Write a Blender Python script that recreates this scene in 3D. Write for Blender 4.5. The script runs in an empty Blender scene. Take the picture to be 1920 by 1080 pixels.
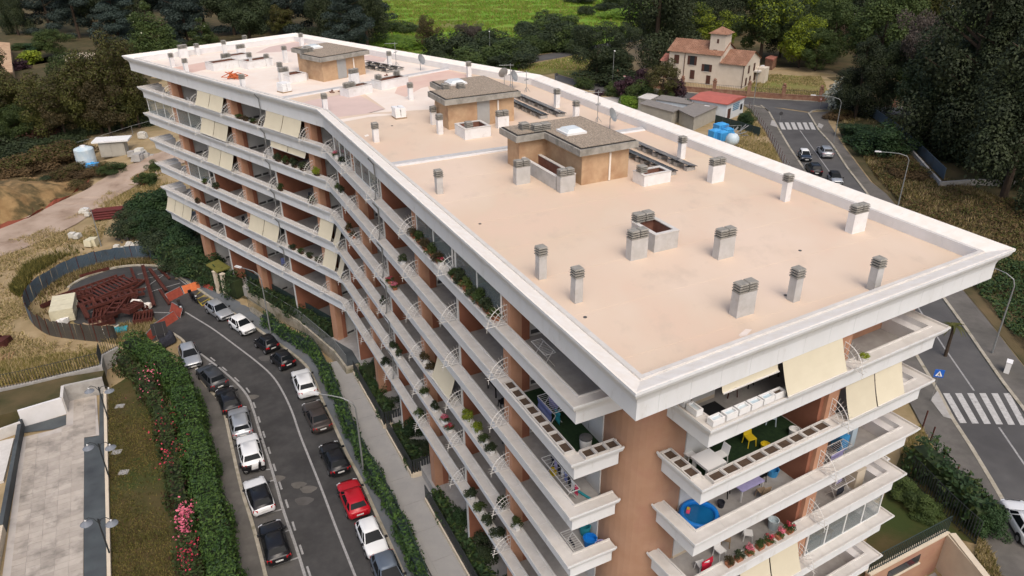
import bpy, bmesh, math, random
import numpy as np
from mathutils import Vector, Matrix
R = math.radians
rng = np.random.default_rng(7)
random.seed(7)
SC = bpy.context.scene
COL = SC.collection

# ------------------------------------------------------------ camera, sky, sun, exposure
CAMZ = 41.0
FPX, PITCH, ROLL = 1402.5, R(27.182), R(-0.627)
cp, sp = math.cos(PITCH), math.sin(PITCH)
FW = Vector((0, cp, -sp)); _rt = Vector((1, 0, 0)); _up = Vector((0, sp, cp))
RT = _rt * math.cos(ROLL) + _up * math.sin(ROLL)
UP = -_rt * math.sin(ROLL) + _up * math.cos(ROLL)
cam_d = bpy.data.cameras.new('camera'); cam = bpy.data.objects.new('camera', cam_d); COL.objects.link(cam)
cam_d.sensor_width = 36.0; cam_d.lens = FPX / 1920 * 36.0; cam_d.clip_end = 3000; cam_d.clip_start = 0.5
m3 = Matrix((RT, UP, -FW)).transposed()
cam.matrix_world = Matrix.Translation((0, 0, CAMZ)) @ m3.to_4x4()
SC.camera = cam

SUN_EL, SUN_AZ = R(54), R(165)      # azimuth clockwise from +Y
w = bpy.data.worlds.new('World'); SC.world = w; w.use_nodes = True
nt = w.node_tree; bg = nt.nodes['Background']
sky = nt.nodes.new('ShaderNodeTexSky'); sky.sky_type = 'NISHITA'; sky.sun_disc = False
sky.sun_elevation = SUN_EL; sky.sun_rotation = SUN_AZ
sky.air_density = 1.0; sky.dust_density = 6.0; sky.ozone_density = 1.0
hs = nt.nodes.new('ShaderNodeHueSaturation'); hs.inputs['Saturation'].default_value = 1.0
nt.links.new(sky.outputs[0], hs.inputs['Color']); nt.links.new(hs.outputs[0], bg.inputs['Color'])
bg.inputs['Strength'].default_value = 0.15
sl = bpy.data.lights.new('sun', 'SUN'); so = bpy.data.objects.new('sun', sl); COL.objects.link(so)
sl.energy = 0.8; sl.angle = R(45); sl.color = (1.0, 0.98, 0.95)
sd = Vector((math.sin(SUN_AZ) * math.cos(SUN_EL), math.cos(SUN_AZ) * math.cos(SUN_EL), math.sin(SUN_EL)))
so.rotation_euler = sd.to_track_quat('Z', 'Y').to_euler()
SC.view_settings.view_transform = 'Standard'; SC.view_settings.look = 'None'
SC.view_settings.gamma = 1.0; SC.view_settings.use_curve_mapping = False
SC.view_settings.exposure = 0.2
SC.cycles.max_bounces = 6; SC.cycles.diffuse_bounces = 3; SC.cycles.glossy_bounces = 3
SC.cycles.transmission_bounces = 4; SC.cycles.transparent_max_bounces = 6

# ------------------------------------------------------------ building outline (metres)
A = Vector((4.28, 21.51)); B = Vector((24.67, 33.29)); K = Vector((-16.43, 63.29))
L = Vector((-45.12, 89.99)); M = Vector((-28.93, 106.07)); N = Vector((3.08, 76.39))
EDG = dict(AK=(A, K), KL=(K, L), LM=(L, M), MN=(M, N), NB=(N, B), BA=(B, A), AB=(A, B), BN=(B, N))
ZR = 25.75          # roof lip
ZF = 24.9           # roof floor
TIER = [22.51 - 3.05 * i for i in range(6)]      # balcony lips
GZ = 3.15           # ground floor terrace
def F(e, s, o, z=None):
    a, b = EDG[e]; d = (b - a).normalized(); n = Vector((d.y, -d.x))
    if e in ('AB', 'BN'): n = -n
    q = a + d * s + n * o
    return q if z is None else Vector((q.x, q.y, z))
def elen(e): a, b = EDG[e]; return (b - a).length

# ------------------------------------------------------------ terrain height, pixel rays -> real ground points
_cl = [(A + B) / 2, (K + N) / 2, (L + M) / 2]
_cl = [_cl[0] + (_cl[0] - _cl[1]).normalized() * 400] + _cl + [_cl[2] + (_cl[2] - _cl[1]).normalized() * 900]
def side_t(x, y):
    best = None
    for a, b in zip(_cl[:-1], _cl[1:]):
        d = b - a; ln = d.length; d = d / ln
        wx, wy = x - a.x, y - a.y
        u = max(0, min(ln, wx * d.x + wy * d.y))
        qx, qy = a.x + d.x * u, a.y + d.y * u
        dist = math.hypot(x - qx, y - qy)
        sgn = 1 if (wx * d.y - wy * d.x) > 0 else -1
        if best is None or dist < best[0]: best = (dist, sgn)
    return best[0] * best[1]
PIT_A, PIT_B, PIT_C = (28.6, 31.5), (28.2, 36.0), (18.0, 30.8)
PIT_L = math.hypot(PIT_B[0] - PIT_A[0], PIT_B[1] - PIT_A[1]); PIT_M = math.hypot(PIT_C[0] - PIT_B[0], PIT_C[1] - PIT_B[1])
def sstep(a, b, x):
    t = max(0.0, min(1.0, (x - a) / (b - a))); return t * t * (3 - 2 * t)
def hz(x, y):
    z = 4.0 * sstep(-14, 7, side_t(x, y))
    if x > 18 and y < 42:      # sunken garage ramp beside the corner flats
        z -= 3.0 * sstep(-.55, .0, _cross(PIT_A, PIT_B, x, y) / PIT_L) * sstep(-.55, .0, _cross(PIT_B, PIT_C, x, y) / PIT_M)
    return z
def _cross(a, b, x, y): return (b[0] - a[0]) * (y - a[1]) - (b[1] - a[1]) * (x - a[0])
def ray(u, v): return FW + RT * ((u - 960) / FPX) - UP * ((v - 540) / FPX)
def P(u, v, z=0.0):
    d = ray(u, v); k = (z - CAMZ) / d.z
    return Vector((d.x * k, d.y * k, z))
def PG(u, v, dz=0.0):                 # point where the ray meets the terrain
    z = 2.0
    for _ in range(30):
        q = P(u, v, z); z2 = hz(q.x, q.y) + dz; z = z + (z2 - z) * .6
    return P(u, v, z)

# ------------------------------------------------------------ mesh helpers
class MB:
    def __init__(s): s.v = []; s.f = []; s.m = []
    def add(s, vs, fs, mi=0):
        b = len(s.v); s.v += [tuple(q) for q in vs]; s.f += [tuple(i + b for i in f) for f in fs]; s.m += [mi] * len(fs)
        return s
    def box(s, x0, x1, y0, y1, z0, z1, mi=0):
        return s.add([(x, y, z) for z in (z0, z1) for x, y in ((x0, y0), (x1, y0), (x1, y1), (x0, y1))],
                     [(3, 2, 1, 0), (4, 5, 6, 7), (0, 1, 5, 4), (1, 2, 6, 5), (2, 3, 7, 6), (3, 0, 4, 7)], mi)
    def obox(s, c, dx, hx, hy, z0, z1, mi=0, taper=1.0):      # oriented box: centre xy, unit dir, half sizes
        dx = Vector(dx[:2]).normalized(); dy = Vector((-dx.y, dx.x)); c = Vector(c[:2])
        vs = []
        for z, t in ((z0, 1.0), (z1, taper)):
            for a, b in ((-1, -1), (1, -1), (1, 1), (-1, 1)):
                q = c + dx * hx * a * t + dy * hy * b * t; vs.append((q.x, q.y, z))
        return s.add(vs, [(3, 2, 1, 0), (4, 5, 6, 7), (0, 1, 5, 4), (1, 2, 6, 5), (2, 3, 7, 6), (3, 0, 4, 7)], mi)
    def prism(s, pts, z0, z1, mi=0, top=None):
        n = len(pts)
        ar = sum(pts[i][0] * pts[(i + 1) % n][1] - pts[(i + 1) % n][0] * pts[i][1] for i in range(n))
        if ar < 0: pts = list(pts)[::-1]
        vs = [(q[0], q[1], z0) for q in pts] + [(q[0], q[1], z1) for q in pts]
        fs = [tuple(range(n))[::-1], tuple(range(n, 2 * n))] + [(i, (i + 1) % n, n + (i + 1) % n, n + i) for i in range(n)]
        s.add(vs, fs, mi)
        if top is not None: s.m[-len(fs) + 1] = top
        return s
    def quad(s, a, b, c, d, mi=0): return s.add([a, b, c, d], [(0, 1, 2, 3)], mi)
    def beam(s, a, b, wd, ht=None, mi=0):               # box between two 3d points
        a = Vector(a); b = Vector(b); d = (b - a).normalized(); ht = wd if ht is None else ht
        u = d.cross(Vector((0, 0, 1)))
        if u.length < 1e-4: u = Vector((1, 0, 0))
        u.normalize(); v = u.cross(d); u = u * wd / 2; v = v * ht / 2
        vs = [a - u - v, a + u - v, a + u + v, a - u + v, b - u - v, b + u - v, b + u + v, b - u + v]
        return s.add(vs, [(3, 2, 1, 0), (4, 5, 6, 7), (0, 1, 5, 4), (1, 2, 6, 5), (2, 3, 7, 6), (3, 0, 4, 7)], mi)
    def tube(s, pts, rad, n=6, mi=0):
        pts = [Vector(q) for q in pts]; m = len(pts)
        rad = rad if isinstance(rad, (list, tuple)) else [rad] * m
        vs = []
        for i, q in enumerate(pts):
            d = (pts[min(i + 1, m - 1)] - pts[max(i - 1, 0)]).normalized()
            u = d.cross(Vector((0, 0, 1)))
            if u.length < .05: u = d.cross(Vector((0, 1, 0)))
            u.normalize(); v = d.cross(u)
            for k in range(n):
                t = 2 * math.pi * k / n
                vs.append(q + (u * math.cos(t) + v * math.sin(t)) * rad[i])
        fs = [(i * n + k, i * n + (k + 1) % n, (i + 1) * n + (k + 1) % n, (i + 1) * n + k) for i in range(m - 1) for k in range(n)]
        fs += [tuple(range(n))[::-1], tuple(range((m - 1) * n, m * n))]
        return s.add(vs, fs, mi)
    def lathe(s, prof, c=(0, 0, 0), n=14, mi=0):        # prof (r,z)
        vs = [(c[0] + r * math.cos(2 * math.pi * k / n), c[1] + r * math.sin(2 * math.pi * k / n), c[2] + z) for r, z in prof for k in range(n)]
        m = len(prof)
        fs = [(i * n + k, i * n + (k + 1) % n, (i + 1) * n + (k + 1) % n, (i + 1) * n + k) for i in range(m - 1) for k in range(n)]
        fs += [tuple(range(n))[::-1], tuple(range((m - 1) * n, m * n))]
        return s.add(vs, fs, mi)
    def mesh(s, name, mats, off=(0, 0, 0), smooth=False):
        me = bpy.data.meshes.new(name)
        ox, oy, oz = off
        me.from_pydata([(x - ox, y - oy, z - oz) for x, y, z in s.v], [], s.f)
        for q in (mats if isinstance(mats, (list, tuple)) else [mats]): me.materials.append(MT[q] if isinstance(q, str) else q)
        if any(s.m): me.polygons.foreach_set('material_index', s.m)
        if smooth: me.polygons.foreach_set('use_smooth', [True] * len(s.f))
        me.update(); return me
    def build(s, name, mats, parent=None, smooth=False, kind=None, off=None):
        if off is None: off = tuple(parent.get('_o', (0, 0, 0))) if parent else (0, 0, 0)
        o = bpy.data.objects.new(name, s.mesh(name, mats, off, smooth)); COL.objects.link(o)
        if parent: o.parent = parent; o['_o'] = off
        if kind: o['kind'] = kind
        return o
def tag(o, label=None, cat=None, group=None, kind=None):
    if label: o['label'] = label
    if cat: o['category'] = cat
    if group: o['group'] = group
    if kind: o['kind'] = kind
    return o
def thing(name, label, cat, loc=(0, 0, 0), rz=0.0, group=None):
    o = bpy.data.objects.new(name, None); COL.objects.link(o); o.empty_display_size = .3
    o.location = loc; o.rotation_euler = (0, 0, rz)
    if rz == 0: o['_o'] = tuple(loc)
    return tag(o, label, cat, group)
def place(me, name, parent=None, loc=(0, 0, 0), rz=0.0, scale=None):
    o = bpy.data.objects.new(name, me); COL.objects.link(o)
    if parent: o.parent = parent
    o.location = loc; o.rotation_euler = (0, 0, rz)
    if scale is not None: o.scale = scale if isinstance(scale, (tuple, list, Vector)) else (scale,) * 3
    return o
def fast_mesh(name, verts, quads, mats, mi=None):       # numpy quads
    me = bpy.data.meshes.new(name); nv, nq = len(verts), len(quads); k = quads.shape[1]
    me.vertices.add(nv); me.vertices.foreach_set('co', np.ascontiguousarray(verts, dtype=np.float32).ravel())
    me.loops.add(nq * k); me.loops.foreach_set('vertex_index', np.ascontiguousarray(quads, dtype=np.int32).ravel())
    me.polygons.add(nq); me.polygons.foreach_set('loop_start', np.arange(0, nq * k, k, dtype=np.int32))
    for q in mats: me.materials.append(MT[q] if isinstance(q, str) else q)
    if mi is not None: me.polygons.foreach_set('material_index', mi.astype(np.int32))
    me.update(calc_edges=True); me.validate(); return me

# ------------------------------------------------------------ materials
MT = {}
def mat(name, c, c2=None, scale=1.0, rough=.8, metal=0.0, bump=0.0, bscale=None, detail=6, lo=.35, hi=.65, objrand=0.0,
        c3=None, scale3=.1, lo3=.45, hi3=.7, c4=None, scale4=1.0, lo4=.6, hi4=.8, spec=.3, alpha=None, coat=0.0, stretch=None, trans=0.0):
    m = bpy.data.materials.new(name); m.use_nodes = True; t = m.node_tree; b = t.nodes['Principled BSDF']
    b.inputs['Roughness'].default_value = rough; b.inputs['Metallic'].default_value = metal
    b.inputs['Specular IOR Level'].default_value = spec
    if coat: b.inputs['Coat Weight'].default_value = coat; b.inputs['Coat Roughness'].default_value = .08
    b.inputs['Base Color'].default_value = (*c, 1)
    geo = t.nodes.new('ShaderNodeNewGeometry'); pos = geo.outputs['Position']
    if stretch:
        mp = t.nodes.new('ShaderNodeMapping'); mp.inputs['Scale'].default_value = stretch
        t.links.new(pos, mp.inputs['Vector']); pos = mp.outputs[0]
    def noise(sc, det=detail):
        n = t.nodes.new('ShaderNodeTexNoise'); n.inputs['Scale'].default_value = sc; n.inputs['Detail'].default_value = det
        n.inputs['Roughness'].default_value = .62
        t.links.new(pos, n.inputs['Vector']); return n.outputs['Fac']
    def mixc(fac, a, bcol, l, h):
        mr = t.nodes.new('ShaderNodeMapRange'); mr.inputs['From Min'].default_value = l; mr.inputs['From Max'].default_value = h
        t.links.new(fac, mr.inputs['Value'])
        mx = t.nodes.new('ShaderNodeMix'); mx.data_type = 'RGBA'
        t.links.new(mr.outputs[0], mx.inputs['Factor'])
        for sock, val in ((mx.inputs['A'], a), (mx.inputs['B'], bcol)):
            if isinstance(val, tuple): sock.default_value = (*val, 1)
            else: t.links.new(val, sock)
        return mx.outputs['Result']
    out = None
    if c2: out = mixc(noise(scale), c, c2, lo, hi)
    if c3: out = mixc(noise(scale3, 4), out if out else c, c3, lo3, hi3)
    if c4: out = mixc(noise(scale4, 7), out if out else c, c4, lo4, hi4)
    if objrand:
        oi = t.nodes.new('ShaderNodeObjectInfo'); hsv = t.nodes.new('ShaderNodeHueSaturation')
        mr = t.nodes.new('ShaderNodeMapRange'); mr.inputs['To Min'].default_value = 1 - objrand; mr.inputs['To Max'].default_value = 1 + objrand
        t.links.new(oi.outputs['Random'], mr.inputs['Value']); t.links.new(mr.outputs[0], hsv.inputs['Value'])
        if out: t.links.new(out, hsv.inputs['Color'])
        else: hsv.inputs['Color'].default_value = (*c, 1)
        out = hsv.outputs[0]
    if out: t.links.new(out, b.inputs['Base Color'])
    if bump:
        bm = t.nodes.new('ShaderNodeBump'); bm.inputs['Strength'].default_value = bump; bm.inputs['Distance'].default_value = .05
        t.links.new(noise(bscale or scale * 4), bm.inputs['Height']); t.links.new(bm.outputs[0], b.inputs['Normal'])
    if alpha is not None: b.inputs['Alpha'].default_value = alpha
    if trans: b.inputs['Transmission Weight'].default_value = trans; b.inputs['IOR'].default_value = 1.2
    MT[name] = m; return m
# ------------------------------------------------------------ material library
mat('roof_paint', (.635, .48, .365), (.60, .485, .36), .22, .75, bump=.10, bscale=9, c3=(.665, .53, .42), scale3=.11, lo3=.44, hi3=.66, lo=.38, hi=.62, c4=(.50, .40, .315), scale4=.5, lo4=.56, hi4=.86, stretch=(1, .6, 1))
mat('roof_pale', (.76, .68, .60), (.73, .62, .53), .5, .75, bump=.06, bscale=14)
mat('roof_rose', (.56, .43, .38), (.60, .46, .41), .6, .8, bump=.06, bscale=14)
mat('roof_salmon', (.61, .42, .35), (.64, .47, .39), .7, .8)
mat('roof_scuff', (.74, .66, .60), (.68, .58, .50), 3, .8)
mat('cornice', (.72, .75, .78), (.675, .70, .72), .8, .7, c3=(.55, .55, .53), scale3=.9, lo3=.60, hi3=.9, bump=.05, bscale=14, stretch=(1, 1, .35), c4=(.40, .39, .36), scale4=1.6, lo4=.62, hi4=.92)
mat('lip_white', (.82, .78, .72), (.76, .70, .62), 2.0, .7)
mat('parapet_white', (.72, .71, .71), (.66, .65, .64), .9, .75, c3=(.55, .52, .47), scale3=.7, lo3=.62, hi3=.95)
mat('coping', (.60, .575, .54), (.52, .495, .46), 1.5, .8)
mat('joint_grey', (.42, .42, .42), (.50, .49, .48), 2, .8)
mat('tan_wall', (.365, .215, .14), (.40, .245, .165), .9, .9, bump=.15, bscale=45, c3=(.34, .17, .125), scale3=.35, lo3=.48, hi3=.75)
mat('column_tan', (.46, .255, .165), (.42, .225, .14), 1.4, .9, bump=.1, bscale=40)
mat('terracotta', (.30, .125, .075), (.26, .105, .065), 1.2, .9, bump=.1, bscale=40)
mat('white_wall', (.62, .62, .60), (.56, .56, .54), 1.2, .85)
mat('white_paint', (.78, .78, .77), (.72, .72, .71), 3, .6)
mat('cream_wall', (.62, .54, .42), (.56, .48, .37), 1.2, .85)
mat('balcony_tile', (.40, .385, .37), (.34, .33, .315), 3.0, .75, c3=(.29, .275, .26), scale3=.5)
mat('dark_green_turf', (.012, .03, .012), (.02, .045, .015), 6, .95)
mat('glass_dark', (.03, .036, .04), rough=.1, spec=.4)
mat('glass_veranda', (.25, .30, .31), rough=.04, spec=.8, alpha=.38)
mat('shutter_brown', (.07, .03, .02), (.09, .04, .03), 5, .7)
mat('vent_dark', (.08, .08, .08), rough=.8)
mat('awning', (.60, .555, .43), (.565, .52, .40), 1.0, .85, objrand=.05)
mat('awning_tape', (.12, .09, .06), rough=.8)
mat('iron_white', (.62, .61, .59), rough=.5)
mat('iron_dark', (.03, .034, .036), rough=.6)
mat('iron_green', (.028, .045, .042), rough=.6)
mat('galv', (.30, .31, .31), (.25, .26, .26), 3, .5, metal=.4)
mat('concrete', (.40, .385, .36), (.33, .315, .295), 1.6, .9, c3=(.24, .23, .21), scale3=.9, lo3=.5, hi3=.8, bump=.15, bscale=25)
mat('slab_concrete', (.37, .35, .31), (.28, .265, .235), 2.2, .9, c3=(.20, .19, .165), scale3=1.4, bump=.15, bscale=25)
mat('cap_concrete', (.30, .285, .255), (.22, .21, .185), 4, .9)
mat('chimney_white', (.74, .74, .74), (.66, .65, .64), 1.6, .8, c3=(.46, .43, .38), scale3=2.2, lo3=.6, hi3=.9)
mat('chimney_grey', (.50, .49, .475), (.42, .41, .39), 1.6, .85, c3=(.34, .31, .27), scale3=2.2, lo3=.55, hi3=.85)
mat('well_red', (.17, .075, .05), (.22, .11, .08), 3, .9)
mat('brick_tan', (.50, .345, .215), (.455, .31, .19), 3, .9, bump=.12, bscale=30, c3=(.36, .22, .13), scale3=.8)
mat('gravel', (.34, .27, .20), (.17, .14, .11), 9, .95, bump=.6, bscale=14, c3=(.42, .35, .27), scale3=12, lo3=.5, hi3=.62)
mat('tar', (.03, .028, .026), rough=.8)
mat('solar', (.02, .024, .032), (.03, .034, .042), 2, .22, spec=.6)
mat('door_grey', (.36, .36, .35), (.32, .32, .31), 2, .5)
mat('skylight', (.70, .74, .74), (.62, .66, .66), 2, .25, spec=.5)
mat('plastic_white', (.76, .76, .75), rough=.45)
mat('asphalt', (.050, .049, .048), (.064, .062, .060), 1.2, .9, bump=.25, bscale=30, c3=(.034, .033, .033), scale3=.25, lo3=.45, hi3=.68, c4=(.085, .082, .078), scale4=.5, lo4=.62, hi4=.8)
mat('asphalt_light', (.105, .10, .094), (.085, .082, .078), 1.4, .9, bump=.2, bscale=30, c3=(.075, .07, .065), scale3=.4)
mat('asphalt_right', (.085, .083, .082), (.10, .097, .094), .8, .9, bump=.2, bscale=30, c3=(.065, .063, .062), scale3=.15)
mat('pavement_blue', (.115, .13, .145), (.14, .15, .16), 1.2, .85, bump=.2, bscale=25, c3=(.14, .13, .11), scale3=.5, lo3=.55, hi3=.85)
mat('pavement_grey', (.115, .105, .095), (.14, .13, .115), 1.5, .9, bump=.2, bscale=25, c3=(.085, .08, .07), scale3=.3)
mat('kerb_stone', (.42, .38, .31), (.30, .27, .21), 1.8, .9, c3=(.14, .13, .07), scale3=.8, lo3=.52, hi3=.75)
mat('road_paint', (.36, .355, .345), (.24, .235, .23), 5, .8, c3=(.15, .145, .14), scale3=2.0, lo3=.58, hi3=.9)
mat('road_paint_bright', (.50, .49, .47), (.38, .37, .355), 4, .8, c4=(.18, .175, .17), scale4=3, lo4=.56, hi4=.75)
mat('yellow_paint', (.42, .33, .03), (.28, .22, .04), 5, .8)
mat('dirt_road', (.37, .285, .22), (.43, .335, .265), .5, .95, bump=.4, bscale=6, c3=(.24, .17, .12), scale3=.25)
mat('dry_ground', (.36, .275, .16), (.25, .185, .095), .35, .95, bump=.7, bscale=4, c3=(.13, .115, .04), scale3=.09, lo3=.52, hi3=.74)
mat('scrub_ground', (.085, .065, .03), (.045, .045, .015), .5, .95, bump=.6, bscale=4, c3=(.14, .10, .05), scale3=.07, lo3=.5, hi3=.7)
mat('sand_bank', (.33, .22, .10), (.23, .14, .06), .5, .95, bump=.7, bscale=2.5, c3=(.085, .065, .028), scale3=.35, lo3=.42, hi3=.62)
mat('field_green', (.105, .215, .014), (.16, .26, .025), .12, .95, bump=.5, bscale=2, c3=(.22, .27, .045), scale3=.03, lo3=.52, hi3=.7)
mat('field_dry', (.20, .17, .06), (.12, .15, .03), .15, .95, bump=.5, bscale=2)
mat('verge_green', (.10, .13, .02), (.17, .15, .045), .18, .95, bump=.5, bscale=3)
mat('lawn_dull', (.055, .05, .014), (.085, .062, .024), .5, .95, bump=.6, bscale=7, c3=(.035, .05, .010), scale3=.2, lo3=.48, hi3=.66)
mat('walk_concrete', (.30, .295, .285), (.34, .33, .315), 1.0, .85, bump=.06, bscale=20)
mat('deck_stone', (.46, .42, .38), (.39, .36, .33), .5, .9, bump=.15, bscale=9, c3=(.26, .235, .21), scale3=.35, lo3=.52, hi3=.72)
mat('deck_tile', (.43, .385, .335), (.36, .32, .275), .9, .9, bump=.12, bscale=9, c3=(.21, .19, .165), scale3=.5, lo3=.50, hi3=.70, objrand=.10)
mat('slate', (.066, .078, .082), (.085, .096, .10), 2, .7, c3=(.045, .05, .055), scale3=.5)
mat('rust', (.095, .026, .018), (.060, .018, .013), 3, .85, objrand=.25)
mat('rust_red', (.13, .022, .02), (.08, .016, .014), 4, .6, objrand=.2)
mat('panel_cream', (.62, .58, .42), (.54, .50, .36), 2, .7)
mat('metal_fence', (.085, .125, .165), (.12, .16, .20), 1.2, .5, metal=.35, c3=(.075, .065, .055), scale3=.6, lo3=.52, hi3=.8)
mat('metal_fence_back', (.075, .072, .065), (.11, .10, .085), 1.2, .6, metal=.25, c3=(.06, .05, .04), scale3=.6)
mat('barrier_red', (.30, .065, .04), (.22, .045, .03), 3, .7)
mat('net_red', (.26, .065, .04), (.20, .06, .035), 3, .9)
mat('orange', (.60, .16, .05), (.45, .12, .05), 3, .8)
mat('tank_white', (.60, .66, .68), (.40, .52, .60), .6, .5)
mat('tank_blue', (.06, .33, .66), (.05, .27, .58), 1, .4)
mat('pool_blue', (.01, .20, .62), (.012, .17, .55), 2, .35)
mat('pool_water', (.006, .10, .26), (.008, .13, .32), 1.2, .05, spec=.6)
mat('roof_tile', (.26, .135, .085), (.19, .10, .065), 2.5, .9, c3=(.32, .18, .12), scale3=.6, objrand=.12)
mat('roof_tile_red', (.36, .15, .11), (.30, .12, .09), 2.5, .8)
mat('villa_wall', (.62, .55, .46), (.57, .50, .41), .8, .9)
mat('villa_brick', (.25, .13, .085), (.20, .10, .065), 3, .9, c3=(.30, .19, .13), scale3=1)
mat('cabin_white', (.62, .66, .69), (.56, .60, .63), 1, .6)
mat('cabin_beige', (.40, .38, .33), (.35, .33, .285), 1, .7)
mat('cabin_roof', (.24, .22, .20), (.19, .175, .16), 1.5, .9)
mat('cabin_red', (.44, .13, .10), (.38, .11, .085), 1, .7)
mat('sign_blue', (.02, .12, .50), rough=.4)
mat('sign_white', (.80, .80, .80), rough=.4)
mat('sign_back', (.05, .05, .052), rough=.5)
mat('sign_red', (.55, .03, .03), rough=.4)
mat('letter_blue', (.10, .22, .33), rough=.6)
mat('moss_roof', (.17, .16, .035), (.12, .115, .03), 2.5, .95)
mat('lamp_head', (.62, .62, .62), rough=.4)
mat('lamp_glass', (.22, .24, .27), rough=.15, spec=.4, alpha=.75)
mat('bark', (.07, .05, .035), (.045, .033, .024), 3, .95)
mat('bark_pale', (.16, .14, .12), (.11, .095, .08), 3, .95)
mat('red_fabric', (.50, .015, .045), rough=.8)
mat('wood', (.20, .115, .055), (.26, .16, .08), 4, .8)
mat('wood_pallet', (.34, .25, .16), (.27, .20, .13), 5, .85)
mat('black_plastic', (.012, .012, .013), rough=.5)
mat('dark_fabric', (.02, .022, .03), (.035, .037, .05), 8, .9)
mat('fabric_blue', (.16, .20, .42), (.22, .26, .48), 6, .85)
mat('fabric_lilac', (.40, .37, .62), (.34, .32, .55), 6, .85)
mat('fabric_pink', (.70, .08, .16), rough=.85)
mat('fabric_teal', (.03, .28, .34), rough=.7)
mat('yellow_toy', (.60, .45, .02), rough=.6)
mat('soil', (.06, .04, .028), (.09, .06, .04), 8, .95)
mat('clay_pot', (.36, .15, .08), rough=.8)
mat('rubble_white', (.62, .60, .54), (.50, .48, .42), 4, .9)
# foliage
def leafmat(name, c, c2, scale=.6, objrand=.22, rough=.65):
    return mat(name, c, c2, scale, rough, objrand=objrand, spec=.25, lo=.38, hi=.62)
leafmat('leaf_dark', (.019, .030, .013), (.040, .056, .022))
leafmat('leaf_cedar', (.019, .031, .026), (.036, .054, .044))
leafmat('leaf_cypress', (.018, .027, .012), (.036, .048, .018))
leafmat('leaf_mid', (.032, .054, .014), (.056, .080, .019))
leafmat('leaf_olive', (.045, .052, .012), (.075, .075, .016), 1.2)
leafmat('leaf_rusty', (.040, .034, .014), (.060, .045, .018), 1.0)
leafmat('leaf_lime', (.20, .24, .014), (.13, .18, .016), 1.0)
leafmat('leaf_hedge', (.036, .078, .014), (.062, .112, .022), .5)
leafmat('leaf_hedge_dark', (.018, .040, .014), (.030, .060, .018), .8)
leafmat('leaf_purple', (.030, .014, .020), (.045, .020, .026), 1)
leafmat('leaf_red', (.055, .018, .012), (.035, .022, .012), 1)
leafmat('leaf_field', (.10, .19, .018), (.14, .22, .025), .5)
leafmat('twig_grey', (.055, .046, .040), (.075, .062, .052), 1.2, rough=.9)
leafmat('straw', (.36, .27, .135), (.44, .345, .19), .5, rough=.9)
leafmat('straw_green', (.13, .125, .032), (.22, .18, .055), .5, rough=.9)
leafmat('scrub_brown', (.075, .050, .024), (.115, .075, .034), .4, rough=.9)
leafmat('flower_pink', (.55, .10, .16), (.62, .17, .24), 3)
leafmat('flower_red', (.45, .03, .06), (.50, .06, .10), 3)
leafmat('flower_white', (.50, .50, .40), (.34, .36, .28), 2)

# ------------------------------------------------------------ ground
def axis(lo, f0, f1, hi, fine, coarse):
    a = list(np.arange(lo, f0, coarse)) + list(np.arange(f0, f1, fine)) + list(np.arange(f1, hi + .1, coarse))
    return sorted(set(round(float(q), 2) for q in a))
gx = axis(-700, -110, 90, 700, 2.5, 25); gy = axis(-60, 10, 190, 900, 2.5, 25)
gx = sorted(set(gx + [round(float(q), 2) for q in np.arange(20, 34, .5)])); gy = sorted(set(gy + [round(float(q), 2) for q in np.arange(24, 40, .5)]))
BANK = []   # (cut bank is a mound of its own)
gv = [(x, y, hz(x, y) - .02) for y in gy for x in gx]
nxg = len(gx)
gf = [(j * nxg + i, j * nxg + i + 1, (j + 1) * nxg + i + 1, (j + 1) * nxg + i) for j in range(len(gy) - 1) for i in range(nxg - 1)]
g_ = MB(); g_.v = gv; g_.f = gf; g_.m = [0] * len(gf)
ground = g_.build('ground', 'dry_ground', kind='structure', smooth=True)

def sheet(name, px, m, dz=.03, z=None, kind='structure', parent=None, world=None):
    pts = [(P(u, v, z) if z is not None else PG(u, v)) for u, v in px] if world is None else [Vector(q) for q in world]
    b = MB(); b.add([(q.x, q.y, q.z + dz) for q in pts], [tuple(range(len(pts)))])
    o = b.build(name, m, parent, kind=None if parent else kind)
    if o.data.polygons[0].normal.z < 0: o.data.flip_normals()
    return o
def path_off(pts, o, closed=False):
    n = len(pts); out = []
    for i in range(n):
        p0 = pts[i - 1] if (i > 0 or closed) else None; p1 = pts[(i + 1) % n] if (i < n - 1 or closed) else None
        q = pts[i]; ds = []
        if p0 is not None: ds.append((Vector(q[:2]) - Vector(p0[:2])).normalized())
        if p1 is not None: ds.append((Vector(p1[:2]) - Vector(q[:2])).normalized())
        ns = [Vector((d.y, -d.x)) for d in ds]
        if len(ns) == 2:
            m = ns[0] + ns[1]; m = m / max(.2, (1 + ns[0].dot(ns[1])))
        else: m = ns[0]
        out.append(Vector(q[:2]) + m * o)
    return out
def resample(pts, step):
    out = [pts[0].copy()]
    for a, b in zip(pts[:-1], pts[1:]):
        n = max(1, int((b - a).length / step))
        for k in range(1, n + 1): out.append(a + (b - a) * k / n)
    return out
def smooth_path(pts, it=2):
    for _ in range(it):
        q = [pts[0]]
        for a, b in zip(pts[:-1], pts[1:]): q += [a * .75 + b * .25, a * .25 + b * .75]
        pts = q + [pts[-1]]
    return pts
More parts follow.
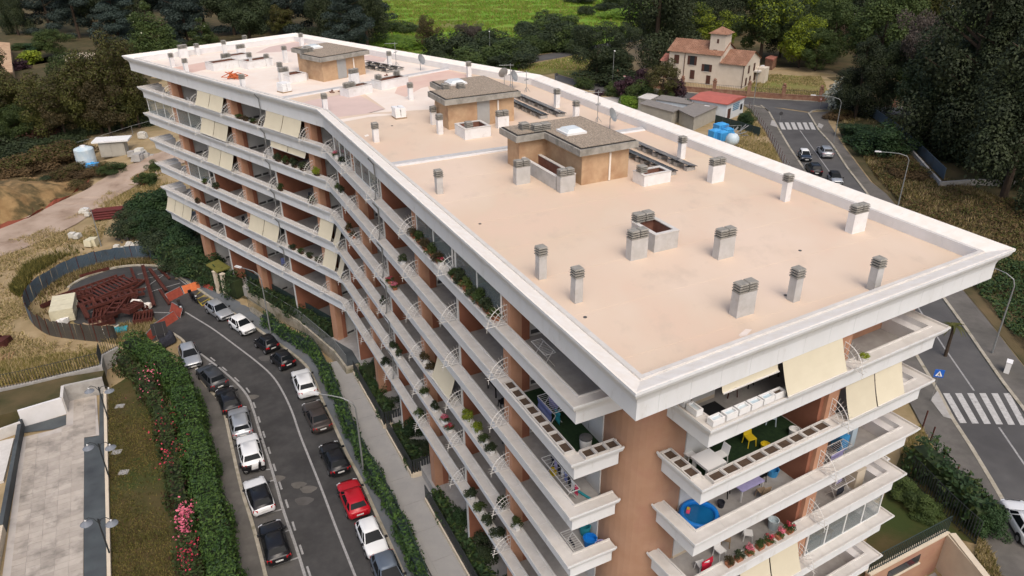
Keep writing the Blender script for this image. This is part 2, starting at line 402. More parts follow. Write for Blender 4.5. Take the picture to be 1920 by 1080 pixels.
def strip(name, pts, o0, o1, z0, z1, m, parent=None, kind='structure', drape=False):      # solid band along a path
    pts = [Vector(q) for q in pts]
    a = path_off(pts, o0); b = path_off(pts, o1); mb = MB(); n = len(pts); vs = []
    for i in range(n):
        h = hz(*a[i]) if drape else 0
        vs += [(a[i].x, a[i].y, h + z0), (b[i].x, b[i].y, h + z0), (b[i].x, b[i].y, h + z1), (a[i].x, a[i].y, h + z1)]
    fs = [tuple(i * 4 + k for k in (0, 1, 2, 3)) for i in (0,)] + [((n - 1) * 4 + 3, (n - 1) * 4 + 2, (n - 1) * 4 + 1, (n - 1) * 4)]
    for i in range(n - 1):
        for k in range(4):
            k2 = (k + 1) % 4; fs.append((i * 4 + k2, i * 4 + k, (i + 1) * 4 + k, (i + 1) * 4 + k2))
    mb.add(vs, fs); return mb.build(name, m, parent, kind=None if parent else kind)
def ribbon(pts, w, z, m, name, parent):
    pts = [Vector(q) for q in pts]; a = path_off(pts, -w / 2); b = path_off(pts, w / 2); mb = MB(); n = len(pts)
    mb.add([(q.x, q.y, z) for q in a] + [(q.x, q.y, z) for q in b], [(i, i + 1, n + i + 1, n + i) for i in range(n - 1)])
    o = mb.build(name, m, parent)
    if o.data.polygons[0].normal.z < 0: o.data.flip_normals()
    return o
def pl(px, z=0.0): return [P(u, v, z) for u, v in px]

# left street
LK = [(322, 627), (345, 642), (362, 680), (372, 712), (392, 735), (410, 754), (420, 780), (427, 815), (450, 922), (467, 972), (480, 1020), (497, 1090), (590, 1500)]
RK = [(312, 504), (350, 526), (372, 541), (398, 559), (436, 585), (475, 611), (490, 621), (532, 650), (562, 672), (582, 692), (597, 725), (610, 760), (635, 810), (655, 857), (675, 890), (702, 950), (725, 1000), (742, 1037), (762, 1082), (930, 1500)]
LB = [(350, 645), (385, 670), (427, 702), (465, 740), (477, 775), (487, 810), (515, 897), (530, 955), (550, 1010), (574, 1085), (690, 1500)]
CULK = [(131, 540), (150, 526), (182, 514), (217, 503), (252, 499), (289, 500), (312, 504)]
cul = [(322, 627), (290, 640), (215, 628), (140, 606), (112, 570)]
street = sheet('street', LK[::-1] + cul + CULK + RK[1:], 'asphalt', .0, z=0.0)
for v in street.data.vertices: v.co.z = .02
lkp, rkp, lbp = smooth_path(pl(LK)), smooth_path(pl(RK)), smooth_path(pl(LB))
bay = MB(); n = 60
def samp(path, n):
    ls = [0]; 
    for a, b in zip(path[:-1], path[1:]): ls.append(ls[-1] + (b - a).length)
    out = []
    for k in range(n):
        t = ls[-1] * k / (n - 1); i = max(j for j in range(len(ls)) if ls[j] <= t + 1e-9); i = min(i, len(path) - 2)
        f_ = (t - ls[i]) / max(1e-6, ls[i + 1] - ls[i]); out.append(path[i] + (path[i + 1] - path[i]) * f_)
    return out
a_, b_ = samp(lkp[6:], n), samp(lbp, n)
bay.add([(q.x, q.y, .026) for q in a_] + [(q.x, q.y, .026) for q in b_], [(n + i, n + i + 1, i + 1, i) for i in range(n - 1)])
bo = bay.build('parking_lane', 'asphalt_light', street)
if bo.data.polygons[0].normal.z < 0: bo.data.flip_normals()
ribbon(lbp, .2, .032, 'road_paint', 'edge_line', street)
ctr = smooth_path(pl([(347, 585), (370, 599), (400, 617), (440, 647), (480, 677), (512, 705), (532, 737), (550, 777), (560, 810), (580, 860), (605, 922), (630, 990), (668, 1085), (830, 1500)]))
ribbon(ctr, .17, .034, 'road_paint', 'centre_line', street)
DASH = [(399, 674), (421, 692), (444, 712), (465, 732), (477, 760), (486, 787), (495, 815), (505, 845), (515, 877), (526, 911), (538, 945), (551, 987), (565, 1031), (579, 1072)]
dp = pl(DASH)
for i, q in enumerate(dp):
    d = (dp[min(i + 1, len(dp) - 1)] - dp[max(i - 1, 0)]).normalized()
    ribbon([q - d * .5, q + d * .5], .15, .034, 'road_paint', 'lane_dash', street)
for (u0, v0), (u1, v1) in [((478, 970), (530, 955)), ((500, 905), (516, 900)), ((528, 1000), (545, 993)), ((512, 1062), (562, 1045)), ((455, 885), (511, 880))]:
    ribbon([P(u0, v0), P(u1, v1)], .14, .034, 'road_paint', 'bay_line', street)
# chevrons and bay lines in the turning circle
for a, b in [((272, 540), (320, 507)), ((265, 525), (318, 512)), ((258, 515), (300, 503)), ((280, 548), (338, 531)), ((170, 586), (197, 573)), ((262, 585), (318, 587)), ((330, 512), (362, 541)), ((318, 510), (352, 536))]:
    ribbon([P(*a), P(*b)], .13, .034, 'road_paint', 'bay_line', street)
for a, b in [((363, 556), (380, 545)), ((368, 562), (388, 552)), ((376, 569), (393, 560)), ((363, 556), (380, 574)), ((378, 544), (394, 560)), ((380, 574), (394, 562))]:
    ribbon([P(*a), P(*b)], .14, .034, 'yellow_paint', 'hatch_line', street)
for (u, v, rr) in [(578, 918, .55), (570, 940, .6), (520, 898, .5), (473, 745, .5), (500, 672, .7), (560, 910, .5)]:
    c = P(u, v); b = MB(); b.add([(c.x + rr * 1.2 * math.cos(t) * (1 + .2 * math.sin(3 * t)), c.y + rr * .8 * math.sin(t), .030) for t in np.linspace(0, 2 * math.pi, 13)[:-1]], [tuple(range(12))])
    b.build('asphalt_patch', 'pavement_grey' if rr < .6 else 'asphalt_light', street)
# kerbs and pavements
culp = smooth_path(pl(CULK))
strip('kerb', lkp, 0, -.25, -.05, .15, 'kerb_stone')
strip('kerb', rkp, 0, .25, -.05, .15, 'kerb_stone')
strip('kerb', culp, 0, -.35, -.05, .16, 'kerb_stone')
LS = [(340, 655), (350, 690), (362, 730), (378, 770), (392, 830), (408, 920), (425, 985), (440, 1040), (452, 1090), (520, 1500)]
RS = [(330, 480), (378, 521), (424, 553), (475, 583), (520, 615), (545, 634), (592, 657), (602, 668), (620, 699), (642, 746), (668, 805), (692, 859), (730, 924), (765, 989), (804, 1080), (985, 1500)]
rsp = smooth_path(pl(RS))
def between(name, pa, pb, m, z, n=70, kind='structure'):
    a, b = samp(pa, n), samp(pb, n); mb = MB()
    mb.add([(q.x, q.y, z) for q in a] + [(q.x, q.y, z) for q in b], [(i, i + 1, n + i + 1, n + i) for i in range(n - 1)])
    o = mb.build(name, m, kind=kind)
    if o.data.polygons[0].normal.z < 0: o.data.flip_normals()
    return o
between('pavement', [Vector((*q, 0)) for q in path_off(lkp, -.24)][4:], smooth_path(pl(LS)), 'pavement_grey', .135)
between('pavement', [Vector((*q, 0)) for q in path_off(rkp, .24)], rsp, 'pavement_blue', .135)
# right road and the main road behind (4 m higher)
Z4 = 4.0
RL = [(1425, 198), (1440, 210), (1455, 237), (1477, 275), (1505, 317), (1755, 735), (1782, 787), (1817, 841), (1851, 898), (1884, 955), (1925, 1024), (2200, 1500)]
RR = [(1517, 212), (1537, 245), (1562, 272), (1590, 315), (1625, 360), (1777, 567), (1812, 615), (1850, 670), (1885, 720), (1920, 765), (2300, 1300)]
rlp, rrp = pl(RL, Z4), pl(RR, Z4)
right_road = sheet('side_road', RL + RR[::-1], 'asphalt_right', .03, z=Z4)
MT_ = [(1040, 138), (1105, 157), (1160, 161), (1280, 173), (1360, 180), (1440, 186), (1572, 193), (1660, 199), (1760, 206), (2000, 225)]
MBt = [(1040, 150), (1105, 170), (1200, 182), (1290, 190), (1395, 197), (1425, 200), (1470, 203), (1517, 210), (1530, 207), (1565, 206), (1640, 214), (1760, 226), (2000, 250)]
main_road = sheet('main_road', MT_ + MBt[::-1], 'asphalt_right', .026, z=Z4)
sheet('lane', [(978, 121), (1040, 110), (1110, 97), (1190, 78), (1240, 62), (1235, 56), (1185, 70), (1085, 92), (1010, 104), (985, 110)], 'asphalt_right', .06, z=Z4)
strip('kerb', rlp, 0, -.3, 3.95, 4.14, 'kerb_stone'); strip('kerb', rrp, 0, .3, 3.95, 4.14, 'kerb_stone')
strip('kerb', pl([(1395, 198), (1412, 199), (1432, 204), (1440, 210)], Z4), 0, -.3, 3.95, 4.14, 'kerb_stone')
strip('kerb', pl([(1517, 212), (1522, 208), (1532, 206), (1570, 205)], Z4), 0, .3, 3.95, 4.14, 'kerb_stone')
strip('kerb', pl(MT_[1:], Z4), 0, .0 + -.3, 3.95, 4.12, 'kerb_stone')
strip('kerb', pl([(1105, 170), (1200, 182), (1290, 190), (1395, 198)], Z4), 0, .25, 3.95, 4.12, 'kerb_stone')
ribbon(pl([(1500, 245), (1555, 322), (1770, 652), (1826, 733)], Z4), .15, 4.042, 'road_paint', 'centre_line', right_road)
ribbon(pl([(1873, 802), (1925, 878), (2100, 1130)], Z4), .15, 4.042, 'road_paint', 'centre_line', right_road)
for k in range(6):        # crossings
    u = 1460 + k * 11.2
    a, b, c, d = P(u, 230, Z4), P(u + 7, 230, Z4), P(u + 13.5, 243.5, Z4), P(u + 5.5, 243, Z4)
    MB().quad((*a[:2], 4.044), (*d[:2], 4.044), (*c[:2], 4.044), (*b[:2], 4.044)).build('crossing_stripe', 'road_paint_bright', right_road)
for k in range(6):
    u = 1768 + k * 22.6
    a, b, c, d = P(u, 738, Z4), P(u + 12, 738, Z4), P(u + 44.5, 794 + k * .8, Z4), P(u + 32, 794 + k * .8, Z4)
    MB().quad((*a[:2], 4.044), (*d[:2], 4.044), (*c[:2], 4.044), (*b[:2], 4.044)).build('crossing_stripe', 'road_paint_bright', right_road)
RSL = [(1395, 198), (1405, 205), (1433, 244), (1468, 307), (1728, 800), (1745, 836), (1788, 905), (1855, 1040), (1880, 1090), (2080, 1500)]
between('pavement', [Vector((*q, 0)) for q in path_off(rlp, -.29)], pl(RSL, Z4), 'pavement_grey', 4.12)
RSR = [(1560, 210), (1552, 228), (1582, 276), (1632, 342), (1662, 365), (1800, 540), (1850, 600), (1900, 665), (1960, 740), (2340, 1250)]
between('pavement', [Vector((*q, 0)) for q in path_off(rrp, .29)], pl(RSR, Z4), 'pavement_grey', 4.12)
for a, b, c, d in [((1447, 226), (1453, 230), (1458, 240), (1444, 236)), ((1757, 735), (1744, 752), (1768, 784), (1783, 788)), ((1535, 232), (1544, 236), (1540, 243), (1532, 238))]:
    q = [P(*t, Z4) for t in (a, b, c, d)]; MB().add([(t.x, t.y, 4.15) for t in q], [(0, 1, 2, 3)]).build('ramp_paving', 'concrete', right_road)
# field, verges, villa garden, dirt road
sheet('meadow', [(690, 128), (700, -40), (1262, -40), (1240, 55), (1196, 66), (1110, 90), (985, 104), (960, 150), (870, 128)], 'field_green', .03, z=Z4)
sheet('dry_strip', [(800, 60), (760, 52), (770, 42), (850, 38), (900, 40), (890, 48)], 'field_dry', .05, z=Z4)
sheet('dry_strip', [(960, -20), (690, -6), (690, 3), (760, 2), (960, -8)], 'field_dry', .05, z=Z4)
sheet('verge', [(975, 130), (985, 122), (1040, 112), (1095, 100), (1150, 95), (1150, 158), (1105, 156), (1040, 137), (1000, 142)], 'verge_green', .05, z=Z4)
sheet('villa_garden', [(1160, 160), (1190, 80), (1240, 60), (1420, 120), (1560, 130), (1600, 192), (1572, 192), (1440, 185), (1280, 172)], 'dry_ground', .05, z=Z4)
sheet('villa_lawn', [(1395, 182), (1400, 150), (1450, 140), (1540, 145), (1560, 190)], 'field_dry', .07, z=Z4)
sheet('compound_ground', [(1100, 172), (1200, 183), (1290, 191), (1395, 199), (1405, 206), (1433, 244), (1468, 307), (1480, 330), (1400, 330), (1230, 245), (1100, 190)], 'dry_ground', .03, z=Z4)
sheet('compound_path', [(1120, 182), (1170, 183), (1215, 200), (1290, 205), (1270, 230), (1180, 215)], 'deck_stone', .05, z=Z4)
sheet('scrub_verge', [(1562, 214), (1586, 276), (1636, 342), (1664, 365), (1803, 540), (1853, 600), (1960, 735), (2400, 1200), (2500, 300), (1700, 215)], 'scrub_ground', .03, z=Z4)
dr = smooth_path([PG(u, v) for u, v in [(-260, 542), (-90, 488), (30, 449), (120, 402), (205, 352), (270, 319), (330, 294), (420, 262)]], 2)
dr = resample(dr, 2.0)
def drape(name, path, w0, w1, m, dz, jit=.25):
    a, b = path_off(path, -w0), path_off(path, w1); mb = MB(); n = len(path)
    vs = []
    for q in a: vs.append((q.x + rng.normal() * jit, q.y + rng.normal() * jit, hz(q.x, q.y) + dz))
    for q in b: vs.append((q.x + rng.normal() * jit, q.y + rng.normal() * jit, hz(q.x, q.y) + dz))
    mb.add(vs, [(i, i + 1, n + i + 1, n + i) for i in range(n - 1)])
    o = mb.build(name, m, kind='structure')
    if o.data.polygons[0].normal.z < 0: o.data.flip_normals()
    return o
drape('dirt_track', dr, 4.6, 4.4, 'dirt_road', .09)
# ------------------------------------------------------------ apartment building
c0 = (A + B + K + L + M + N) / 6
BLD = thing('apartment_building', 'long bent pale apartment block with pink flat roof and white stepped balconies', 'building', (c0.x, c0.y, 0))
def part(name, mb, m, parent=None, smooth=False): return mb.build(name, m, parent or BLD, smooth)

def sweep(name, path, prof, segmats, mats, step, gap=.008, closed=False, skip=()):
    path = [Vector(q[:2]) for q in path]; n = len(path)
    def nrm(d): return Vector((d.y, -d.x))
    segs = [(i, (i + 1) % n) for i in range(n if closed else n - 1)]
    dirs = [(path[b] - path[a]).normalized() for a, b in segs]
    mit = []
    for i in range(n):
        if closed: d0, d1 = dirs[i - 1], dirs[i]
        else: d0 = dirs[max(0, i - 1)]; d1 = dirs[min(i, len(dirs) - 1)]
        n0, n1 = nrm(d0), nrm(d1); mit.append((n0 + n1) / max(.25, 1 + n0.dot(n1)))
    out = []
    for si, (a, b) in enumerate(segs):
        d = dirs[si]; ln = (path[b] - path[a]).length; st = step[si] if isinstance(step, (list, tuple)) else step
        k = max(1, round(ln / st)); nn = nrm(d)
        for j in range(k):
            t0, t1 = ln * j / k, ln * (j + 1) / k
            e0 = j == 0 and (closed or a > 0); e1 = j == k - 1 and (closed or b < n - 1)
            q0 = path[a] + d * (t0 if e0 or j == 0 else t0 + gap / 2); q1 = path[a] + d * (t1 if e1 or j == k - 1 else t1 - gap / 2)
            m0 = mit[a] if e0 else nn; m1 = mit[b] if e1 else nn
            mb = MB(); np_ = len(prof)
            vs = [(*(q0 + m0 * o), z) for o, z in prof] + [(*(q1 + m1 * o), z) for o, z in prof]
            for i in range(np_):
                i2 = (i + 1) % np_
                mb.add([vs[i], vs[i2], vs[np_ + i2], vs[np_ + i]], [(0, 1, 2, 3)], segmats[i])
            if not e0: mb.add(vs[:np_], [tuple(range(np_))[::-1]], 0)
            if not e1: mb.add(vs[np_:], [tuple(range(np_))], 0)
            out.append(part(name, mb, mats))
    return out
# roof cornice: outer lip, cavetto, fascia; inner slope, ledge, inner wall
CP = [(0, 0), (0, -.13), (.05, -.16), (.09, -.30), (.17, -.43), (.29, -.53), (.36, -.55), (.36, -.62), (.43, -.70), (.48, -.92), (.48, -1.70),
      (1.15, -1.70), (1.15, -.27), (.95, -.27), (.93, -.34), (.08, 0)]
CPZ = [(o, ZR + z) for o, z in CP]
CS = [0] * 10 + [0, 2, 3, 3, 1, 1]
sweep('cornice_panel', [A, K, L, M, N, B], CPZ, CS, ['cornice', 'lip_white', 'parapet_white', 'coping'], [1.55, 1.55, 3.0, 3.1, 3.1, 1.55], closed=True)
rf = MB(); ring = path_off([A, K, L, M, N, B], 1.12, True)
rf.prism([(q.x, q.y) for q in ring], ZF - .35, ZF); part('roof_floor', rf, 'roof_paint')
# coloured membrane fields on the far part and expansion joints
def rsheet(name, pts, m, dz):
    b = MB(); b.add([(q.x, q.y, ZF + dz) for q in pts], [tuple(range(len(pts)))]); o = part(name, b, m)
    if o.data.polygons[0].normal.z < 0: o.data.flip_normals()
    return o
inner = path_off([A, K, L, M, N, B], 1.16, True)
j1a, j1b = F('AK', 31.25, 1.16), F('BN', 29.1, 1.2); j2a, j2b = F('KL', 8.79, 1.16), F('MN', elen('MN') - 12.47, 1.2)
rsheet('roof_field', [j2a, inner[2], inner[3], j2b], 'roof_pale', .004)
rsheet('roof_field', pl([(548, 200), (573, 190), (662, 172), (722, 205), (690, 213), (620, 221)], ZF), 'roof_rose', .004)
rsheet('roof_field', pl([(690, 212), (723, 204), (672, 168), (700, 160), (800, 158), (815, 190), (812, 205)], ZF), 'roof_pale', .004)
rsheet('roof_field', pl([(747, 160), (740, 175), (760, 182), (790, 165), (885, 143), (838, 131), (772, 146)], ZF), 'roof_salmon', .006)
rsheet('roof_field', pl([(318, 128), (345, 140), (420, 122), (402, 113)], ZF), 'roof_salmon', .008)
rsheet('roof_field', pl([(478, 100), (560, 95), (575, 80), (555, 78), (505, 88)], ZF), 'roof_rose', .008)
rsheet('roof_field', pl([(680, 105), (688, 116), (720, 116), (726, 108), (700, 103)], ZF), 'roof_rose', .008)
rsheet('roof_field', pl([(625, 226), (700, 214), (742, 213), (735, 216), (690, 220), (632, 231)], ZF), 'roof_pale', .010)
rsheet('roof_scuff', pl([(1385, 628), (1398, 617), (1410, 618), (1400, 629), (1388, 632)], ZF), 'roof_scuff', .006)
rsheet('roof_scuff', pl([(683, 254), (690, 252), (692, 255), (685, 257)], ZF), 'lip_white', .012)
for a, b, w_ in ((j1a, j1b, .42), (j2a, j2b, .42)):
    m_ = MB(); d = (b - a).normalized(); m_.obox((a + b) / 2, d, (b - a).length / 2, w_, ZF, ZF + .10); part('expansion_joint', m_, 'parapet_white')
    m_ = MB(); m_.obox((a + b) / 2, d, (b - a).length / 2 - .02, w_ * .55, ZF + .10, ZF + .17); part('joint_cover', m_, 'joint_grey')

# ---- core walls
def isect(p, d, q, e):
    den = d.x * e.y - d.y * e.x; t = ((q.x - p.x) * e.y - (q.y - p.y) * e.x) / den; return p + d * t
def edge_line(e, o):
    a, b = EDG[e]; return F(e, 0, o), (b - a).normalized()
def corner(e1, o1, e2, o2): return isect(*edge_line(e1, o1), *edge_line(e2, o2))
WO = 4.6; FWO = 5.4
core = [corner('AK', WO, 'AB', FWO), corner('AK', WO, 'KL', WO), corner('KL', WO, 'LM', 1.9), corner('LM', 1.9, 'MN', 2.6), corner('MN', 2.6, 'NB', 2.6), corner('NB', 2.6, 'AB', FWO)]
mb = MB(); n = len(core); z0, z1 = 0.5, ZR - 1.6
vs = [(*q, z0) for q in core] + [(*q, z1) for q in core]
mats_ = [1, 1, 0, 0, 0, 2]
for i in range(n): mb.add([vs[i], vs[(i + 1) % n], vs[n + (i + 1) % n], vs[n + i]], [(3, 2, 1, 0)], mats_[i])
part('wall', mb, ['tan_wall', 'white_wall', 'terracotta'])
# rounded corner pier
CO = 2.72; C = corner('AK', CO, 'AB', CO); u = (K - A).normalized(); v = (B - A).normalized(); r_ = 2.75
arc = [(C + u * r_) * (1 - t) ** 2 + C * 2 * t * (1 - t) + (C + v * r_) * t * t for t in np.linspace(0, 1, 14)]
s_ak = 11.3
pier = [F('AK', s_ak, CO)] + arc + [F('AB', 6.9, CO), F('AB', 6.9, FWO + .3), F('AK', s_ak, WO + .3)]
mb = MB(); mb.prism([(q.x, q.y) for q in pier], .5, ZR - 1.62); part('corner_wall', mb, 'tan_wall', smooth=False)
# front right block
mb = MB(); fr = [F('AB', 12.55, CO), F('AB', elen('AB') - 2.4, CO), F('AB', elen('AB') - 2.45, FWO + .4), F('AB', 12.55, FWO + .4)]
mb.prism([(q.x, q.y) for q in fr], .5, ZR - 1.62); part('wall', mb, 'column_tan')

# ---- balconies
BP = [(0, 0), (0, -.10), (.04, -.12), (.07, -.24), (.13, -.35), (.23, -.43), (.29, -.45), (.29, -.50), (.35, -.57), (.39, -.74), (.39, -1.27),
      (.70, -1.27), (.70, -.05), (.62, -.05), (.60, -.10), (.09, -.10), (.07, 0)]
BS = [0] * 10 + [0, 2, 1, 1, 1, 1, 1]
SA, SF0, SF1 = 4.07, 4.0, 19.66; SL = 36.9
AKF = [11.6, 18.2, 24.8, 31.9, 38.5, 44.6]; KLF = [2.7, 9.6, 16.5, 23.1, 29.4]
left_path = [F('AK', SA, 2.75), F('AK', SA, 0), K, F('KL', SL, 0), F('KL', SL, 2.6)]
front_path = [F('AB', SF1, 2.75), F('AB', SF1, 0), F('AB', SF0, 0), F('AB', SF0, 2.9)]
right_path = [F('BN', elen('BN') - 3, 2.7), F('BN', elen('BN') - 3, 0), F('BN', 3.2, 0), F('BN', 3.2, 2.7)]
for ti, zt in enumerate(TIER):
    prof = [(o, zt + z) for o, z in BP]
    for pth, st in ((left_path, [2.75, 3.05, 3.0, 2.6]), (front_path, [2.75, 1.95, 2.9]), (right_path, [2.7, 6, 2.7])):
        sweep('balustrade_panel', pth, prof, BS, ['cornice', 'coping', 'parapet_white'], st)
    # floors
    fl = MB(); zf = zt - 1.05
    po = [F('AK', SA + .6, .66), corner('AK', .66, 'KL', .66), F('KL', SL - .6, .66), F('KL', SL - .6, WO + .1), corner('AK', WO + .1, 'KL', WO + .1), F('AK', SA + .6, WO + .1)]
    fl.prism([(q.x, q.y) for q in po], zf - .2, zf); part('balcony_floor', fl, 'balcony_tile')
    fl = MB(); po = [F('AB', SF0 + .6, .66), F('AB', SF1 - .6, .66), F('AB', SF1 - .6, FWO + .1), F('AB', SF0 + .6, FWO + .1)]
    fl.prism([(q.x, q.y) for q in po], zf - .2, zf)
    part('balcony_floor', fl, ['balcony_tile'])
    fl = MB(); po = [F('BN', 3.8, .66), F('BN', elen('BN') - 3.6, .66), F('BN', elen('BN') - 3.6, 2.8), F('BN', 3.8, 2.8)]
    fl.prism([(q.x, q.y) for q in po], zf - .2, zf); part('balcony_floor', fl, 'balcony_tile')
# ground floor slab under the loggias
gf_ = MB(); po = [F('AK', SA + .3, .5), corner('AK', .5, 'KL', .5), F('KL', SL, .5), F('KL', SL, WO), corner('AK', WO, 'KL', WO), F('AK', SA + .3, WO)]
gf_.prism([(q.x, q.y) for q in po], 0.2, 1.6); part('ground_floor_terrace', gf_, 'balcony_tile')
gf_ = MB(); po = [F('AB', SF0, .5), F('AB', SF1, .5), F('AB', SF1, FWO), F('AB', SF0, FWO)]
gf_.prism([(q.x, q.y) for q in po], 0.2, 2.6); part('ground_floor_terrace', gf_, 'balcony_tile')

FLZ = [t - 1.05 for t in TIER] + [1.6]                 # floor levels, top storey first
CEIL = [ZR - 1.7] + [t - 1.27 for t in TIER]
# ---- piers, partitions, panels at the bay lines
ztop = ZR - 1.68
def bay_line(e, s, wide, sgn):
    d = (EDG[e][1] - EDG[e][0]).normalized(); inn = Vector((d.y, -d.x))
    if wide:
        c = F(e, s + .1 * sgn, 1.02); mb = MB(); mb.obox(c, d, .42, .33, 1.6, ztop); part('column', mb, 'column_tan')
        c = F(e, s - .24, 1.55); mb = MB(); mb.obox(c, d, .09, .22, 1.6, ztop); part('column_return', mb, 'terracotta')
        c = F(e, s, 3.2); mb = MB(); mb.obox(c, d, .12, 1.42, 1.6, ztop); part('partition_wall', mb, 'white_wall')
        for fz, cz in zip(FLZ, CEIL):
            for o0, o1 in ((1.95, 2.75), (2.95, 3.6)):
                q = F(e, s - .13, (o0 + o1) / 2); mb = MB(); mb.obox(q, inn, (o1 - o0) / 2, .014, fz + .14, fz + .36); part('vent_grille', mb, 'vent_dark')
            q = F(e, s - .13, 2.45); mb = MB(); mb.obox(q, inn, .5, .014, cz - .62, cz - .1); part('transom_window', mb, 'glass_dark')
    else:
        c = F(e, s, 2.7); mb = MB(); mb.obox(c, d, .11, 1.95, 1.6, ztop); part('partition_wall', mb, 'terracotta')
        c = F(e, s, .73); mb = MB(); mb.obox(c, d, .10, .045, 1.6, ztop); part('white_post', mb, 'white_wall')
for i, s in enumerate(AKF): bay_line('AK', s, i % 2 == 0, 1)
for i, s in enumerate(KLF): bay_line('KL', s, i % 2 == 0, 1)
d = (B - A).normalized()
mb = MB(); mb.obox(F('AB', 12.6, 1.75), d, .38, 1.05, 2.6, ztop); part('column', mb, 'column_tan')
mb = MB(); mb.obox(F('AB', 12.1, 3.2), d, .12, 2.3, 2.6, ztop); part('partition_wall', mb, 'terracotta')
# white panels of the corner flats
for fz, cz in zip(FLZ[:-1], CEIL[:-1]):
    d = (K - A).normalized()
    for k in range(4):
        s = 6.3 + k * 1.22; mb = MB(); mb.obox(F('AK', s, CO - .03), d, .59, .03, fz, cz); part('wall_panel', mb, 'white_wall')
    d = (B - A).normalized(); mb = MB(); mb.obox(F('AB', 6.2, CO - .03), d, .68, .03, fz + .16, cz); part('wall_panel', mb, 'white_wall')
    mb = MB(); mb.obox(F('AB', 6.2, CO - .04), d, .68, .04, fz, fz + .16); part('skirting', mb, 'cream_wall')
# window doors on the back walls
def window(e, s, o, w_, z0, h, frame='white_paint', glass='glass_dark', out=-1):
    d = (EDG[e][1] - EDG[e][0]).normalized(); c = F(e, s, o - .02)
    mb = MB(); mb.obox(c, d, w_ / 2, .04, z0, z0 + .07); mb.obox(c, d, w_ / 2, .04, z0 + h - .07, z0 + h)
    for k in (-1, 0, 1): mb.obox(c + d * (w_ / 2 - .035) * k, d, .035, .04, z0 + .07, z0 + h - .07)
    fo = part('window_frame', mb, frame)
    for k in (-1, 1):
        mb = MB(); mb.obox(c + d * (w_ / 4) * k, d, w_ / 4 - .036, .02, z0 + .07, z0 + h - .07); mb.build('pane', glass, fo)
for fz in FLZ:
    for a, b in zip(AKF[:-1], AKF[1:]): window('AK', (a + b) / 2 + .4, WO, 2.2, fz, 2.05)
    for a, b in zip(KLF[:-1], KLF[1:]): window('KL', (a + b) / 2 + .4, WO, 2.2, fz, 2.05)
    window('KL', 33, WO, 1.8, fz, 2.05); window('AB', 9.4, FWO, 2.6, fz, 2.05, 'shutter_brown')
    window('AB', 16.6, CO, 1.0, fz + 1.0, .9); window('AK', 46.0, WO, 1.2, fz, 2.05)
window('AB', 5.85, CO - .05, .95, FLZ[4], 2.05, 'shutter_brown', 'shutter_brown')
# wall under the far end and the right side windows
for k in range(6):
    for fz in FLZ[:-1]: window('BN', 8 + k * 6.2, 2.58, 1.8, fz, 2.05)
for k in range(3):
    for fz in FLZ[:-1]:
        e = 'LM'; window(e, 6 + k * 5.5, 1.88, 1.4, fz + .9, 1.2)

# ---- fan grilles on the balustrades
fan = MB(); zz = 0
for rr in (1.08, .80, .52): fan.tube([(rr * math.sin(t), 0, rr * math.cos(t)) for t in np.linspace(0, math.pi / 2, 9)], .024 if rr > 1 else .017, 4)
for k in range(1, 7):
    t = math.pi / 2 * k / 7; fan.tube([(.18 * math.sin(t), 0, .18 * math.cos(t)), (1.08 * math.sin(t), 0, 1.08 * math.cos(t))], .014, 4)
for k in range(1, 11):
    t = math.pi / 2 * k / 11; fan.tube([(1.08 * math.sin(t), 0, 1.08 * math.cos(t)), (1.34 * math.sin(t), 0, 1.34 * math.cos(t))], [.013, .005], 4)
fan.tube([(0, 0, 0), (0, 0, 1.1)], .022, 4); fan.tube([(0, 0, .02), (1.2, 0, .02)], .022, 4)
fan.tube([(1.12, 0, .02), (1.13, 0, -.25)], .016, 4)
fan_me = fan.mesh('divider_grille', 'iron_white')
def put_fan(e, s, zt):
    a, b = EDG[e]; dd = (b - a).normalized(); n_ = Vector((dd.y, -dd.x)); 
    if e == 'AB': n_ = -n_
    q = F(e, s, .70); o = place(fan_me, 'divider_grille', BLD, (q.x - c0.x, q.y - c0.y, zt - .04), math.atan2(-n_.y, -n_.x))
for zt in TIER:
    for s in AKF: put_fan('AK', s, zt)
    for s in KLF: put_fan('KL', s, zt)
    put_fan('AB', 12.55, zt)

# ---- awnings
def awning(e, s0, s1, ti, parts=2, drop=1.0, hide=None):
    ztop_ = (ZR - 1.66) if ti == 0 else TIER[ti - 1] - 1.25
    zb = TIER[ti] + .12; zb = ztop_ + (zb - ztop_) * drop; ob = .52 + (-.06 - .52) * drop
    wd = (s1 - s0) / parts
    for k in range(parts):
        a, b = s0 + wd * k + .04, s0 + wd * (k + 1) - .04; mb = MB(); nn = 6
        vs = []
        for i in range(nn + 1):
            t = i / nn; o = .52 + (ob - .52) * t; z = ztop_ + (zb - ztop_) * t - .10 * math.sin(math.pi * t)
            vs += [F(e, a, o, z), F(e, b, o, z)]
        m2 = len(vs); vs += [q + Vector((0, 0, -.02)) for q in vs]
        fs = []
        for i in range(nn): fs += [(2 * i, 2 * i + 1, 2 * i + 3, 2 * i + 2), (m2 + 2 * i + 2, m2 + 2 * i + 3, m2 + 2 * i + 1, m2 + 2 * i), (2 * i, 2 * i + 2, m2 + 2 * i + 2, m2 + 2 * i), (2 * i + 3, 2 * i + 1, m2 + 2 * i + 1, m2 + 2 * i + 3)]
        mb.add(vs, fs); ao = part('awning', mb, 'awning')
        mb = MB(); mb.beam(F(e, a, ob - .01, zb - .02), F(e, b, ob - .01, zb - .02), .05); mb.build('bottom_bar', 'iron_white', ao)
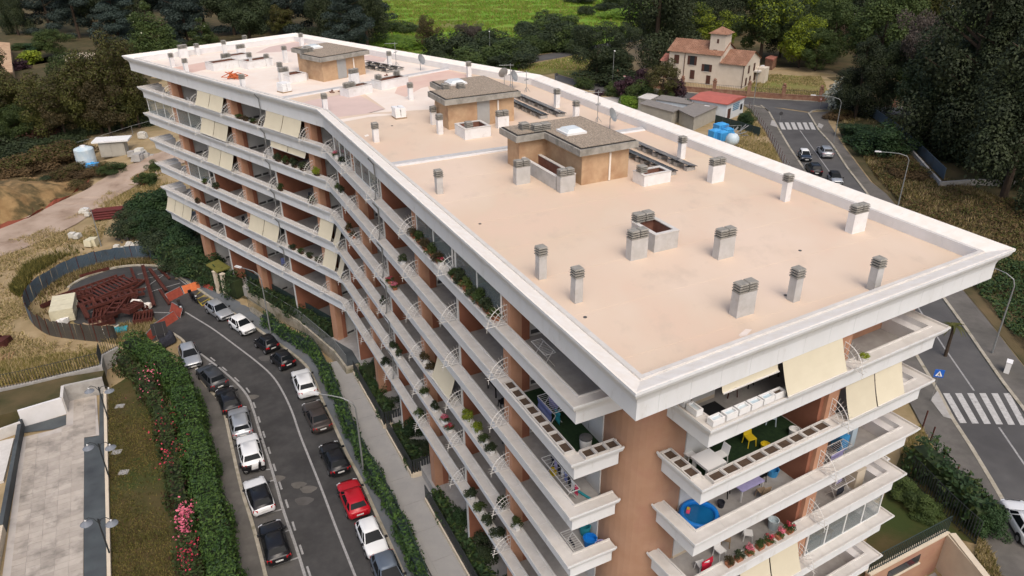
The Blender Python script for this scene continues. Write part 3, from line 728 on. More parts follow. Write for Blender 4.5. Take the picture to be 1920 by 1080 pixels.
for a in [('KL', 17.1, 22.6, 0, 2, 1), ('KL', 3.3, 9.2, 0, 2, 1), ('KL', 17.2, 22.8, 1, 2, .95), ('KL', 3.3, 9.2, 1, 2, .35), ('KL', 17.2, 22.4, 2, 2, 1),
          ('KL', 30.2, 36.6, 5, 3, 1), ('KL', 10.2, 15.9, 4, 2, 1), ('KL', .25, 2.4, 3, 1, 1), ('AK', 44.9, 46.4, 3, 1, 1), ('KL', .25, 2.3, 4, 1, 1), ('AK', 45.0, 46.4, 4, 1, 1),
          ('AK', 18.6, 21.6, 3, 1, .92), ('AB', 8.2, 12.0, 0, 1, 1), ('AB', 12.95, 17.1, 1, 2, 1), ('AB', 4.8, 8.0, 0, 1, .22), ('AB', 7.9, 12.0, 4, 2, 1)]:
    awning(*a)

# ---- glazed verandas
def glazing(e, s0, s1, ti, npan, o=.62, curtain=False):
    zt_ = ZR - 1.7 if ti == 0 else TIER[ti - 1] - 1.27; zb = TIER[ti] - .04; d = (EDG[e][1] - EDG[e][0]).normalized(); wd = (s1 - s0) / npan
    mb = MB(); mid = F(e, (s0 + s1) / 2, o)
    mb.obox(mid, d, (s1 - s0) / 2, .03, zb, zb + .05); mb.obox(mid, d, (s1 - s0) / 2, .03, zt_ - .06, zt_)
    for k in range(npan + 1): mb.obox(F(e, s0 + wd * k, o), d, .035, .035, zb + .05, zt_ - .06)
    fo = part('veranda_frame', mb, 'white_paint')
    for k in range(npan):
        mb = MB(); mb.obox(F(e, s0 + wd * (k + .5), o), d, wd / 2 - .036, .008, zb + .05, zt_ - .06); mb.build('glass_pane', 'glass_veranda', fo)
glazing('AK', 12.1, 17.9, 0, 2); glazing('AK', 18.4, 24.2, 0, 2); glazing('AK', 32.1, 38.1, 0, 3); glazing('KL', 30.0, 36.4, 1, 3); glazing('KL', 23.3, 28.9, 1, 2); glazing('KL', 24, 28.9, 3, 2)
glazing('AK', 39.0, 44, 0, 3); glazing('AB', 13.0, 19.0, 4, 4)
# downpipes along the fascias
for e, s in (('KL', 9.9), ('AK', 31.6)):
    pts = [F(e, s, .3, ZR - .1)]
    for i in range(6):
        up = (ZR if i == 0 else TIER[i - 1])
        pts += [F(e, s, -.05, up - .2), F(e, s, .30, up - .7), F(e, s, .33, up - 1.6), F(e, s, .2, TIER[i] + .05)]
    mb = MB(); mb.tube(pts, .055, 5); part('downpipe', mb, 'galv')

# ---- stair houses
def stair_house(e, poly, zt, wall_in, door, domes, vents):
    pts = [F(e, s, o) for s, o in poly]
    ar = sum(pts[i].x * pts[(i + 1) % len(pts)].y - pts[(i + 1) % len(pts)].x * pts[i].y for i in range(len(pts)))
    if ar > 0: pts = pts[::-1]
    wl = path_off(pts, wall_in, True); mb = MB(); mb.prism([(q.x, q.y) for q in wl], ZF, zt - .42)
    w_ = part('stair_house', mb, 'brick_tan')
    mb = MB(); mb.prism([(q.x, q.y) for q in pts], zt - .42, zt); mb.build('roof_slab', 'slab_concrete', w_)
    g = path_off(pts, .12, True); mb = MB(); mb.prism([(q.x, q.y) for q in g], zt, zt + .05); mb.build('tar_edge', 'tar', w_)
    g = path_off(pts, .22, True); mb = MB(); mb.prism([(q.x, q.y) for q in g], zt + .05, zt + .08); mb.build('gravel_bed', 'gravel', w_)
    for s, o, sx, sy, big in domes:
        q = F(e, s, o); d = (EDG[e][1] - EDG[e][0]).normalized()
        mb = MB(); mb.obox(q, d, sx, sy, zt + .08, zt + .22); k_ = mb.build('skylight_kerb', 'white_paint', w_)
        mb = MB(); mb.obox(q, d, sx * .86, sy * .86, zt + .22, zt + .40, taper=.72); mb.build('skylight_dome', 'skylight', w_, smooth=False)
    for s, o, k in vents: vent_stack(w_, F(e, s, o), (EDG[e][1] - EDG[e][0]).normalized(), zt + .08, k, 3, .85)
    if door:
        es, eo, ed, hw = door; q = F(e, es, eo); mb = MB(); mb.obox(q, ed, hw, .03, ZF + .05, ZF + 2.05); do = mb.build('door', 'door_grey', w_)
    return w_
capm = MB(); capm.box(-.36, .36, -.36, .36, 0, .08); capm.box(-.20, .20, -.20, .20, .08, .17); cap_me = capm.mesh('cap_slab', 'cap_concrete')
capt = MB(); capt.add([(-.36, -.36, 0), (.36, -.36, 0), (.36, .36, 0), (-.36, .36, 0), (-.30, -.30, .09), (.30, -.30, .09), (.30, .30, .09), (-.30, .30, .09)], [(3, 2, 1, 0), (4, 5, 6, 7), (0, 1, 5, 4), (1, 2, 6, 5), (2, 3, 7, 6), (3, 0, 4, 7)])
capt_me = capt.mesh('cap_top', 'cap_concrete')
def vent_stack(par, c, d, z, k=1, layers=3, sc=1.0):
    off = par.get('_o', (0, 0, 0)); a = math.atan2(d.y, d.x); nn = Vector((-d.y, d.x))
    for i in range(k):
        q = c + (nn * (i - (k - 1) / 2) * .79 * sc)
        for j in range(layers): place(cap_me, 'cap_slab', par, (q.x - off[0], q.y - off[1], z + j * .17 * .74), a, (sc, sc, .74))
        place(capt_me, 'cap_top', par, (q.x - off[0], q.y - off[1], z + layers * .17 * .74), a, (sc, sc, .74))
dAK = (K - A).normalized(); nAK = Vector((dAK.y, -dAK.x)); dKL = (L - K).normalized(); nKL = Vector((dKL.y, -dKL.x))
sh1 = stair_house('AK', [(28.3, 8.4), (25.7, 8.4), (25.7, 10.5), (21.1, 10.5), (21.1, 14.9), (28.3, 14.9)], 27.38, .42, None, [(24.7, 12.0, .75, .75, 1)], [(26.9, 9.6, 1), (26.2, 10.5, 2)])
sh2 = stair_house('AK', [(44.6, 9.6), (41.2, 9.6), (41.2, 8.1), (37.5, 8.1), (37.5, 14.8), (44.6, 14.8)], 27.38, .42, (37.92, 11.6, nAK, .55), [(42.6, 11.2, .75, .75, 1)], [(41.0, 9.6, 1), (40.6, 10.8, 1)])
sh3 = stair_house('KL', [(19.2, 10.1), (15.2, 10.1), (15.2, 8.6), (11.6, 8.6), (11.6, 14.8), (19.2, 14.8)], 27.38, .42, (12.02, 11.4, nKL, .55), [(17.0, 11.4, .8, .8, 1)], [(15.3, 9.6, 2), (16.2, 10.2, 1)])
for sh, e, s, o in ((sh1, 'AK', 21.46, 13.0), (sh2, 'AK', 37.86, 12.9), (sh3, 'KL', 11.96, 12.9)):
    mb = MB(); mb.tube([F(e, s, o, 26.8), F(e, s, o, 26.0), F(e, s, o, ZF + .05)], .07, 6); mb.build('downpipe', 'lip_white', sh)

# ---- chimneys
def chimney(u_, v_, k=1, h=1.05, white=True, e='AK', hw=.205, layers=3, sc=1.0, wide=None):
    q = P(u_, v_, ZF); d = (EDG[e][1] - EDG[e][0]).normalized(); n_ = Vector((d.y, -d.x))
    c = Vector((q.x, q.y)) + d * .2; h = h + .14
    mb = MB(); mb.obox(c, d, hw * sc, (hw + .265 * (k - 1)) * sc, ZF - .05, ZF + h * sc)
    o = part('chimney', mb, 'chimney_white' if white else 'chimney_grey')
    vent_stack(o, c, d, ZF + h * sc, k, layers, sc * .68)
    return o
for a in [(826, 364, 1, .95, False), (707, 267, 1, .9, True), (612, 210, 1, 1.0, True), (1643, 546, 1, 1.05, False), (1493, 566, 1, 1.05, False), (1085, 568, 1, 1.12, False),
          (1018, 524, 1, 1.1, False), (1476, 378, 1, 1.1, True), (1280, 298, 1, 1.0, True), (1046, 202, 1, 1.05, True), (1082, 224, 1, .95, True), (881, 145, 1, 1.0, True),
          (732, 124, 1, 1.0, True), (827, 252, 1, 1.0, True), (815, 234, 1, .9, True), (772, 188, 1, 1.0, True)]:
    chimney(*a)
for a in [(1396, 592, 2, 1.02, False), (1197, 486, 2, 1.0, False), (1360, 484, 2, 1.0, False), (1345, 342, 2, 1.0, True), (1608, 436, 2, 1.0, True), (981, 345, 2, 1.0, False), (1063, 360, 2, .9, False), (944, 240, 2, .8, True)]:
    chimney(*a[:3], a[3], a[4], hw=.235)
for u_, v_, k, h in [(667, 157, 2, .9), (568, 88, 1, 1.1), (538, 118, 1, 1.3), (536, 153, 2, .85), (459, 168, 1, .9), (326, 126, 1, .95), (352, 137, 1, .95), (373, 104, 1, .8), (347, 108, 2, .9), (424, 100, 1, .95),
                     (462, 84, 1, .6), (428, 124, 2, .8), (472, 124, 1, .9), (504, 125, 1, .8), (455, 104, 2, .7), (530, 150, 1, 1.2)]:
    chimney(u_, v_, k, h, True, 'KL', hw=.235 if k == 2 else .205)
# light wells: open boxes with a red interior
def well(e, s, o, hs, ho, h, white=True, caps=()):
    d = (EDG[e][1] - EDG[e][0]).normalized(); n_ = Vector((d.y, -d.x)); c = F(e, s, o); m_ = 'chimney_white' if white else 'chimney_grey'
    mb = MB(); t = .17
    mb.obox(c + n_ * (ho - t / 2), d, hs, t / 2, ZF - .05, ZF + h); mb.obox(c - n_ * (ho - t / 2), d, hs, t / 2, ZF - .05, ZF + h)
    mb.obox(c + d * (hs - t / 2), d, t / 2, ho - t, ZF - .05, ZF + h); mb.obox(c - d * (hs - t / 2), d, t / 2, ho - t, ZF - .05, ZF + h)
    w_ = part('light_well', mb, m_)
    mb = MB(); 
    t2 = .235
    mb.obox(c + n_ * (ho - t2 / 2 + .02), d, hs + .03, t2 / 2, ZF + h, ZF + h + .05); mb.obox(c - n_ * (ho - t2 / 2 + .02), d, hs + .03, t2 / 2, ZF + h, ZF + h + .05)
    mb.obox(c + d * (hs - t2 / 2 + .02), d, t2 / 2, ho - t2 + .02, ZF + h, ZF + h + .05); mb.obox(c - d * (hs - t2 / 2 + .02), d, t2 / 2, ho - t2 + .02, ZF + h, ZF + h + .05)
    mb.build('coping', 'coping', w_)
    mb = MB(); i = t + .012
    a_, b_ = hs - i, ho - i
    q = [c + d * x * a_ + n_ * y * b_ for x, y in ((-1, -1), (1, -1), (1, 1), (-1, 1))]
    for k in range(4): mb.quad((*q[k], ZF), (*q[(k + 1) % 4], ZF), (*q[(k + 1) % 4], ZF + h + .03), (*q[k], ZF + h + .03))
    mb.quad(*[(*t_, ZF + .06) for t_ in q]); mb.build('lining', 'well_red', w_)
    for cs, co, k in caps: vent_stack(w_, F(e, s + cs, o + co), d, ZF + h + .05, k, 3, .76)
    return w_
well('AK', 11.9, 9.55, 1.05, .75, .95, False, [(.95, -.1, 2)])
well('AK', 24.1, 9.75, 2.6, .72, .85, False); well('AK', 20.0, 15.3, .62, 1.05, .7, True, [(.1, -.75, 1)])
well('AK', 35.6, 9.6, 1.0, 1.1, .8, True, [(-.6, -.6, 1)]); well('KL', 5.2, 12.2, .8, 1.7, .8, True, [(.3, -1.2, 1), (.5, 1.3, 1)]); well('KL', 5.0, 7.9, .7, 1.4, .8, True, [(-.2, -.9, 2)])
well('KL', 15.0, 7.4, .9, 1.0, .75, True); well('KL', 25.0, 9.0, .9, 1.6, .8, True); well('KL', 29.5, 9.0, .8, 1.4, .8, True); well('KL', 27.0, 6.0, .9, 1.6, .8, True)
# ------------------------------------------------------------ vegetation helpers
def leaves(centers, normals, size, rg, jitter=.6, aspect=.62):
    n = len(centers); nr = normals + rg.normal(size=(n, 3)) * jitter
    nr /= np.linalg.norm(nr, axis=1, keepdims=True) + 1e-9
    t = rg.normal(size=(n, 3)); t -= nr * (t * nr).sum(1, keepdims=True); t /= np.linalg.norm(t, axis=1, keepdims=True) + 1e-9
    b = np.cross(nr, t); s = (size * rg.uniform(.6, 1.4, size=(n, 1)))
    t = t * s; b = b * s * aspect
    v = np.stack([centers - t, centers - b * .9 + t * .1, centers + t, centers + b * .9 + t * .1], 1).reshape(-1, 3)
    return v, np.arange(n * 4, dtype=np.int32).reshape(-1, 4)
def lobes_for(kind, rg):
    L_ = []
    if kind == 'round':
        for _ in range(38):
            d = rg.normal(size=3); d /= np.linalg.norm(d); rr = rg.uniform(.3, 1.12) ** .6
            L_.append((d[0] * .34 * rr, d[1] * .34 * rr, .50 + d[2] * .40 * rr, rg.uniform(.07, .16), .85))
    elif kind == 'cone':
        for _ in range(46):
            z = rg.uniform(.06, .97); rr = (.30 * (1 - z) ** .75 + .03) * rg.uniform(.55, 1.05); a = rg.uniform(0, 6.28)
            L_.append((rr * math.cos(a), rr * math.sin(a), z, .055 + .085 * (1 - z), 1.15))
    elif kind == 'cedar':
        for k in range(52):
            z = .16 + .80 * (k / 51) + rg.normal() * .02; rr = (.40 * (1 - z) ** .6 + .04) * rg.uniform(.25, 1.0); a = rg.uniform(0, 6.28)
            L_.append((rr * math.cos(a), rr * math.sin(a), z - rr * .12, rg.uniform(.09, .15), .42))
    elif kind == 'loose':
        for _ in range(34):
            d = rg.normal(size=3); d /= np.linalg.norm(d); rr = rg.uniform(.2, 1)
            L_.append((d[0] * .36 * rr, d[1] * .36 * rr, .58 + d[2] * .38 * rr, rg.uniform(.07, .12), .8))
    elif kind == 'shrub':
        for _ in range(24):
            d = rg.normal(size=3); d /= np.linalg.norm(d); d[2] = abs(d[2]); rr = rg.uniform(.3, 1) ** .6
            L_.append((d[0] * .48 * rr, d[1] * .48 * rr, .12 + d[2] * .68 * rr, rg.uniform(.15, .24), .9))
    return L_
def crown_mesh(kind, seed, n, size, m, jitter=.55, m2=None, frac2=0):
    rg = np.random.default_rng(seed); lb = lobes_for(kind, rg); wts = np.array([l[3] ** 2 for l in lb]); wts /= wts.sum()
    idx = rg.choice(len(lb), n, p=wts); la = np.array(lb)[idx]
    d = rg.normal(size=(n, 3)); d[:, 2] += .25; d /= np.linalg.norm(d, axis=1, keepdims=True)
    r = la[:, 3:4] * rg.uniform(.45, 1.05, size=(n, 1)) ** .6
    c = la[:, :3] + d * r * np.stack([np.ones(n), np.ones(n), la[:, 4]], 1)
    c[:, 2] = np.maximum(c[:, 2], .01)
    nn = d * np.array([1, 1, 1.0]) + np.array([0, 0, .35])
    v, q = leaves(c, nn, size, rg, jitter)
    mi = None
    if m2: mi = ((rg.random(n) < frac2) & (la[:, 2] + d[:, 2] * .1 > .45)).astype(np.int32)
    return fast_mesh('crown', v, q, [m] + ([m2] if m2 else []), mi)
def trunk_mesh(kind, seed, m='bark'):
    rg = np.random.default_rng(seed); mb = MB(); top = {'round': .62, 'cone': .92, 'cedar': .93, 'loose': .8, 'shrub': .4}[kind]
    r0 = .022 if kind != 'shrub' else .03
    mb.tube([(0, 0, -.03), (.004, .003, top * .35), (-.006, .004, top * .7), (0, 0, top)], [r0, r0 * .8, r0 * .5, r0 * .15], 7)
    for k in range(7):
        a = rg.uniform(0, 6.28); z = top * rg.uniform(.3, .8); l = rg.uniform(.14, .27)
        mb.tube([(0, 0, z), (l * .5 * math.cos(a), l * .5 * math.sin(a), z + l * .3), (l * math.cos(a), l * math.sin(a), z + l * .55)], [r0 * .4, r0 * .26, r0 * .08], 5)
    return mb.mesh('trunk', m)
PRO = {}
def proto(key, kind, m, n=5200, size=.020, nvar=2, jitter=.55, bark='bark', m2=None, frac2=0):
    PRO[key] = [(crown_mesh(kind, hash_(key) + i, n, size, m, jitter, m2, frac2), trunk_mesh(kind, 50 + i, bark)) for i in range(nvar)]
def hash_(s): return sum(ord(c) * (i + 3) for i, c in enumerate(s)) % 9973
proto('cedar', 'cedar', 'leaf_cedar', 24000, .0105, 3)
proto('dark_round', 'round', 'leaf_dark', 24000, .0105, 3)
proto('cypress', 'cone', 'leaf_cypress', 30000, .0085, 3)
proto('mid', 'round', 'leaf_mid', 20000, .0115, 2)
proto('olive', 'round', 'leaf_olive', 16000, .0125, 3, m2='leaf_rusty', frac2=.35)
proto('lime', 'round', 'leaf_lime', 13000, .014, 2, m2='leaf_mid', frac2=.3)
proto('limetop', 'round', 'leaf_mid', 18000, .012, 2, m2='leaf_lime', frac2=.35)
proto('magnolia', 'cone', 'leaf_mid', 16000, .012, 1, m2='flower_white', frac2=.006)
proto('grey_bare', 'loose', 'twig_grey', 13000, .0095, 1, .9, 'bark_pale')
proto('dusky', 'loose', 'leaf_rusty', 9000, .012, 2, .8)
proto('shrub_dark', 'shrub', 'leaf_dark', 7000, .024, 2)
proto('shrub_mid', 'shrub', 'leaf_mid', 7000, .024, 2)
proto('shrub_field', 'shrub', 'leaf_field', 6000, .026, 2)
proto('shrub_lime', 'shrub', 'leaf_lime', 2000, .045, 1)
proto('shrub_hedge', 'shrub', 'leaf_hedge_dark', 7000, .025, 2)
proto('shrub_purple', 'shrub', 'leaf_purple', 1800, .045, 1)
proto('shrub_red', 'shrub', 'leaf_red', 6000, .028, 1)
proto('shrub_brown', 'shrub', 'scrub_brown', 7000, .024, 2, .8, m2='leaf_olive', frac2=.5)
proto('tree_purple', 'round', 'leaf_purple', 2200, .035, 1)
proto('shrub_white', 'shrub', 'flower_white', 2200, .045, 1)
_used = {}
def tree(key, base, h, w_, name, label, group=None, cat='tree', rz=None):
    k = _used.get(key, 0); _used[key] = k + 1; cr, tr = PRO[key][k % len(PRO[key])]
    t = thing(name, label, cat, tuple(base), 0, group); rz = (k * 2.4) % 6.28 if rz is None else rz
    i = 'shrub' in key
    place(cr, 'foliage' if i else 'crown', t, (0, 0, 0), rz, (w_, w_ * (1 + .1 * math.sin(k * 3.1)), h)); place(tr, 'stem' if i else 'trunk', t, (0, 0, 0), rz, (w_ * .8 + h * .2, w_ * .8 + h * .2, h))
    return t
def hedge_mesh(path, wd, ht, m, dens=45, size=.17, seed=1, rough=.18, mats2=None, frac=0, z0=0.0, closed_core=True):
    rg = np.random.default_rng(seed); path = [Vector(q) for q in path]; ls = [(b - a).length for a, b in zip(path[:-1], path[1:])]
    tot = sum(ls); n = int(tot * (wd + 2 * ht) * dens); cum = np.concatenate([[0], np.cumsum(ls)])
    t = rg.uniform(0, tot, n); si = np.clip(np.searchsorted(cum, t, side='right') - 1, 0, len(ls) - 1)
    p0 = np.array([tuple(q) for q in path]); fr_ = (t - cum[si]) / np.array(ls)[si]
    c = p0[si] + (p0[si + 1] - p0[si]) * fr_[:, None]
    d = p0[si + 1] - p0[si]; d[:, 2] = 0; d /= np.linalg.norm(d, axis=1, keepdims=True); nr = np.stack([d[:, 1], -d[:, 0], np.zeros(n)], 1)
    # lumpy profile
    lump = .5 * np.sin(t * 1.9) + .5 * np.sin(t * .83 + 1.3) + rg.normal(size=n) * .35
    per = rg.uniform(0, wd + 2 * ht, n); x = np.where(per < ht, -wd / 2, np.where(per > ht + wd, wd / 2, per - ht - wd / 2)); z = np.where(per < ht, per, np.where(per > ht + wd, wd + 2 * ht - per, ht))
    out = np.where((per < ht)[:, None], -nr, np.where((per > ht + wd)[:, None], nr, np.array([[0, 0, 1.0]])))
    shrink = 1 - .18 * np.clip(z / ht - .7, 0, 1) / .3
    c = c + nr * (x * shrink)[:, None]; c[:, 2] += z + z0
    c = c + out * (rough * lump)[:, None] + rg.normal(size=(n, 3)) * .05
    v, q = leaves(c, out + np.array([0, 0, .4]), size, rg, .6, .5)
    mi = (rg.random(n) < frac).astype(np.int32) if mats2 else None
    return fast_mesh('foliage', v, q, [m] + ([mats2] if mats2 else []), mi)
def hedge(name, label, path, wd, ht, m, cat='hedge', group=None, core='leaf_dark', **kw):
    b = Vector(path[0]); t = thing(name, label, cat, tuple(b), 0, group)
    me = hedge_mesh([Vector(q) - b for q in path], wd, ht, m, **kw); place(me, 'foliage', t)
    mb = MB(); a, c = path_off([Vector(q) - b for q in path], -wd * .36), path_off([Vector(q) - b for q in path], wd * .36); n = len(path); vs = []
    for i in range(n):
        z = path[i][2] - b.z + kw.get('z0', 0)
        vs += [(a[i].x, a[i].y, z), (c[i].x, c[i].y, z), (c[i].x, c[i].y, z + ht * .84), (a[i].x, a[i].y, z + ht * .84)]
    fs = [(0, 1, 2, 3), ((n - 1) * 4 + 3, (n - 1) * 4 + 2, (n - 1) * 4 + 1, (n - 1) * 4)]
    for i in range(n - 1):
        for k in range(4): fs.append((i * 4 + (k + 1) % 4, i * 4 + k, (i + 1) * 4 + k, (i + 1) * 4 + (k + 1) % 4))
    mb.add(vs, fs); o = bpy.data.objects.new('inner_twigs', mb.mesh('inner_twigs', core)); COL.objects.link(o); o.parent = t  # solid dark box added inside the foliage to block the view through
    return t
def inpoly(x, y, poly):
    c = np.zeros(len(x), bool); n = len(poly)
    for i in range(n):
        x0, y0 = poly[i][:2]; x1, y1 = poly[i - 1][:2]
        c ^= ((y0 > y) != (y1 > y)) & (x < (x1 - x0) * (y - y0) / (y1 - y0 + 1e-12) + x0)
    return c
def scatter(poly, n, rg):
    xs = [q[0] for q in poly]; ys = [q[1] for q in poly]; X = rg.uniform(min(xs), max(xs), n * 3); Y = rg.uniform(min(ys), max(ys), n * 3)
    k = inpoly(X, Y, poly); return X[k][:n], Y[k][:n]
def tufts(name, label, poly, n, h, w_, mats, seed, cat='grass', lean=.5, blades=4, clump=.06, zf=None, thr=-.6):
    rg = np.random.default_rng(seed); X, Y = scatter(poly, n, rg)
    keep = (np.sin(X * clump * 6 + 1.7 * np.sin(Y * clump * 5)) + np.sin(Y * clump * 7 + X * .05) + rg.normal(size=len(X)) * .6) > thr
    X, Y = X[keep], Y[keep]; n = len(X); Z = np.array([hz(x, y) for x, y in zip(X, Y)]) if zf is None else np.full(n, zf)
    X, Y, Z = [np.repeat(q, blades) for q in (X, Y, Z)]; m_ = len(X); a = rg.uniform(0, 6.28, m_)
    bx, by = X + rg.normal(size=m_) * w_ * 1.5, Y + rg.normal(size=m_) * w_ * 1.5; hh = h * rg.uniform(.5, 1.3, m_)
    la = rg.uniform(0, 6.28, m_); ln = hh * lean * rg.uniform(.2, 1.3, m_)
    v = np.stack([np.stack([bx - w_ * np.cos(a), by - w_ * np.sin(a), Z - .02], 1), np.stack([bx + w_ * np.cos(a), by + w_ * np.sin(a), Z - .02], 1), np.stack([bx + ln * np.cos(la), by + ln * np.sin(la), Z + hh], 1)], 1).reshape(-1, 3)
    q = np.arange(m_ * 3, dtype=np.int32).reshape(-1, 3); mi = (rg.random(m_) * len(mats)).astype(np.int32) if len(mats) > 1 else None
    o = bpy.data.objects.new(name, fast_mesh(name, v, q, mats, mi)); COL.objects.link(o)
    return tag(o, label, cat, None, 'stuff')
def lbox(name, label, poly, n, ht, size, mats, seed, cat='undergrowth', frac=.3):      # low uneven ground cover of leaves
    rg = np.random.default_rng(seed); X, Y = scatter(poly, n, rg); m_ = len(X)
    Z = np.array([hz(x, y) for x, y in zip(X, Y)]); lump = np.clip(.5 + .5 * np.sin(X * .9 + 2 * np.sin(Y * .37)) * np.sin(Y * .8 + 1.5 * np.sin(X * .31)), 0, 1)
    c = np.stack([X, Y, Z + ht * lump * rg.uniform(.5, 1, m_)], 1); nn = np.tile(np.array([[0, 0, 1.0]]), (m_, 1))
    v, q = leaves(c, nn, size, rg, .8, .6); mi = (rg.random(m_) < frac).astype(np.int32) if len(mats) > 1 else None
    o = bpy.data.objects.new(name, fast_mesh(name, v, q, mats, mi)); COL.objects.link(o)
    return tag(o, label, cat, None, 'stuff')

def wood_floor(px, m, step=4.0):
    poly = [tuple(PG(u, v)[:2]) for u, v in px]; xs = [q[0] for q in poly]; ys = [q[1] for q in poly]
    X, Y = np.meshgrid(np.arange(min(xs), max(xs) + step, step), np.arange(min(ys), max(ys) + step, step)); ny, nx = X.shape
    v = np.stack([X.ravel(), Y.ravel(), np.array([hz(a, b) + .06 for a, b in zip(X.ravel(), Y.ravel())])], 1)
    cx, cy = (X[:-1, :-1] + step / 2).ravel(), (Y[:-1, :-1] + step / 2).ravel(); k = inpoly(cx, cy, poly); I, J = np.meshgrid(np.arange(nx - 1), np.arange(ny - 1)); b = (J * nx + I).ravel()[k]
    q = np.stack([b, b + 1, b + nx + 1, b + nx], 1); o = bpy.data.objects.new('wood_floor', fast_mesh('wood_floor', v, q, [m])); COL.objects.link(o); o['kind'] = 'structure'
wood_floor([(-250, 140), (-250, -50), (700, -50), (712, 100), (640, 118), (300, 118), (262, 238), (130, 264), (-60, 300), (-200, 300)], 'scrub_ground')
wood_floor([(1262, -50), (1250, 60), (1300, 92), (1420, 122), (1560, 132), (1600, 190), (1700, 205), (1800, 300), (2050, 330), (2300, 250), (2100, -50)], 'scrub_ground')
# ------------------------------------------------------------ trees: top left wood
def TR(key, u, v, h, w_, label, group, name='tree', cat='tree'):
    q = PG(u, v); return tree(key, q, h, w_, name, label, group, cat)
for i, (u, v, h, w_) in enumerate([(35, 66, 17, 18), (95, 60, 19, 22), (150, 72, 20, 22), (205, 66, 22, 24), (262, 62, 23, 26), (322, 58, 24, 26), (385, 62, 23, 26), (440, 66, 22, 24),
                                   (490, 60, 24, 25), (545, 56, 25, 25), (600, 62, 25, 26), (650, 70, 24, 26), (690, 92, 22, 24), (230, 100, 17, 20), (355, 92, 19, 21), (470, 84, 18, 20), (610, 92, 20, 22), (660, 108, 17, 19), (120, 30, 18, 22), (300, 22, 20, 24), (420, 18, 20, 24), (540, 22, 22, 24), (640, 30, 22, 24), (200, 24, 18, 24), (20, 18, 15, 20), (690, 50, 21, 22)]):
    TR(('cypress', 'cedar', 'cedar', 'dark_round')[i % 4], u, v, h * (1.2 if i % 4 == 0 else 1.08), w_ * (.8 if i % 4 == 0 else 1), 'tall dark cedar in the wood behind the far roof edge', 'dark trees of the wood behind the block', 'cedar_tree')
TR('olive', 530, 66, 9.5, 11, 'yellowish rounded conifer just above the far roof corner', None, 'conifer_tree')
TR('magnolia', 292, 118, 15, 22, 'magnolia dotted with white flowers left of the far roof corner', None, 'magnolia_tree')
TR('magnolia', 385, 96, 9, 14, 'smaller white flowered magnolia behind the far roof edge', None, 'magnolia_tree')
for i, (u, v, h, w_, k) in enumerate([(18, 262, 14, 13, 'olive'), (62, 250, 12.5, 12, 'olive'), (105, 262, 13, 13, 'olive'), (150, 255, 14, 14, 'olive'), (192, 250, 16, 14, 'olive'), (232, 246, 18.5, 14, 'olive'), (262, 240, 15, 11, 'olive'),
                                      (210, 262, 11, 12, 'dusky'), (128, 268, 9, 11, 'dusky'), (40, 280, 9, 11, 'mid'), (-20, 290, 15, 15, 'olive'), (170, 236, 15, 12, 'mid'), (5, 215, 15, 13, 'olive'), (-40, 240, 17, 15, 'dark_round')]):
    TR(k, u, v, h, w_, 'olive green tree in the screen left of the far balconies', 'tree screen left of the block', 'screen_tree')
TR('shrub_red', 88, 268, 5.0, 8, 'dark red leaved bush below the tree screen', None, 'red_bush', 'shrub')
TR('shrub_lime', 63, 119, 4.2, 6.5, 'bright yellow green bush in the walled garden', None, 'yellow_bush', 'shrub')
TR('mid', 105, 106, 8, 13, 'broad dense green tree before the flat roofed lodge', None, 'garden_tree')
TR('shrub_purple', 36, 130, 3, 6, 'low purple bush beside the yellow green bush', None, 'purple_bush', 'shrub')
TR('shrub_mid', 20, 46, 5, 13, 'grey green bush under the pink blossom tree', None, 'bush', 'shrub')
# ------------------------------------------------------------ trees: field edge
for u, v, h, w_, k in [(803, 106, 13, 13, 'dusky'), (845, 112, 11, 16, 'shrub_dark'), (872, 100, 11, 12, 'grey_bare'), (905, 116, 9, 15, 'shrub_dark'), (940, 118, 9, 17, 'shrub_mid'), (970, 112, 8, 15, 'shrub_dark'), (895, 84, 8, 11, 'grey_bare'), (925, 92, 8, 14, 'shrub_dark'),
                       (1010, 84, 9, 14, 'shrub_dark'), (1045, 92, 12, 17, 'shrub_dark'), (1070, 96, 9, 14, 'shrub_mid'), (985, 60, 5, 10, 'shrub_dark'), (1022, 48, 7, 10, 'shrub_dark'), (1050, 58, 8, 16, 'shrub_mid'), (880, 130, 7, 14, 'shrub_mid'), (960, 128, 6, 14, 'shrub_dark'), (1000, 100, 7, 12, 'shrub_mid'), (835, 118, 6, 10, 'shrub_dark')]:
    h, w_ = h * .85, w_ * .8
    TR(k, u, v, h, w_, 'dark hedgerow shrub between the far parapet and the green field', 'hedgerow along the green field', 'hedgerow_tree', 'tree' if 'shrub' not in k else 'shrub')
for u, v, h, w_, k in [(745, 58, 3.4, 13, 'shrub_mid'), (765, 60, 3, 9, 'shrub_mid'), (725, 84, 3, 16, 'shrub_field'), (752, 86, 3, 14, 'shrub_field'), (780, 90, 3, 12, 'shrub_field'), (1088, 6, 5, 13, 'shrub_dark'), (1150, 16, 6, 12, 'shrub_mid'), (1140, 22, 4, 9, 'shrub_dark'), (1180, 10, 7, 20, 'shrub_mid'), (1170, 34, 4, 16, 'shrub_field'), (1205, 34, 4, 18, 'shrub_field'), (1225, 26, 5, 20, 'shrub_field'), (1098, 30, 5, 6, 'shrub_dark')]:
    TR(k, u, v, h, w_, 'low rounded shrub standing in the green field', 'shrubs dotted over the green field', 'field_shrub', 'shrub')
TR('dark_round', 1118, 150, 14, 17, 'big dark round tree beside the lamp post and the bend', None, 'roadside_tree'); TR('dark_round', 1168, 140, 13, 11, 'narrower dark tree right of the big roadside tree', None, 'roadside_tree'); TR('shrub_dark', 1140, 152, 6, 16, 'dark scrub at the foot of the big roadside tree', None, 'roadside_scrub', 'shrub')
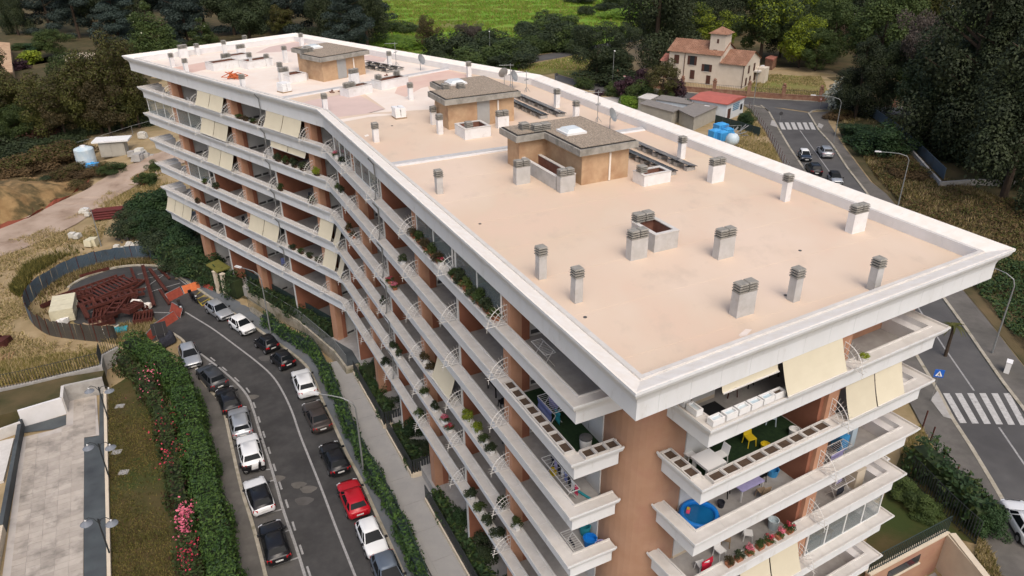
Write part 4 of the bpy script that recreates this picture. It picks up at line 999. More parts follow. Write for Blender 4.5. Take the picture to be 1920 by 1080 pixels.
# ------------------------------------------------------------ trees: right
TR('cypress', 1228, 118, 33, 30, 'huge black green cypress left of the villa', None, 'cypress_tree'); TR('cypress', 1250, 92, 27, 26, 'dark cypress half hidden behind the huge one', None, 'cypress_tree')
for u, v, h, w_, k, n_, lb in [(1340, 62, 26, 26, 'cypress', 'cypress_tree', 'tall dark cypress behind the villa roof'), (1300, 76, 12, 15, 'limetop', 'garden_tree', 'yellow green tree between the cypress and the villa'), (1345, 92, 11, 14, 'lime', 'garden_tree', 'bright lime tree behind the villa tower'),
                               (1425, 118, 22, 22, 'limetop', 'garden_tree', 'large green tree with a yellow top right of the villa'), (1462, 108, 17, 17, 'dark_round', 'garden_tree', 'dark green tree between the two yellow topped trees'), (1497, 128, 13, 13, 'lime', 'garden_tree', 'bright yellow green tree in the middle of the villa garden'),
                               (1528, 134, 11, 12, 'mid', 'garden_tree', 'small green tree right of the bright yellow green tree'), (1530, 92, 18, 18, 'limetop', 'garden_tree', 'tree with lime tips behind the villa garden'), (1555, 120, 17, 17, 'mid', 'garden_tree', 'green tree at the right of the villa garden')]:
    TR(k, u, v, h, w_, lb, None, n_)
for i, (u, v, h, w_, k) in enumerate([(1385, 50, 24, 24, 'dark_round'), (1440, 48, 24, 26, 'mid'), (1500, 60, 22, 24, 'dark_round'), (1570, 60, 22, 26, 'mid'), (1620, 96, 28, 24, 'cypress'), (1640, 150, 22, 20, 'mid'), (1660, 70, 32, 26, 'cedar'), (1720, 80, 28, 26, 'olive'), (1780, 70, 20, 24, 'mid'), (1840, 90, 26, 24, 'cypress'), (1900, 80, 32, 28, 'cypress'), (1950, 120, 30, 28, 'cedar'), (1290, 40, 24, 26, 'dark_round'), (1590, 20, 22, 26, 'dark_round'), (1690, 30, 22, 26, 'dark_round'), (1860, 30, 24, 28, 'dark_round'), (1930, 30, 24, 28, 'dark_round'), (1400, 12, 24, 28, 'dark_round'), (1500, 14, 22, 28, 'dark_round'), (1780, 140, 16, 18, 'mid'), (1860, 150, 18, 20, 'dark_round')]):
    TR(k, u, v, h, w_, 'dark tree in the wood at the upper right', 'dark wood at the upper right', 'wood_tree')
for u, v, h, w_, k, n_, lb in [(1602, 222, 15, 15, 'cypress', 'cypress_tree', 'dark cypress beside the curved street lamp at the junction'), (1588, 208, 8, 9, 'shrub_white', 'blossom_tree', 'white blossoming tree left of the dark cypress'), (1692, 222, 22.5, 17, 'grey_bare', 'bare_tree', 'bare grey tree between dark evergreens'), (1648, 215, 15, 12, 'dark_round', 'wood_tree', 'dark tree left of the bare grey tree'),
                               (1785, 288, 33, 27, 'cypress', 'cypress_tree', 'largest black green cypress at the right, feet in dry grass'), (1755, 262, 19, 20, 'dark_round', 'wood_tree', 'dark tree at the left foot of the largest cypress'), (1880, 372, 27, 24, 'cypress', 'wood_tree', 'big dark tree on the right edge above the dry bank'), (1935, 330, 28, 24, 'cypress', 'cypress_tree', 'dark cypress cut by the right edge of the view'), (1830, 300, 24, 22, 'cypress', 'wood_tree', 'dark tree between the largest cypress and the right edge'), (1720, 232, 12, 13, 'mid', 'wood_tree', 'low green tree under the bare grey tree')]:
    TR(k, u, v, h, w_, lb, None, n_)
for u, v, h, w_, k, lb in [(1662, 292, 5.5, 8.5, 'shrub_hedge', 'dense green bush on the verge before the grey wall'), (1612, 262, 3, 9, 'shrub_hedge', 'low spreading green bush beside the pavement'), (1640, 280, 3.2, 8, 'shrub_hedge', 'low bush left of the dense verge bush'), (1700, 330, 2.4, 6, 'shrub_brown', 'brown dry bush before the end of the grey wall'), (1570, 222, 2.2, 5, 'shrub_brown', 'dry brown bush at the lamp post foot')]:
    TR(k, u, v, h, w_, lb, None, 'verge_bush', 'shrub')
lbox('ivy_bank', 'dark green creeper covering the bank right of the road', [tuple(P(u, v, 4)[:2]) for u, v in [(1795, 500), (1850, 570), (1925, 660), (2000, 740), (2150, 760), (2050, 560), (1900, 470), (1830, 462)]], 16000, 1.0, .16, ['leaf_mid', 'leaf_hedge_dark'], 3, frac=.5)
lbox('scrub_bank', 'brown and green scrub between the right road and the wood', [tuple(P(u, v, 4)[:2]) for u, v in [(1590, 250), (1640, 330), (1670, 362), (1790, 500), (1900, 470), (2000, 500), (2000, 380), (1830, 370), (1760, 340), (1680, 280)]], 26000, .8, .15, ['scrub_brown', 'leaf_olive'], 4, frac=.4)
tufts('dry_grass', 'straw coloured dry grass on the bank right of the road', [tuple(P(u, v, 4)[:2]) for u, v in [(1575, 222), (1640, 330), (1670, 362), (1800, 520), (1960, 520), (1900, 380), (1760, 330), (1700, 230)]], 12000, .55, .05, ['straw', 'straw_green', 'scrub_brown'], 5)
# ------------------------------------------------------------ left field: straw, weeds
LF = [tuple(PG(u, v)[:2]) for u, v in [(-60, 720), (-60, 470), (60, 440), (160, 395), (205, 410), (180, 470), (100, 500), (55, 545), (60, 590), (120, 640), (215, 655), (205, 690)]]
tufts('dry_grass', 'matted straw on the waste ground left of the metal fence', LF, 17000, .30, .05, ['straw', 'straw', 'straw_green'], 6, lean=1.4, thr=.1, clump=.09)
tufts('weeds', 'green weeds along the outside of the curved metal fence', [tuple(PG(u, v)[:2]) for u, v in [(40, 560), (60, 520), (120, 485), (190, 463), (190, 450), (110, 468), (50, 500), (20, 545)]], 3000, .8, .06, ['straw_green', 'leaf_olive'], 7)
tufts('weeds', 'dry weeds on the bank between the dirt track and the far balconies', [tuple(PG(u, v)[:2]) for u, v in [(150, 400), (215, 352), (310, 305), (330, 340), (300, 370), (240, 390), (190, 410)]], 5000, .45, .05, ['straw', 'straw_green'], 8, thr=.2, clump=.12)
tufts('weeds', 'weeds and straw inside the curved fence behind the rusty frames', [tuple(PG(u, v)[:2]) for u, v in [(70, 600), (66, 560), (110, 520), (180, 490), (250, 475), (300, 488), (290, 496), (215, 499), (150, 521), (120, 545), (100, 590)]], 3500, .5, .05, ['straw', 'straw_green', 'scrub_brown'], 9)
tufts('weeds', 'straw in front of the hedge end by the turning circle', [tuple(PG(u, v)[:2]) for u, v in [(190, 640), (230, 610), (290, 600), (300, 612), (270, 640), (240, 650)]], 1500, .5, .05, ['straw', 'straw_green'], 10)
tufts('weeds', 'dry weeds behind the iron railings above the white deck', [tuple(PG(u, v)[:2]) for u, v in [(-60, 735), (190, 690), (190, 660), (-60, 690)]], 5000, .6, .05, ['straw', 'straw_green', 'straw_green'], 11)
tufts('lawn_grass', 'patchy dull lawn beside the paved deck', [tuple(PG(u, v)[:2]) for u, v in [(203, 800), (205, 720), (290, 740), (330, 1100), (208, 1100)]], 14000, .14, .03, ['straw_green', 'leaf_olive', 'scrub_brown'], 12, lean=.8)
tufts('dry_grass', 'dry grass in the compound beside the wire fence', [tuple(P(u, v, 4)[:2]) for u, v in [(1385, 255), (1405, 215), (1432, 248), (1462, 305), (1420, 300), (1380, 275)]], 4000, .5, .05, ['straw', 'straw_green'], 13)
tufts('field_grass', 'lush green meadow grass beyond the hedgerow', [tuple(P(u, v, 4)[:2]) for u, v in [(700, 110), (700, -20), (1250, -20), (1200, 60), (1080, 70), (960, 80)]], 26000, .7, .16, ['leaf_field', 'field_green', 'straw_green'], 14, lean=.6)
tufts('verge_grass', 'yellow green grass between the lane and the far parapet', [tuple(P(u, v, 4)[:2]) for u, v in [(975, 132), (1040, 113), (1120, 100), (1130, 150), (1040, 136)]], 5000, .5, .08, ['leaf_field', 'straw_green', 'straw'], 15)
tufts('dry_grass', 'dry grass in the villa garden behind the brick wall', [tuple(P(u, v, 4)[:2]) for u, v in [(1395, 180), (1400, 152), (1450, 140), (1540, 145), (1560, 188)]], 4000, .4, .07, ['straw', 'straw_green'], 16)
# sandy cut bank left of the dirt track with bushes on top
bk = resample(smooth_path([PG(u, v) for u, v in [(-120, 470), (0, 432), (90, 395), (150, 355), (190, 322)]], 2), 2.0)
mb = MB(); rows = [(0, 0.0), (-1.2, 1.1), (-2.2, 2.6), (-4.5, 3.6), (-9, 3.9), (-16, 3.4), (-30, 0.2)]
rg_ = np.random.default_rng(3); vs = []
for i, q in enumerate(bk):
    d = (bk[min(i + 1, len(bk) - 1)] - bk[max(i - 1, 0)]).normalized(); n_ = Vector((d.y, -d.x, 0))
    env = sstep(0, 6, i) * sstep(0, 12, len(bk) - 1 - i)
    for o, z in rows:
        t = q + n_ * (o - .5); vs.append((t.x + rg_.normal() * .25, t.y + rg_.normal() * .25, hz(t.x, t.y) - .05 + z * env * (1 + rg_.normal() * .12)))
nr_ = len(rows); mb.add(vs, [(i * nr_ + k, i * nr_ + k + 1, (i + 1) * nr_ + k + 1, (i + 1) * nr_ + k) for i in range(len(bk) - 1) for k in range(nr_ - 1)])
bo = mb.build('cut_bank', 'sand_bank', kind='structure', smooth=True)
if bo.data.polygons[10].normal.z < 0: bo.data.flip_normals()
for i, (u, v, h, w_, k) in enumerate([(20, 330, 4, 9, 'shrub_brown'), (60, 325, 4.5, 9, 'shrub_brown'), (100, 312, 4.5, 9, 'shrub_brown'), (135, 300, 4, 8, 'shrub_brown'), (-20, 345, 5, 9, 'shrub_brown'), (60, 300, 5, 10, 'shrub_dark'), (15, 300, 5, 10, 'shrub_dark'), (110, 285, 4, 9, 'shrub_dark'), (150, 330, 2.6, 6, 'shrub_brown'), (190, 325, 2, 5, 'shrub_brown'), (215, 322, 1.8, 5, 'shrub_mid'), (10, 372, 2.4, 6, 'shrub_brown'), (45, 360, 2.6, 6, 'shrub_brown'), (85, 352, 2.2, 5, 'shrub_dark'), (120, 338, 2.4, 5.5, 'shrub_brown'), (30, 400, 1.4, 4, 'shrub_brown'), (75, 385, 1.2, 4, 'shrub_brown'), (150, 352, 1.5, 4, 'shrub_brown')]):
    TR(k, u, v, h, w_, 'dry scrub bush on top of the sandy cut bank', 'scrub on the sandy bank', 'scrub_bush', 'shrub')
hedge('dark_hedge', 'dark clipped hedge behind the white shed', [PG(130, 258), PG(200, 244), PG(290, 232)], 3, 3.6, 'leaf_dark', dens=14, size=.3, seed=5)
for u, v, h, w_, k, lb in [(278, 346, 2.6, 3.4, 'shrub_mid', 'green bush left of the fourth balcony end'), (292, 318, 1.8, 2.6, 'shrub_mid', 'small green bush beside the dirt track at the balcony end')]:
    TR(k, u, v, h, w_, lb, None, 'bush', 'shrub')
# dense shrubs at the foot of the left end
for i, (u, v, h, w_) in enumerate([(262, 418, 4.2, 6.5), (285, 410, 4.6, 6.5), (305, 412, 5, 6.5), (262, 445, 3.6, 6), (285, 440, 4, 6.5), (310, 445, 4.4, 6.5), (320, 470, 4, 6), (340, 485, 4, 6), (355, 460, 4, 6), (345, 500, 3.4, 5.5), (370, 505, 3.6, 6), (395, 520, 3.2, 5), (385, 490, 3.4, 5.5), (330, 440, 4, 6), (410, 530, 2.6, 4), (300, 460, 3.2, 5)]):
    TR('shrub_hedge' if i % 3 else 'shrub_dark', u, v, h, w_, 'dark green shrub massed at the foot of the far wing', 'shrubs massed below the far wing', 'garden_shrub', 'shrub')
# street hedges
hp = resample(smooth_path([P(u, v) for u, v in [(250, 668), (295, 688), (340, 735), (363, 800), (378, 880), (398, 970), (421, 1070), (476, 1400)]], 1), 1.5)
hedge('conifer_hedge', 'tall bright green conifer hedge along the left pavement', hp, 2.05, 2.4, 'leaf_hedge', dens=95, size=.125, seed=2, rough=.36, mats2='leaf_hedge_dark', frac=.35)
hp2 = resample(smooth_path([P(u, v) for u, v in [(232, 690), (278, 730), (312, 800), (330, 880), (347, 980), (370, 1090), (425, 1400)]], 1), 1.5)
hedge('oleander_hedge', 'looser oleander hedge with rusty and pink blooms behind the conifer hedge', hp2, 1.3, 1.7, 'leaf_mid', dens=55, size=.14, seed=3, rough=.4, mats2='leaf_red', frac=.14)
def blossom(u, v, z, n, r, m, label, seed):
    q = P(u, v, z); rg = np.random.default_rng(seed); d = rg.normal(size=(n, 3)) * np.array([r * .6, r, r * .5]); vv, qq = leaves(np.array([tuple(q)]) + d, np.tile(np.array([[0, 0, 1.]]), (n, 1)), .09, rg, .8, .8)
    o = bpy.data.objects.new('oleander_blossom', fast_mesh('oleander_blossom', vv, qq, [m])); COL.objects.link(o); tag(o, label, 'flowers', None, 'stuff')
blossom(345, 962, 2.2, 200, .6, 'flower_pink', 'large pink oleander blossom cluster on the hedge', 1); blossom(346, 992, 2.0, 70, .4, 'flower_pink', 'small pink blossoms below the large cluster', 2); blossom(352, 1037, 2.0, 90, .6, 'flower_red', 'faded rusty pink blossoms at the bottom of the oleander hedge', 3)
blossom(275, 712, 2.0, 60, 1.1, 'flower_pink', 'scattered pink blossoms at the top of the oleander hedge', 4); blossom(312, 790, 2.0, 60, 1.2, 'flower_red', 'scattered red blossoms in the middle of the oleander hedge', 5); blossom(326, 850, 2.0, 80, 1.0, 'flower_red', 'rusty red blossoms half way down the oleander hedge', 6)
# ------------------------------------------------------------ vehicles
def paint(name, c, rough=.32, metal=.0): return mat(name, c, rough=rough, metal=metal, spec=.35, coat=.2)
paint('car_silver', (.42, .44, .46), .35, .5); paint('car_white', (.72, .73, .73)); paint('car_black', (.010, .010, .012)); paint('car_grey', (.055, .058, .062), .35, .3)
paint('car_red', (.42, .008, .018)); paint('car_brown', (.060, .048, .042), .35, .3); paint('car_bluegrey', (.14, .17, .21), .35, .4); paint('car_navy', (.02, .03, .05))
mat('car_glass', (.010, .012, .014), rough=.2, spec=.07); mat('tyre', (.012, .012, .012), rough=.85); mat('rim', (.36, .36, .37), rough=.4, metal=.6)
mat('tail_light', (.40, .008, .012), rough=.25, spec=.5); mat('head_light', (.62, .64, .66), rough=.12, spec=.8); mat('plate', (.62, .62, .60), rough=.5); mat('trim_black', (.015, .015, .016), rough=.55)
KINDS = {  # length, width, height, belt, hood height, screen base x, roof front x, roof rear x, tail base x
    'hatch': (4.05, 1.74, 1.45, .93, .86, .19, .02, -.36, -.475), 'small': (3.45, 1.62, 1.47, .93, .86, .24, .06, -.36, -.475), 'micro': (2.75, 1.60, 1.54, .95, .88, .30, .10, -.34, -.47),
    'suv': (4.40, 1.83, 1.62, 1.04, .97, .19, .03, -.38, -.475), 'sedan': (4.50, 1.80, 1.44, .93, .87, .15, -.01, -.25, -.40), 'wagon': (4.30, 1.76, 1.50, .95, .86, .19, .02, -.41, -.475)}
CARM = {}
def car_meshes(kind):
    if kind in CARM: return CARM[kind]
    Lc, W, Hc, belt, hood, xs, xf, xr, xt = KINDS[kind]; hw = W / 2; d = {}
    st = [(-.5, .80, .42, belt - .16), (-.485, .90, .30, belt - .06), (-.44, .97, .24, belt), (-.30, 1, .22, belt), (0, 1, .22, belt), (xs - .02, 1, .22, belt - .01), (xs + .06, .99, .22, (belt + hood) / 2), (.38, .97, .22, hood - .04), (.45, .92, .24, hood - .13), (.485, .84, .28, hood - .24), (.5, .74, .40, hood - .34)]
    if kind == 'sedan': st[2] = (-.44, .96, .24, belt - .02)
    mb = MB(); rings = []
    for x, wf, zb, zs in st:
        w = hw * wf; half = [(w * .86, zb), (w * .985, zb + .12), (w, zb + .28), (w * .985, zs - .12), (w * .93, zs - .02), (w * .70, zs + .015), (w * .30, zs + .03)]
        rings.append([(x * Lc, y, z) for y, z in half] + [(x * Lc, -y, z) for y, z in half[::-1]])
    n = len(rings[0])
    vs = [q for r in rings for q in r]; fs = [(i * n + (k + 1) % n, i * n + k, (i + 1) * n + k, (i + 1) * n + (k + 1) % n) for i in range(len(rings) - 1) for k in range(n)]
    fs += [tuple(range(n)), tuple(range((len(rings) - 1) * n, len(rings) * n))[::-1]]
    mb.add(vs, fs); d['body'] = mb
    # cabin
    w0, w1 = hw * .94, hw * .70; zt = Hc - .05
    base = [(xs * Lc, w0 * .93), (xs * Lc * .4, w0), (xt * Lc * .6, w0), (xt * Lc, w0 * .90)]; top = [(xf * Lc, w1 * .92), (xf * Lc * .5 + xr * Lc * .2, w1), (xr * Lc * .7, w1), (xr * Lc, w1 * .90)]
    ringb = [(x, y, belt - .03) for x, y in base] + [(x, -y, belt - .03) for x, y in base[::-1]]; ringt = [(x, y, zt) for x, y in top] + [(x, -y, zt) for x, y in top[::-1]]
    ringc = [(x * .93 - .02, y * .72, Hc) for x, y, z in ringt]
    m2 = MB(); vs = ringb + ringt + ringc; n = 8
    fs = [(k, (k + 1) % n, n + (k + 1) % n, n + k)[::-1] for k in range(n)] + [(n + k, n + (k + 1) % n, 2 * n + (k + 1) % n, 2 * n + k)[::-1] for k in range(n)] + [tuple(range(2 * n, 3 * n))[::-1]]
    m2.add(vs, fs); d['cabin'] = m2
    def panel(q, ins, off=.012):
        q = [Vector(t) for t in q]; c = sum(q, Vector()) / 4; nr = (q[1] - q[0]).cross(q[3] - q[0]).normalized()
        if nr.dot(c - Vector((0, 0, belt - .2))) < 0: nr = -nr
        r = []
        for i in range(4):
            a = q[(i + 1) % 4] - q[i]; b = q[i - 1] - q[i]; r.append(q[i] + a.normalized() * ins + b.normalized() * ins + nr * off)
        m = MB(); m.add(r, [(0, 1, 2, 3)]); 
        vv = (r[1] - r[0]).cross(r[2] - r[0])
        if vv.dot(nr) < 0: m.f = [(3, 2, 1, 0)]
        return m
    d['windscreen'] = panel([ringb[0], ringb[7], ringt[7], ringt[0]], .045); _lo = lambda a, b: tuple(a[i] + (b[i] - a[i]) * .22 for i in range(3)); d['rear_window'] = panel([_lo(ringb[3], ringt[3]), _lo(ringb[4], ringt[4]), ringt[4], ringt[3]], .06)
    d['side'] = [panel([ringb[0], ringb[1], ringt[1], ringt[0]], .05), panel([ringb[1], ringb[2], ringt[2], ringt[1]], .05), panel([ringb[2], ringb[3], ringt[3], ringt[2]], .07),
                 panel([ringb[7], ringb[6], ringt[6], ringt[7]], .05), panel([ringb[6], ringb[5], ringt[5], ringt[6]], .05), panel([ringb[5], ringb[4], ringt[4], ringt[5]], .07)]
    r = .31 if kind != 'suv' else .34; wx = (-.31 * Lc, .31 * Lc) if kind != 'micro' else (-.34 * Lc, .33 * Lc)
    m = MB(); m.lathe([(r * .62, -.1), (r * .95, -.1), (r, -.06), (r, .06), (r * .95, .1), (r * .62, .1)], n=14); ty = MB(); ty.v = [(x, z, y) for x, y, z in m.v]; ty.f = m.f; ty.m = m.m; d['tyre'] = ty
    m = MB(); m.lathe([(r * .61, -.085), (r * .61, .085)], n=12); ri = MB(); ri.v = [(x, z, y) for x, y, z in m.v]; ri.f = m.f; ri.m = m.m; d['rim'] = ri
    m = MB(); m.lathe([(r * 1.16, -.03), (r * 1.16, .03)], n=14); ar = MB(); ar.v = [(x, z, y) for x, y, z in m.v]; ar.f = m.f; ar.m = m.m; d['arch'] = ar
    tl = MB(); tl.box(-.06, .06, -.17, .17, -.09, .09); d['tail'] = tl
    hl = MB(); hl.box(-.10, .10, -.16, .16, -.07, .07); d['head'] = hl
    pm = MB(); pm.box(-.012, .012, -.26, .26, -.06, .06); d['plate'] = pm
    gm = MB(); gm.box(-.03, .03, -.5, .5, -.09, .09); d['grille'] = gm
    mm = MB(); mm.box(-.06, .08, -.10, .10, -.06, .07); d['mirror'] = mm
    bp = MB(); bp.box(-.03, .03, -.55, .55, -.07, .07); d['bumper'] = bp
    mts = dict(body='car_white', cabin='car_white', windscreen='car_glass', rear_window='car_glass', tyre='tyre', rim='rim', arch='trim_black', tail='tail_light', head='head_light', plate='plate', grille='trim_black', mirror='trim_black', bumper='trim_black')
    out = {k: m.mesh(k, mts[k], smooth=k in ('body', 'tyre', 'cabin')) for k, m in d.items() if k != 'side'}; out['side'] = [m.mesh('side_window', 'car_glass') for m in d['side']]; out['info'] = (Lc, hw, belt, hood, r, wx, xs)
    CARM[kind] = out; return out
def recolor(o, m):
    o.material_slots[0].link = 'OBJECT'; o.material_slots[0].material = MT[m]
def car(kind, loc, rz, color, label, group, roof=None):
    ms = car_meshes(kind); Lc, hw, belt, hood, r, wx, xs = ms['info']; t = thing('parked_car', label, 'car', tuple(loc), 0, group); t.rotation_euler = (0, 0, rz)
    b = place(ms['body'], 'body', t); recolor(b, color); c = place(ms['cabin'], 'roof', t); recolor(c, roof or color)
    place(ms['windscreen'], 'windscreen', t); place(ms['rear_window'], 'rear_window', t)
    for s in ms['side']: place(s, 'side_window', t)
    for x in wx:
        for s in (-1, 1):
            place(ms['arch'], 'wheel_arch', b, (x, s * (hw - .015), r + .03)); w_ = place(ms['tyre'], 'wheel', t, (x, s * (hw - .07), r)); place(ms['rim'], 'rim', w_, (0, s * .02, 0))
    for s in (-1, 1):
        place(ms['tail'], 'tail_light', t, (-Lc * .478, s * hw * .74, belt - .17), s * -.35); place(ms['head'], 'head_light', t, (Lc * .455, s * hw * .72, hood - .24), s * .5); place(ms['mirror'], 'wing_mirror', t, (Lc * (xs - .04), s * (hw + .07), belt + .03))
    place(ms['plate'], 'number_plate', t, (-Lc * .502, 0, .62)); place(ms['plate'], 'number_plate', t, (Lc * .503, 0, .42)); place(ms['grille'], 'grille', t, (Lc * .488, 0, .44)); place(ms['bumper'], 'bumper_trim', t, (-Lc * .49, 0, .38))
    return t
def near_dir(path, q):
    i = min(range(len(path) - 1), key=lambda k: ((path[k] + path[k + 1]) / 2 - q).length); return (path[i + 1] - path[i]).normalized()
def park(kind, u, v, toward, color, label, group='cars parked along the left street', roof=None, path=None, z=0.02, turn=0.0):
    q = P(u, v, z + .65); q = Vector((q.x, q.y, z + .015)); d = near_dir(path or lanec, q); 
    if not toward: d = -d
    return car(kind, q, math.atan2(d.y, d.x) + turn, color, label, group, roof)
lanec = [Vector((q.x, q.y, 0)) for q in ctr]; lanel = [Vector((q.x, q.y, 0)) for q in lkp]; laner = [Vector((q.x, q.y, 0)) for q in rkp]
for a in [('hatch', 356, 666, True, 'car_silver', 'silver hatchback facing the viewer at the head of the left row'), ('suv', 397, 706, False, 'car_grey', 'dark grey estate with roof rails behind the silver hatchback'), ('hatch', 428, 748, False, 'car_black', 'black hatchback between the grey estate and the silver wagon'),
          ('wagon', 450, 790, False, 'car_silver', 'silver wagon seen from behind in the left row'), ('suv', 469, 846, False, 'car_white', 'white crossover seen from behind just above the motorcycle'), ('hatch', 485, 927, False, 'car_white', 'white hatchback with a black glass roof below the motorcycle', 'car_black'), ('hatch', 514, 1014, False, 'car_black', 'large black hatchback at the bottom of the left row')]:
    park(*a[:6], roof=a[6] if len(a) > 6 else None, path=lanel)
for a in [('hatch', 411, 581, True, 'car_silver', 'silver hatchback facing the viewer beside the yellow hatched bay'), ('small', 454, 609, True, 'car_white', 'small white car facing the viewer below the silver hatchback'), ('micro', 500, 643, False, 'car_black', 'very short black car below the small white car'), ('micro', 530, 673, False, 'car_black', 'second very short black car just above the white coupe'),
          ('suv', 570, 717, False, 'car_white', 'white coupe style crossover seen from behind in the right row'), ('sedan', 594, 778, False, 'car_brown', 'dark brown saloon below the white coupe'), ('hatch', 627, 857, False, 'car_black', 'black hatchback just above the red car'), ('hatch', 662, 932, False, 'car_red', 'red hatchback parked at the right kerb'),
          ('small', 697, 1007, True, 'car_white', 'small white car facing the viewer below the red car'), ('hatch', 730, 1078, True, 'car_bluegrey', 'blue grey car cut by the bottom edge')]:
    park(*a, path=laner)
rdl = [Vector((q.x, q.y, 4)) for q in rlp]
for a in [('small', 1509, 291, True, 'car_navy', 'dark blue small car with a white roof at the left kerb', 'car_white'), ('suv', 1526, 316, False, 'car_black', 'black crossover behind the white roofed small car', None), ('suv', 1547, 284, False, 'car_silver', 'silver crossover driving up to the crossing', None), ('small', 1566, 334, True, 'car_silver', 'silver convertible with a black soft top half hidden by the parapet', 'trim_black'), ('hatch', 1922, 978, False, 'car_white', 'white car cut by the right edge of the view', None)]:
    park(*a[:6], group='cars on the side road', roof=a[6], path=rdl, z=4.04)

# scooters and a motorcycle
def scooter(u, v, ang, label, m_body, covered=False, z=.15):
    q = P(u, v, z); t = thing('scooter' if not covered else 'covered_scooter', label, 'scooter', tuple(q), 0, 'two wheelers on the left street'); t.rotation_euler = (0, 0, ang)
    def ch(n_, mb, m, par=None, smooth=False):
        o = bpy.data.objects.new(n_, mb.mesh(n_, m, smooth=smooth)); COL.objects.link(o); o.parent = par or t; return o
    if covered:
        mb = MB(); rg = np.random.default_rng(5); vs = []
        prof = [(-.95, .25, .55), (-.6, .36, .95), (-.1, .38, .85), (.35, .40, 1.05), (.62, .42, 1.35), (.85, .30, 1.0), (1.0, .22, .5)]
        for x, w_, h in prof:
            for k in range(7):
                a = math.pi * k / 6; vs.append((x + rg.normal() * .02, w_ * math.cos(a) * (1 + .15 * (1 - math.sin(a))), .04 + h * math.sin(a) ** .7 + rg.normal() * .02))
        fs = [(i * 7 + k, i * 7 + k + 1, (i + 1) * 7 + k + 1, (i + 1) * 7 + k) for i in range(6) for k in range(6)] + [tuple(range(7)), tuple(range(42, 49))]
        mb.add(vs, fs); ch('cover', mb, 'dark_fabric'); return t
    for x in (-.6, .68):
        m = MB(); m.lathe([(.14, -.05), (.25, -.06), (.27, 0), (.25, .06), (.14, .05)], n=12); w_ = MB(); w_.v = [(a + x, c, b + .27) for a, b, c in m.v]; w_.f = m.f; w_.m = m.m
        wo = ch('wheel', w_, 'tyre'); h = MB(); h.lathe([(.14, -.05), (.14, .05)], n=10); hh = MB(); hh.v = [(a + x, c, b + .27) for a, b, c in h.v]; hh.f = h.f; hh.m = h.m; ch('rim', hh, 'rim', wo)
    mb = MB(); mb.add([(-.85, -.16, .5), (-.2, -.20, .38), (-.2, .20, .38), (-.85, .16, .5), (-.92, -.12, .82), (-.15, -.18, .75), (-.15, .18, .75), (-.92, .12, .82)], [(3, 2, 1, 0), (4, 5, 6, 7), (0, 1, 5, 4), (1, 2, 6, 5), (2, 3, 7, 6), (3, 0, 4, 7)]); ch('rear_body', mb, m_body)
    mb = MB(); mb.box(-.25, .35, -.19, .19, .26, .36); ch('footboard', mb, m_body)
    mb = MB(); mb.add([(.30, -.22, .3), (.55, -.16, .35), (.55, .16, .35), (.30, .22, .3), (.42, -.2, .95), (.62, -.12, .95), (.62, .12, .95), (.42, .2, .95)], [(3, 2, 1, 0), (4, 5, 6, 7), (0, 1, 5, 4), (1, 2, 6, 5), (2, 3, 7, 6), (3, 0, 4, 7)]); ch('leg_shield', mb, m_body)
    mb = MB(); mb.box(-.80, -.12, -.14, .14, .80, .90); ch('seat', mb, 'trim_black')
    mb = MB(); mb.tube([(.5, -.36, 1.08), (.55, 0, 1.0), (.5, .36, 1.08)], .022, 5); ch('handlebar', mb, 'trim_black'); mb = MB(); mb.tube([(.68, 0, .27), (.5, 0, 1.0)], .04, 6); ch('fork', mb, 'galv')
    mb = MB(); mb.box(.60, .68, -.1, .1, .84, .98); ch('head_light', mb, 'head_light'); mb = MB(); mb.box(-1.05, -.86, -.18, .18, .85, 1.15); ch('top_box', mb, m_body)
    return t
scooter(365, 565, R(-45), 'dark scooter leaning on its stand by the orange barrier', 'car_black'); scooter(340, 584, R(-60), 'dark red scooter at the open end of the barriers', 'car_brown'); scooter(314, 645, R(60), 'scooter under a grey cover beside the black backed board', 'car_black', True)
scooter(478, 886, R(20), 'black motorcycle parked across between two white cars', 'car_black', z=.05)

# ------------------------------------------------------------ street lamps
def street_lamp(base, h, arm, dirv, label, group, m='galv', head=True):
    t = thing('street_lamp', label, 'street lamp', tuple(base), 0, group); b = Vector(base); d = Vector((dirv[0], dirv[1], 0)).normalized()
    mb = MB(); mb.tube([b, b + Vector((0, 0, h * .5)), b + Vector((0, 0, h * .88))], [.085, .07, .055], 8); mb.build('pole', m, t)
    mb = MB(); mb.tube([b + Vector((0, 0, h * .88)), b + Vector((0, 0, h * .95)) + d * arm * .08, b + Vector((0, 0, h * .99)) + d * arm * .35, b + Vector((0, 0, h)) + d * arm * .7, b + Vector((0, 0, h)) + d * arm], [.05, .05, .045, .04, .04], 7); mb.build('arm', m, t)
    e = b + Vector((0, 0, h)) + d * arm; mb = MB(); mb.obox((e + d * .32), d, .42, .15, e.z - .03, e.z + .09, taper=.85); hd = mb.build('lamp_head', 'lamp_head', t)
    mb = MB(); mb.obox((e + d * .38), d, .28, .11, e.z - .06, e.z - .03); mb.build('lens', 'lamp_glass', hd)
    return t
gL = 'street lamps with curved arms'
def d_px(b, u, v, z): q = P(u, v, z); return (q.x - b.x, q.y - b.y)
b = P(683, 893, .13); street_lamp(b, 7.6, 3.0, d_px(b, 575, 738, 7.6), 'curved street lamp rising beside the red car', gL)
b = P(508, 626, .13); street_lamp(b, 7.4, 2.6, d_px(b, 436, 500, 7.4), 'curved street lamp whose head hangs beside the mossy gate roof', gL)
b = P(1860, 662, 4.12); street_lamp(b, 7.8, 2.6, d_px(b, 1872, 508, 11.8), 'curved street lamp just right of the roof corner', gL)
b = P(1563, 268, 4.12); street_lamp(b, 7.8, 4.2, (-1, .35), 'curved street lamp beside the crossing at the junction', gL)
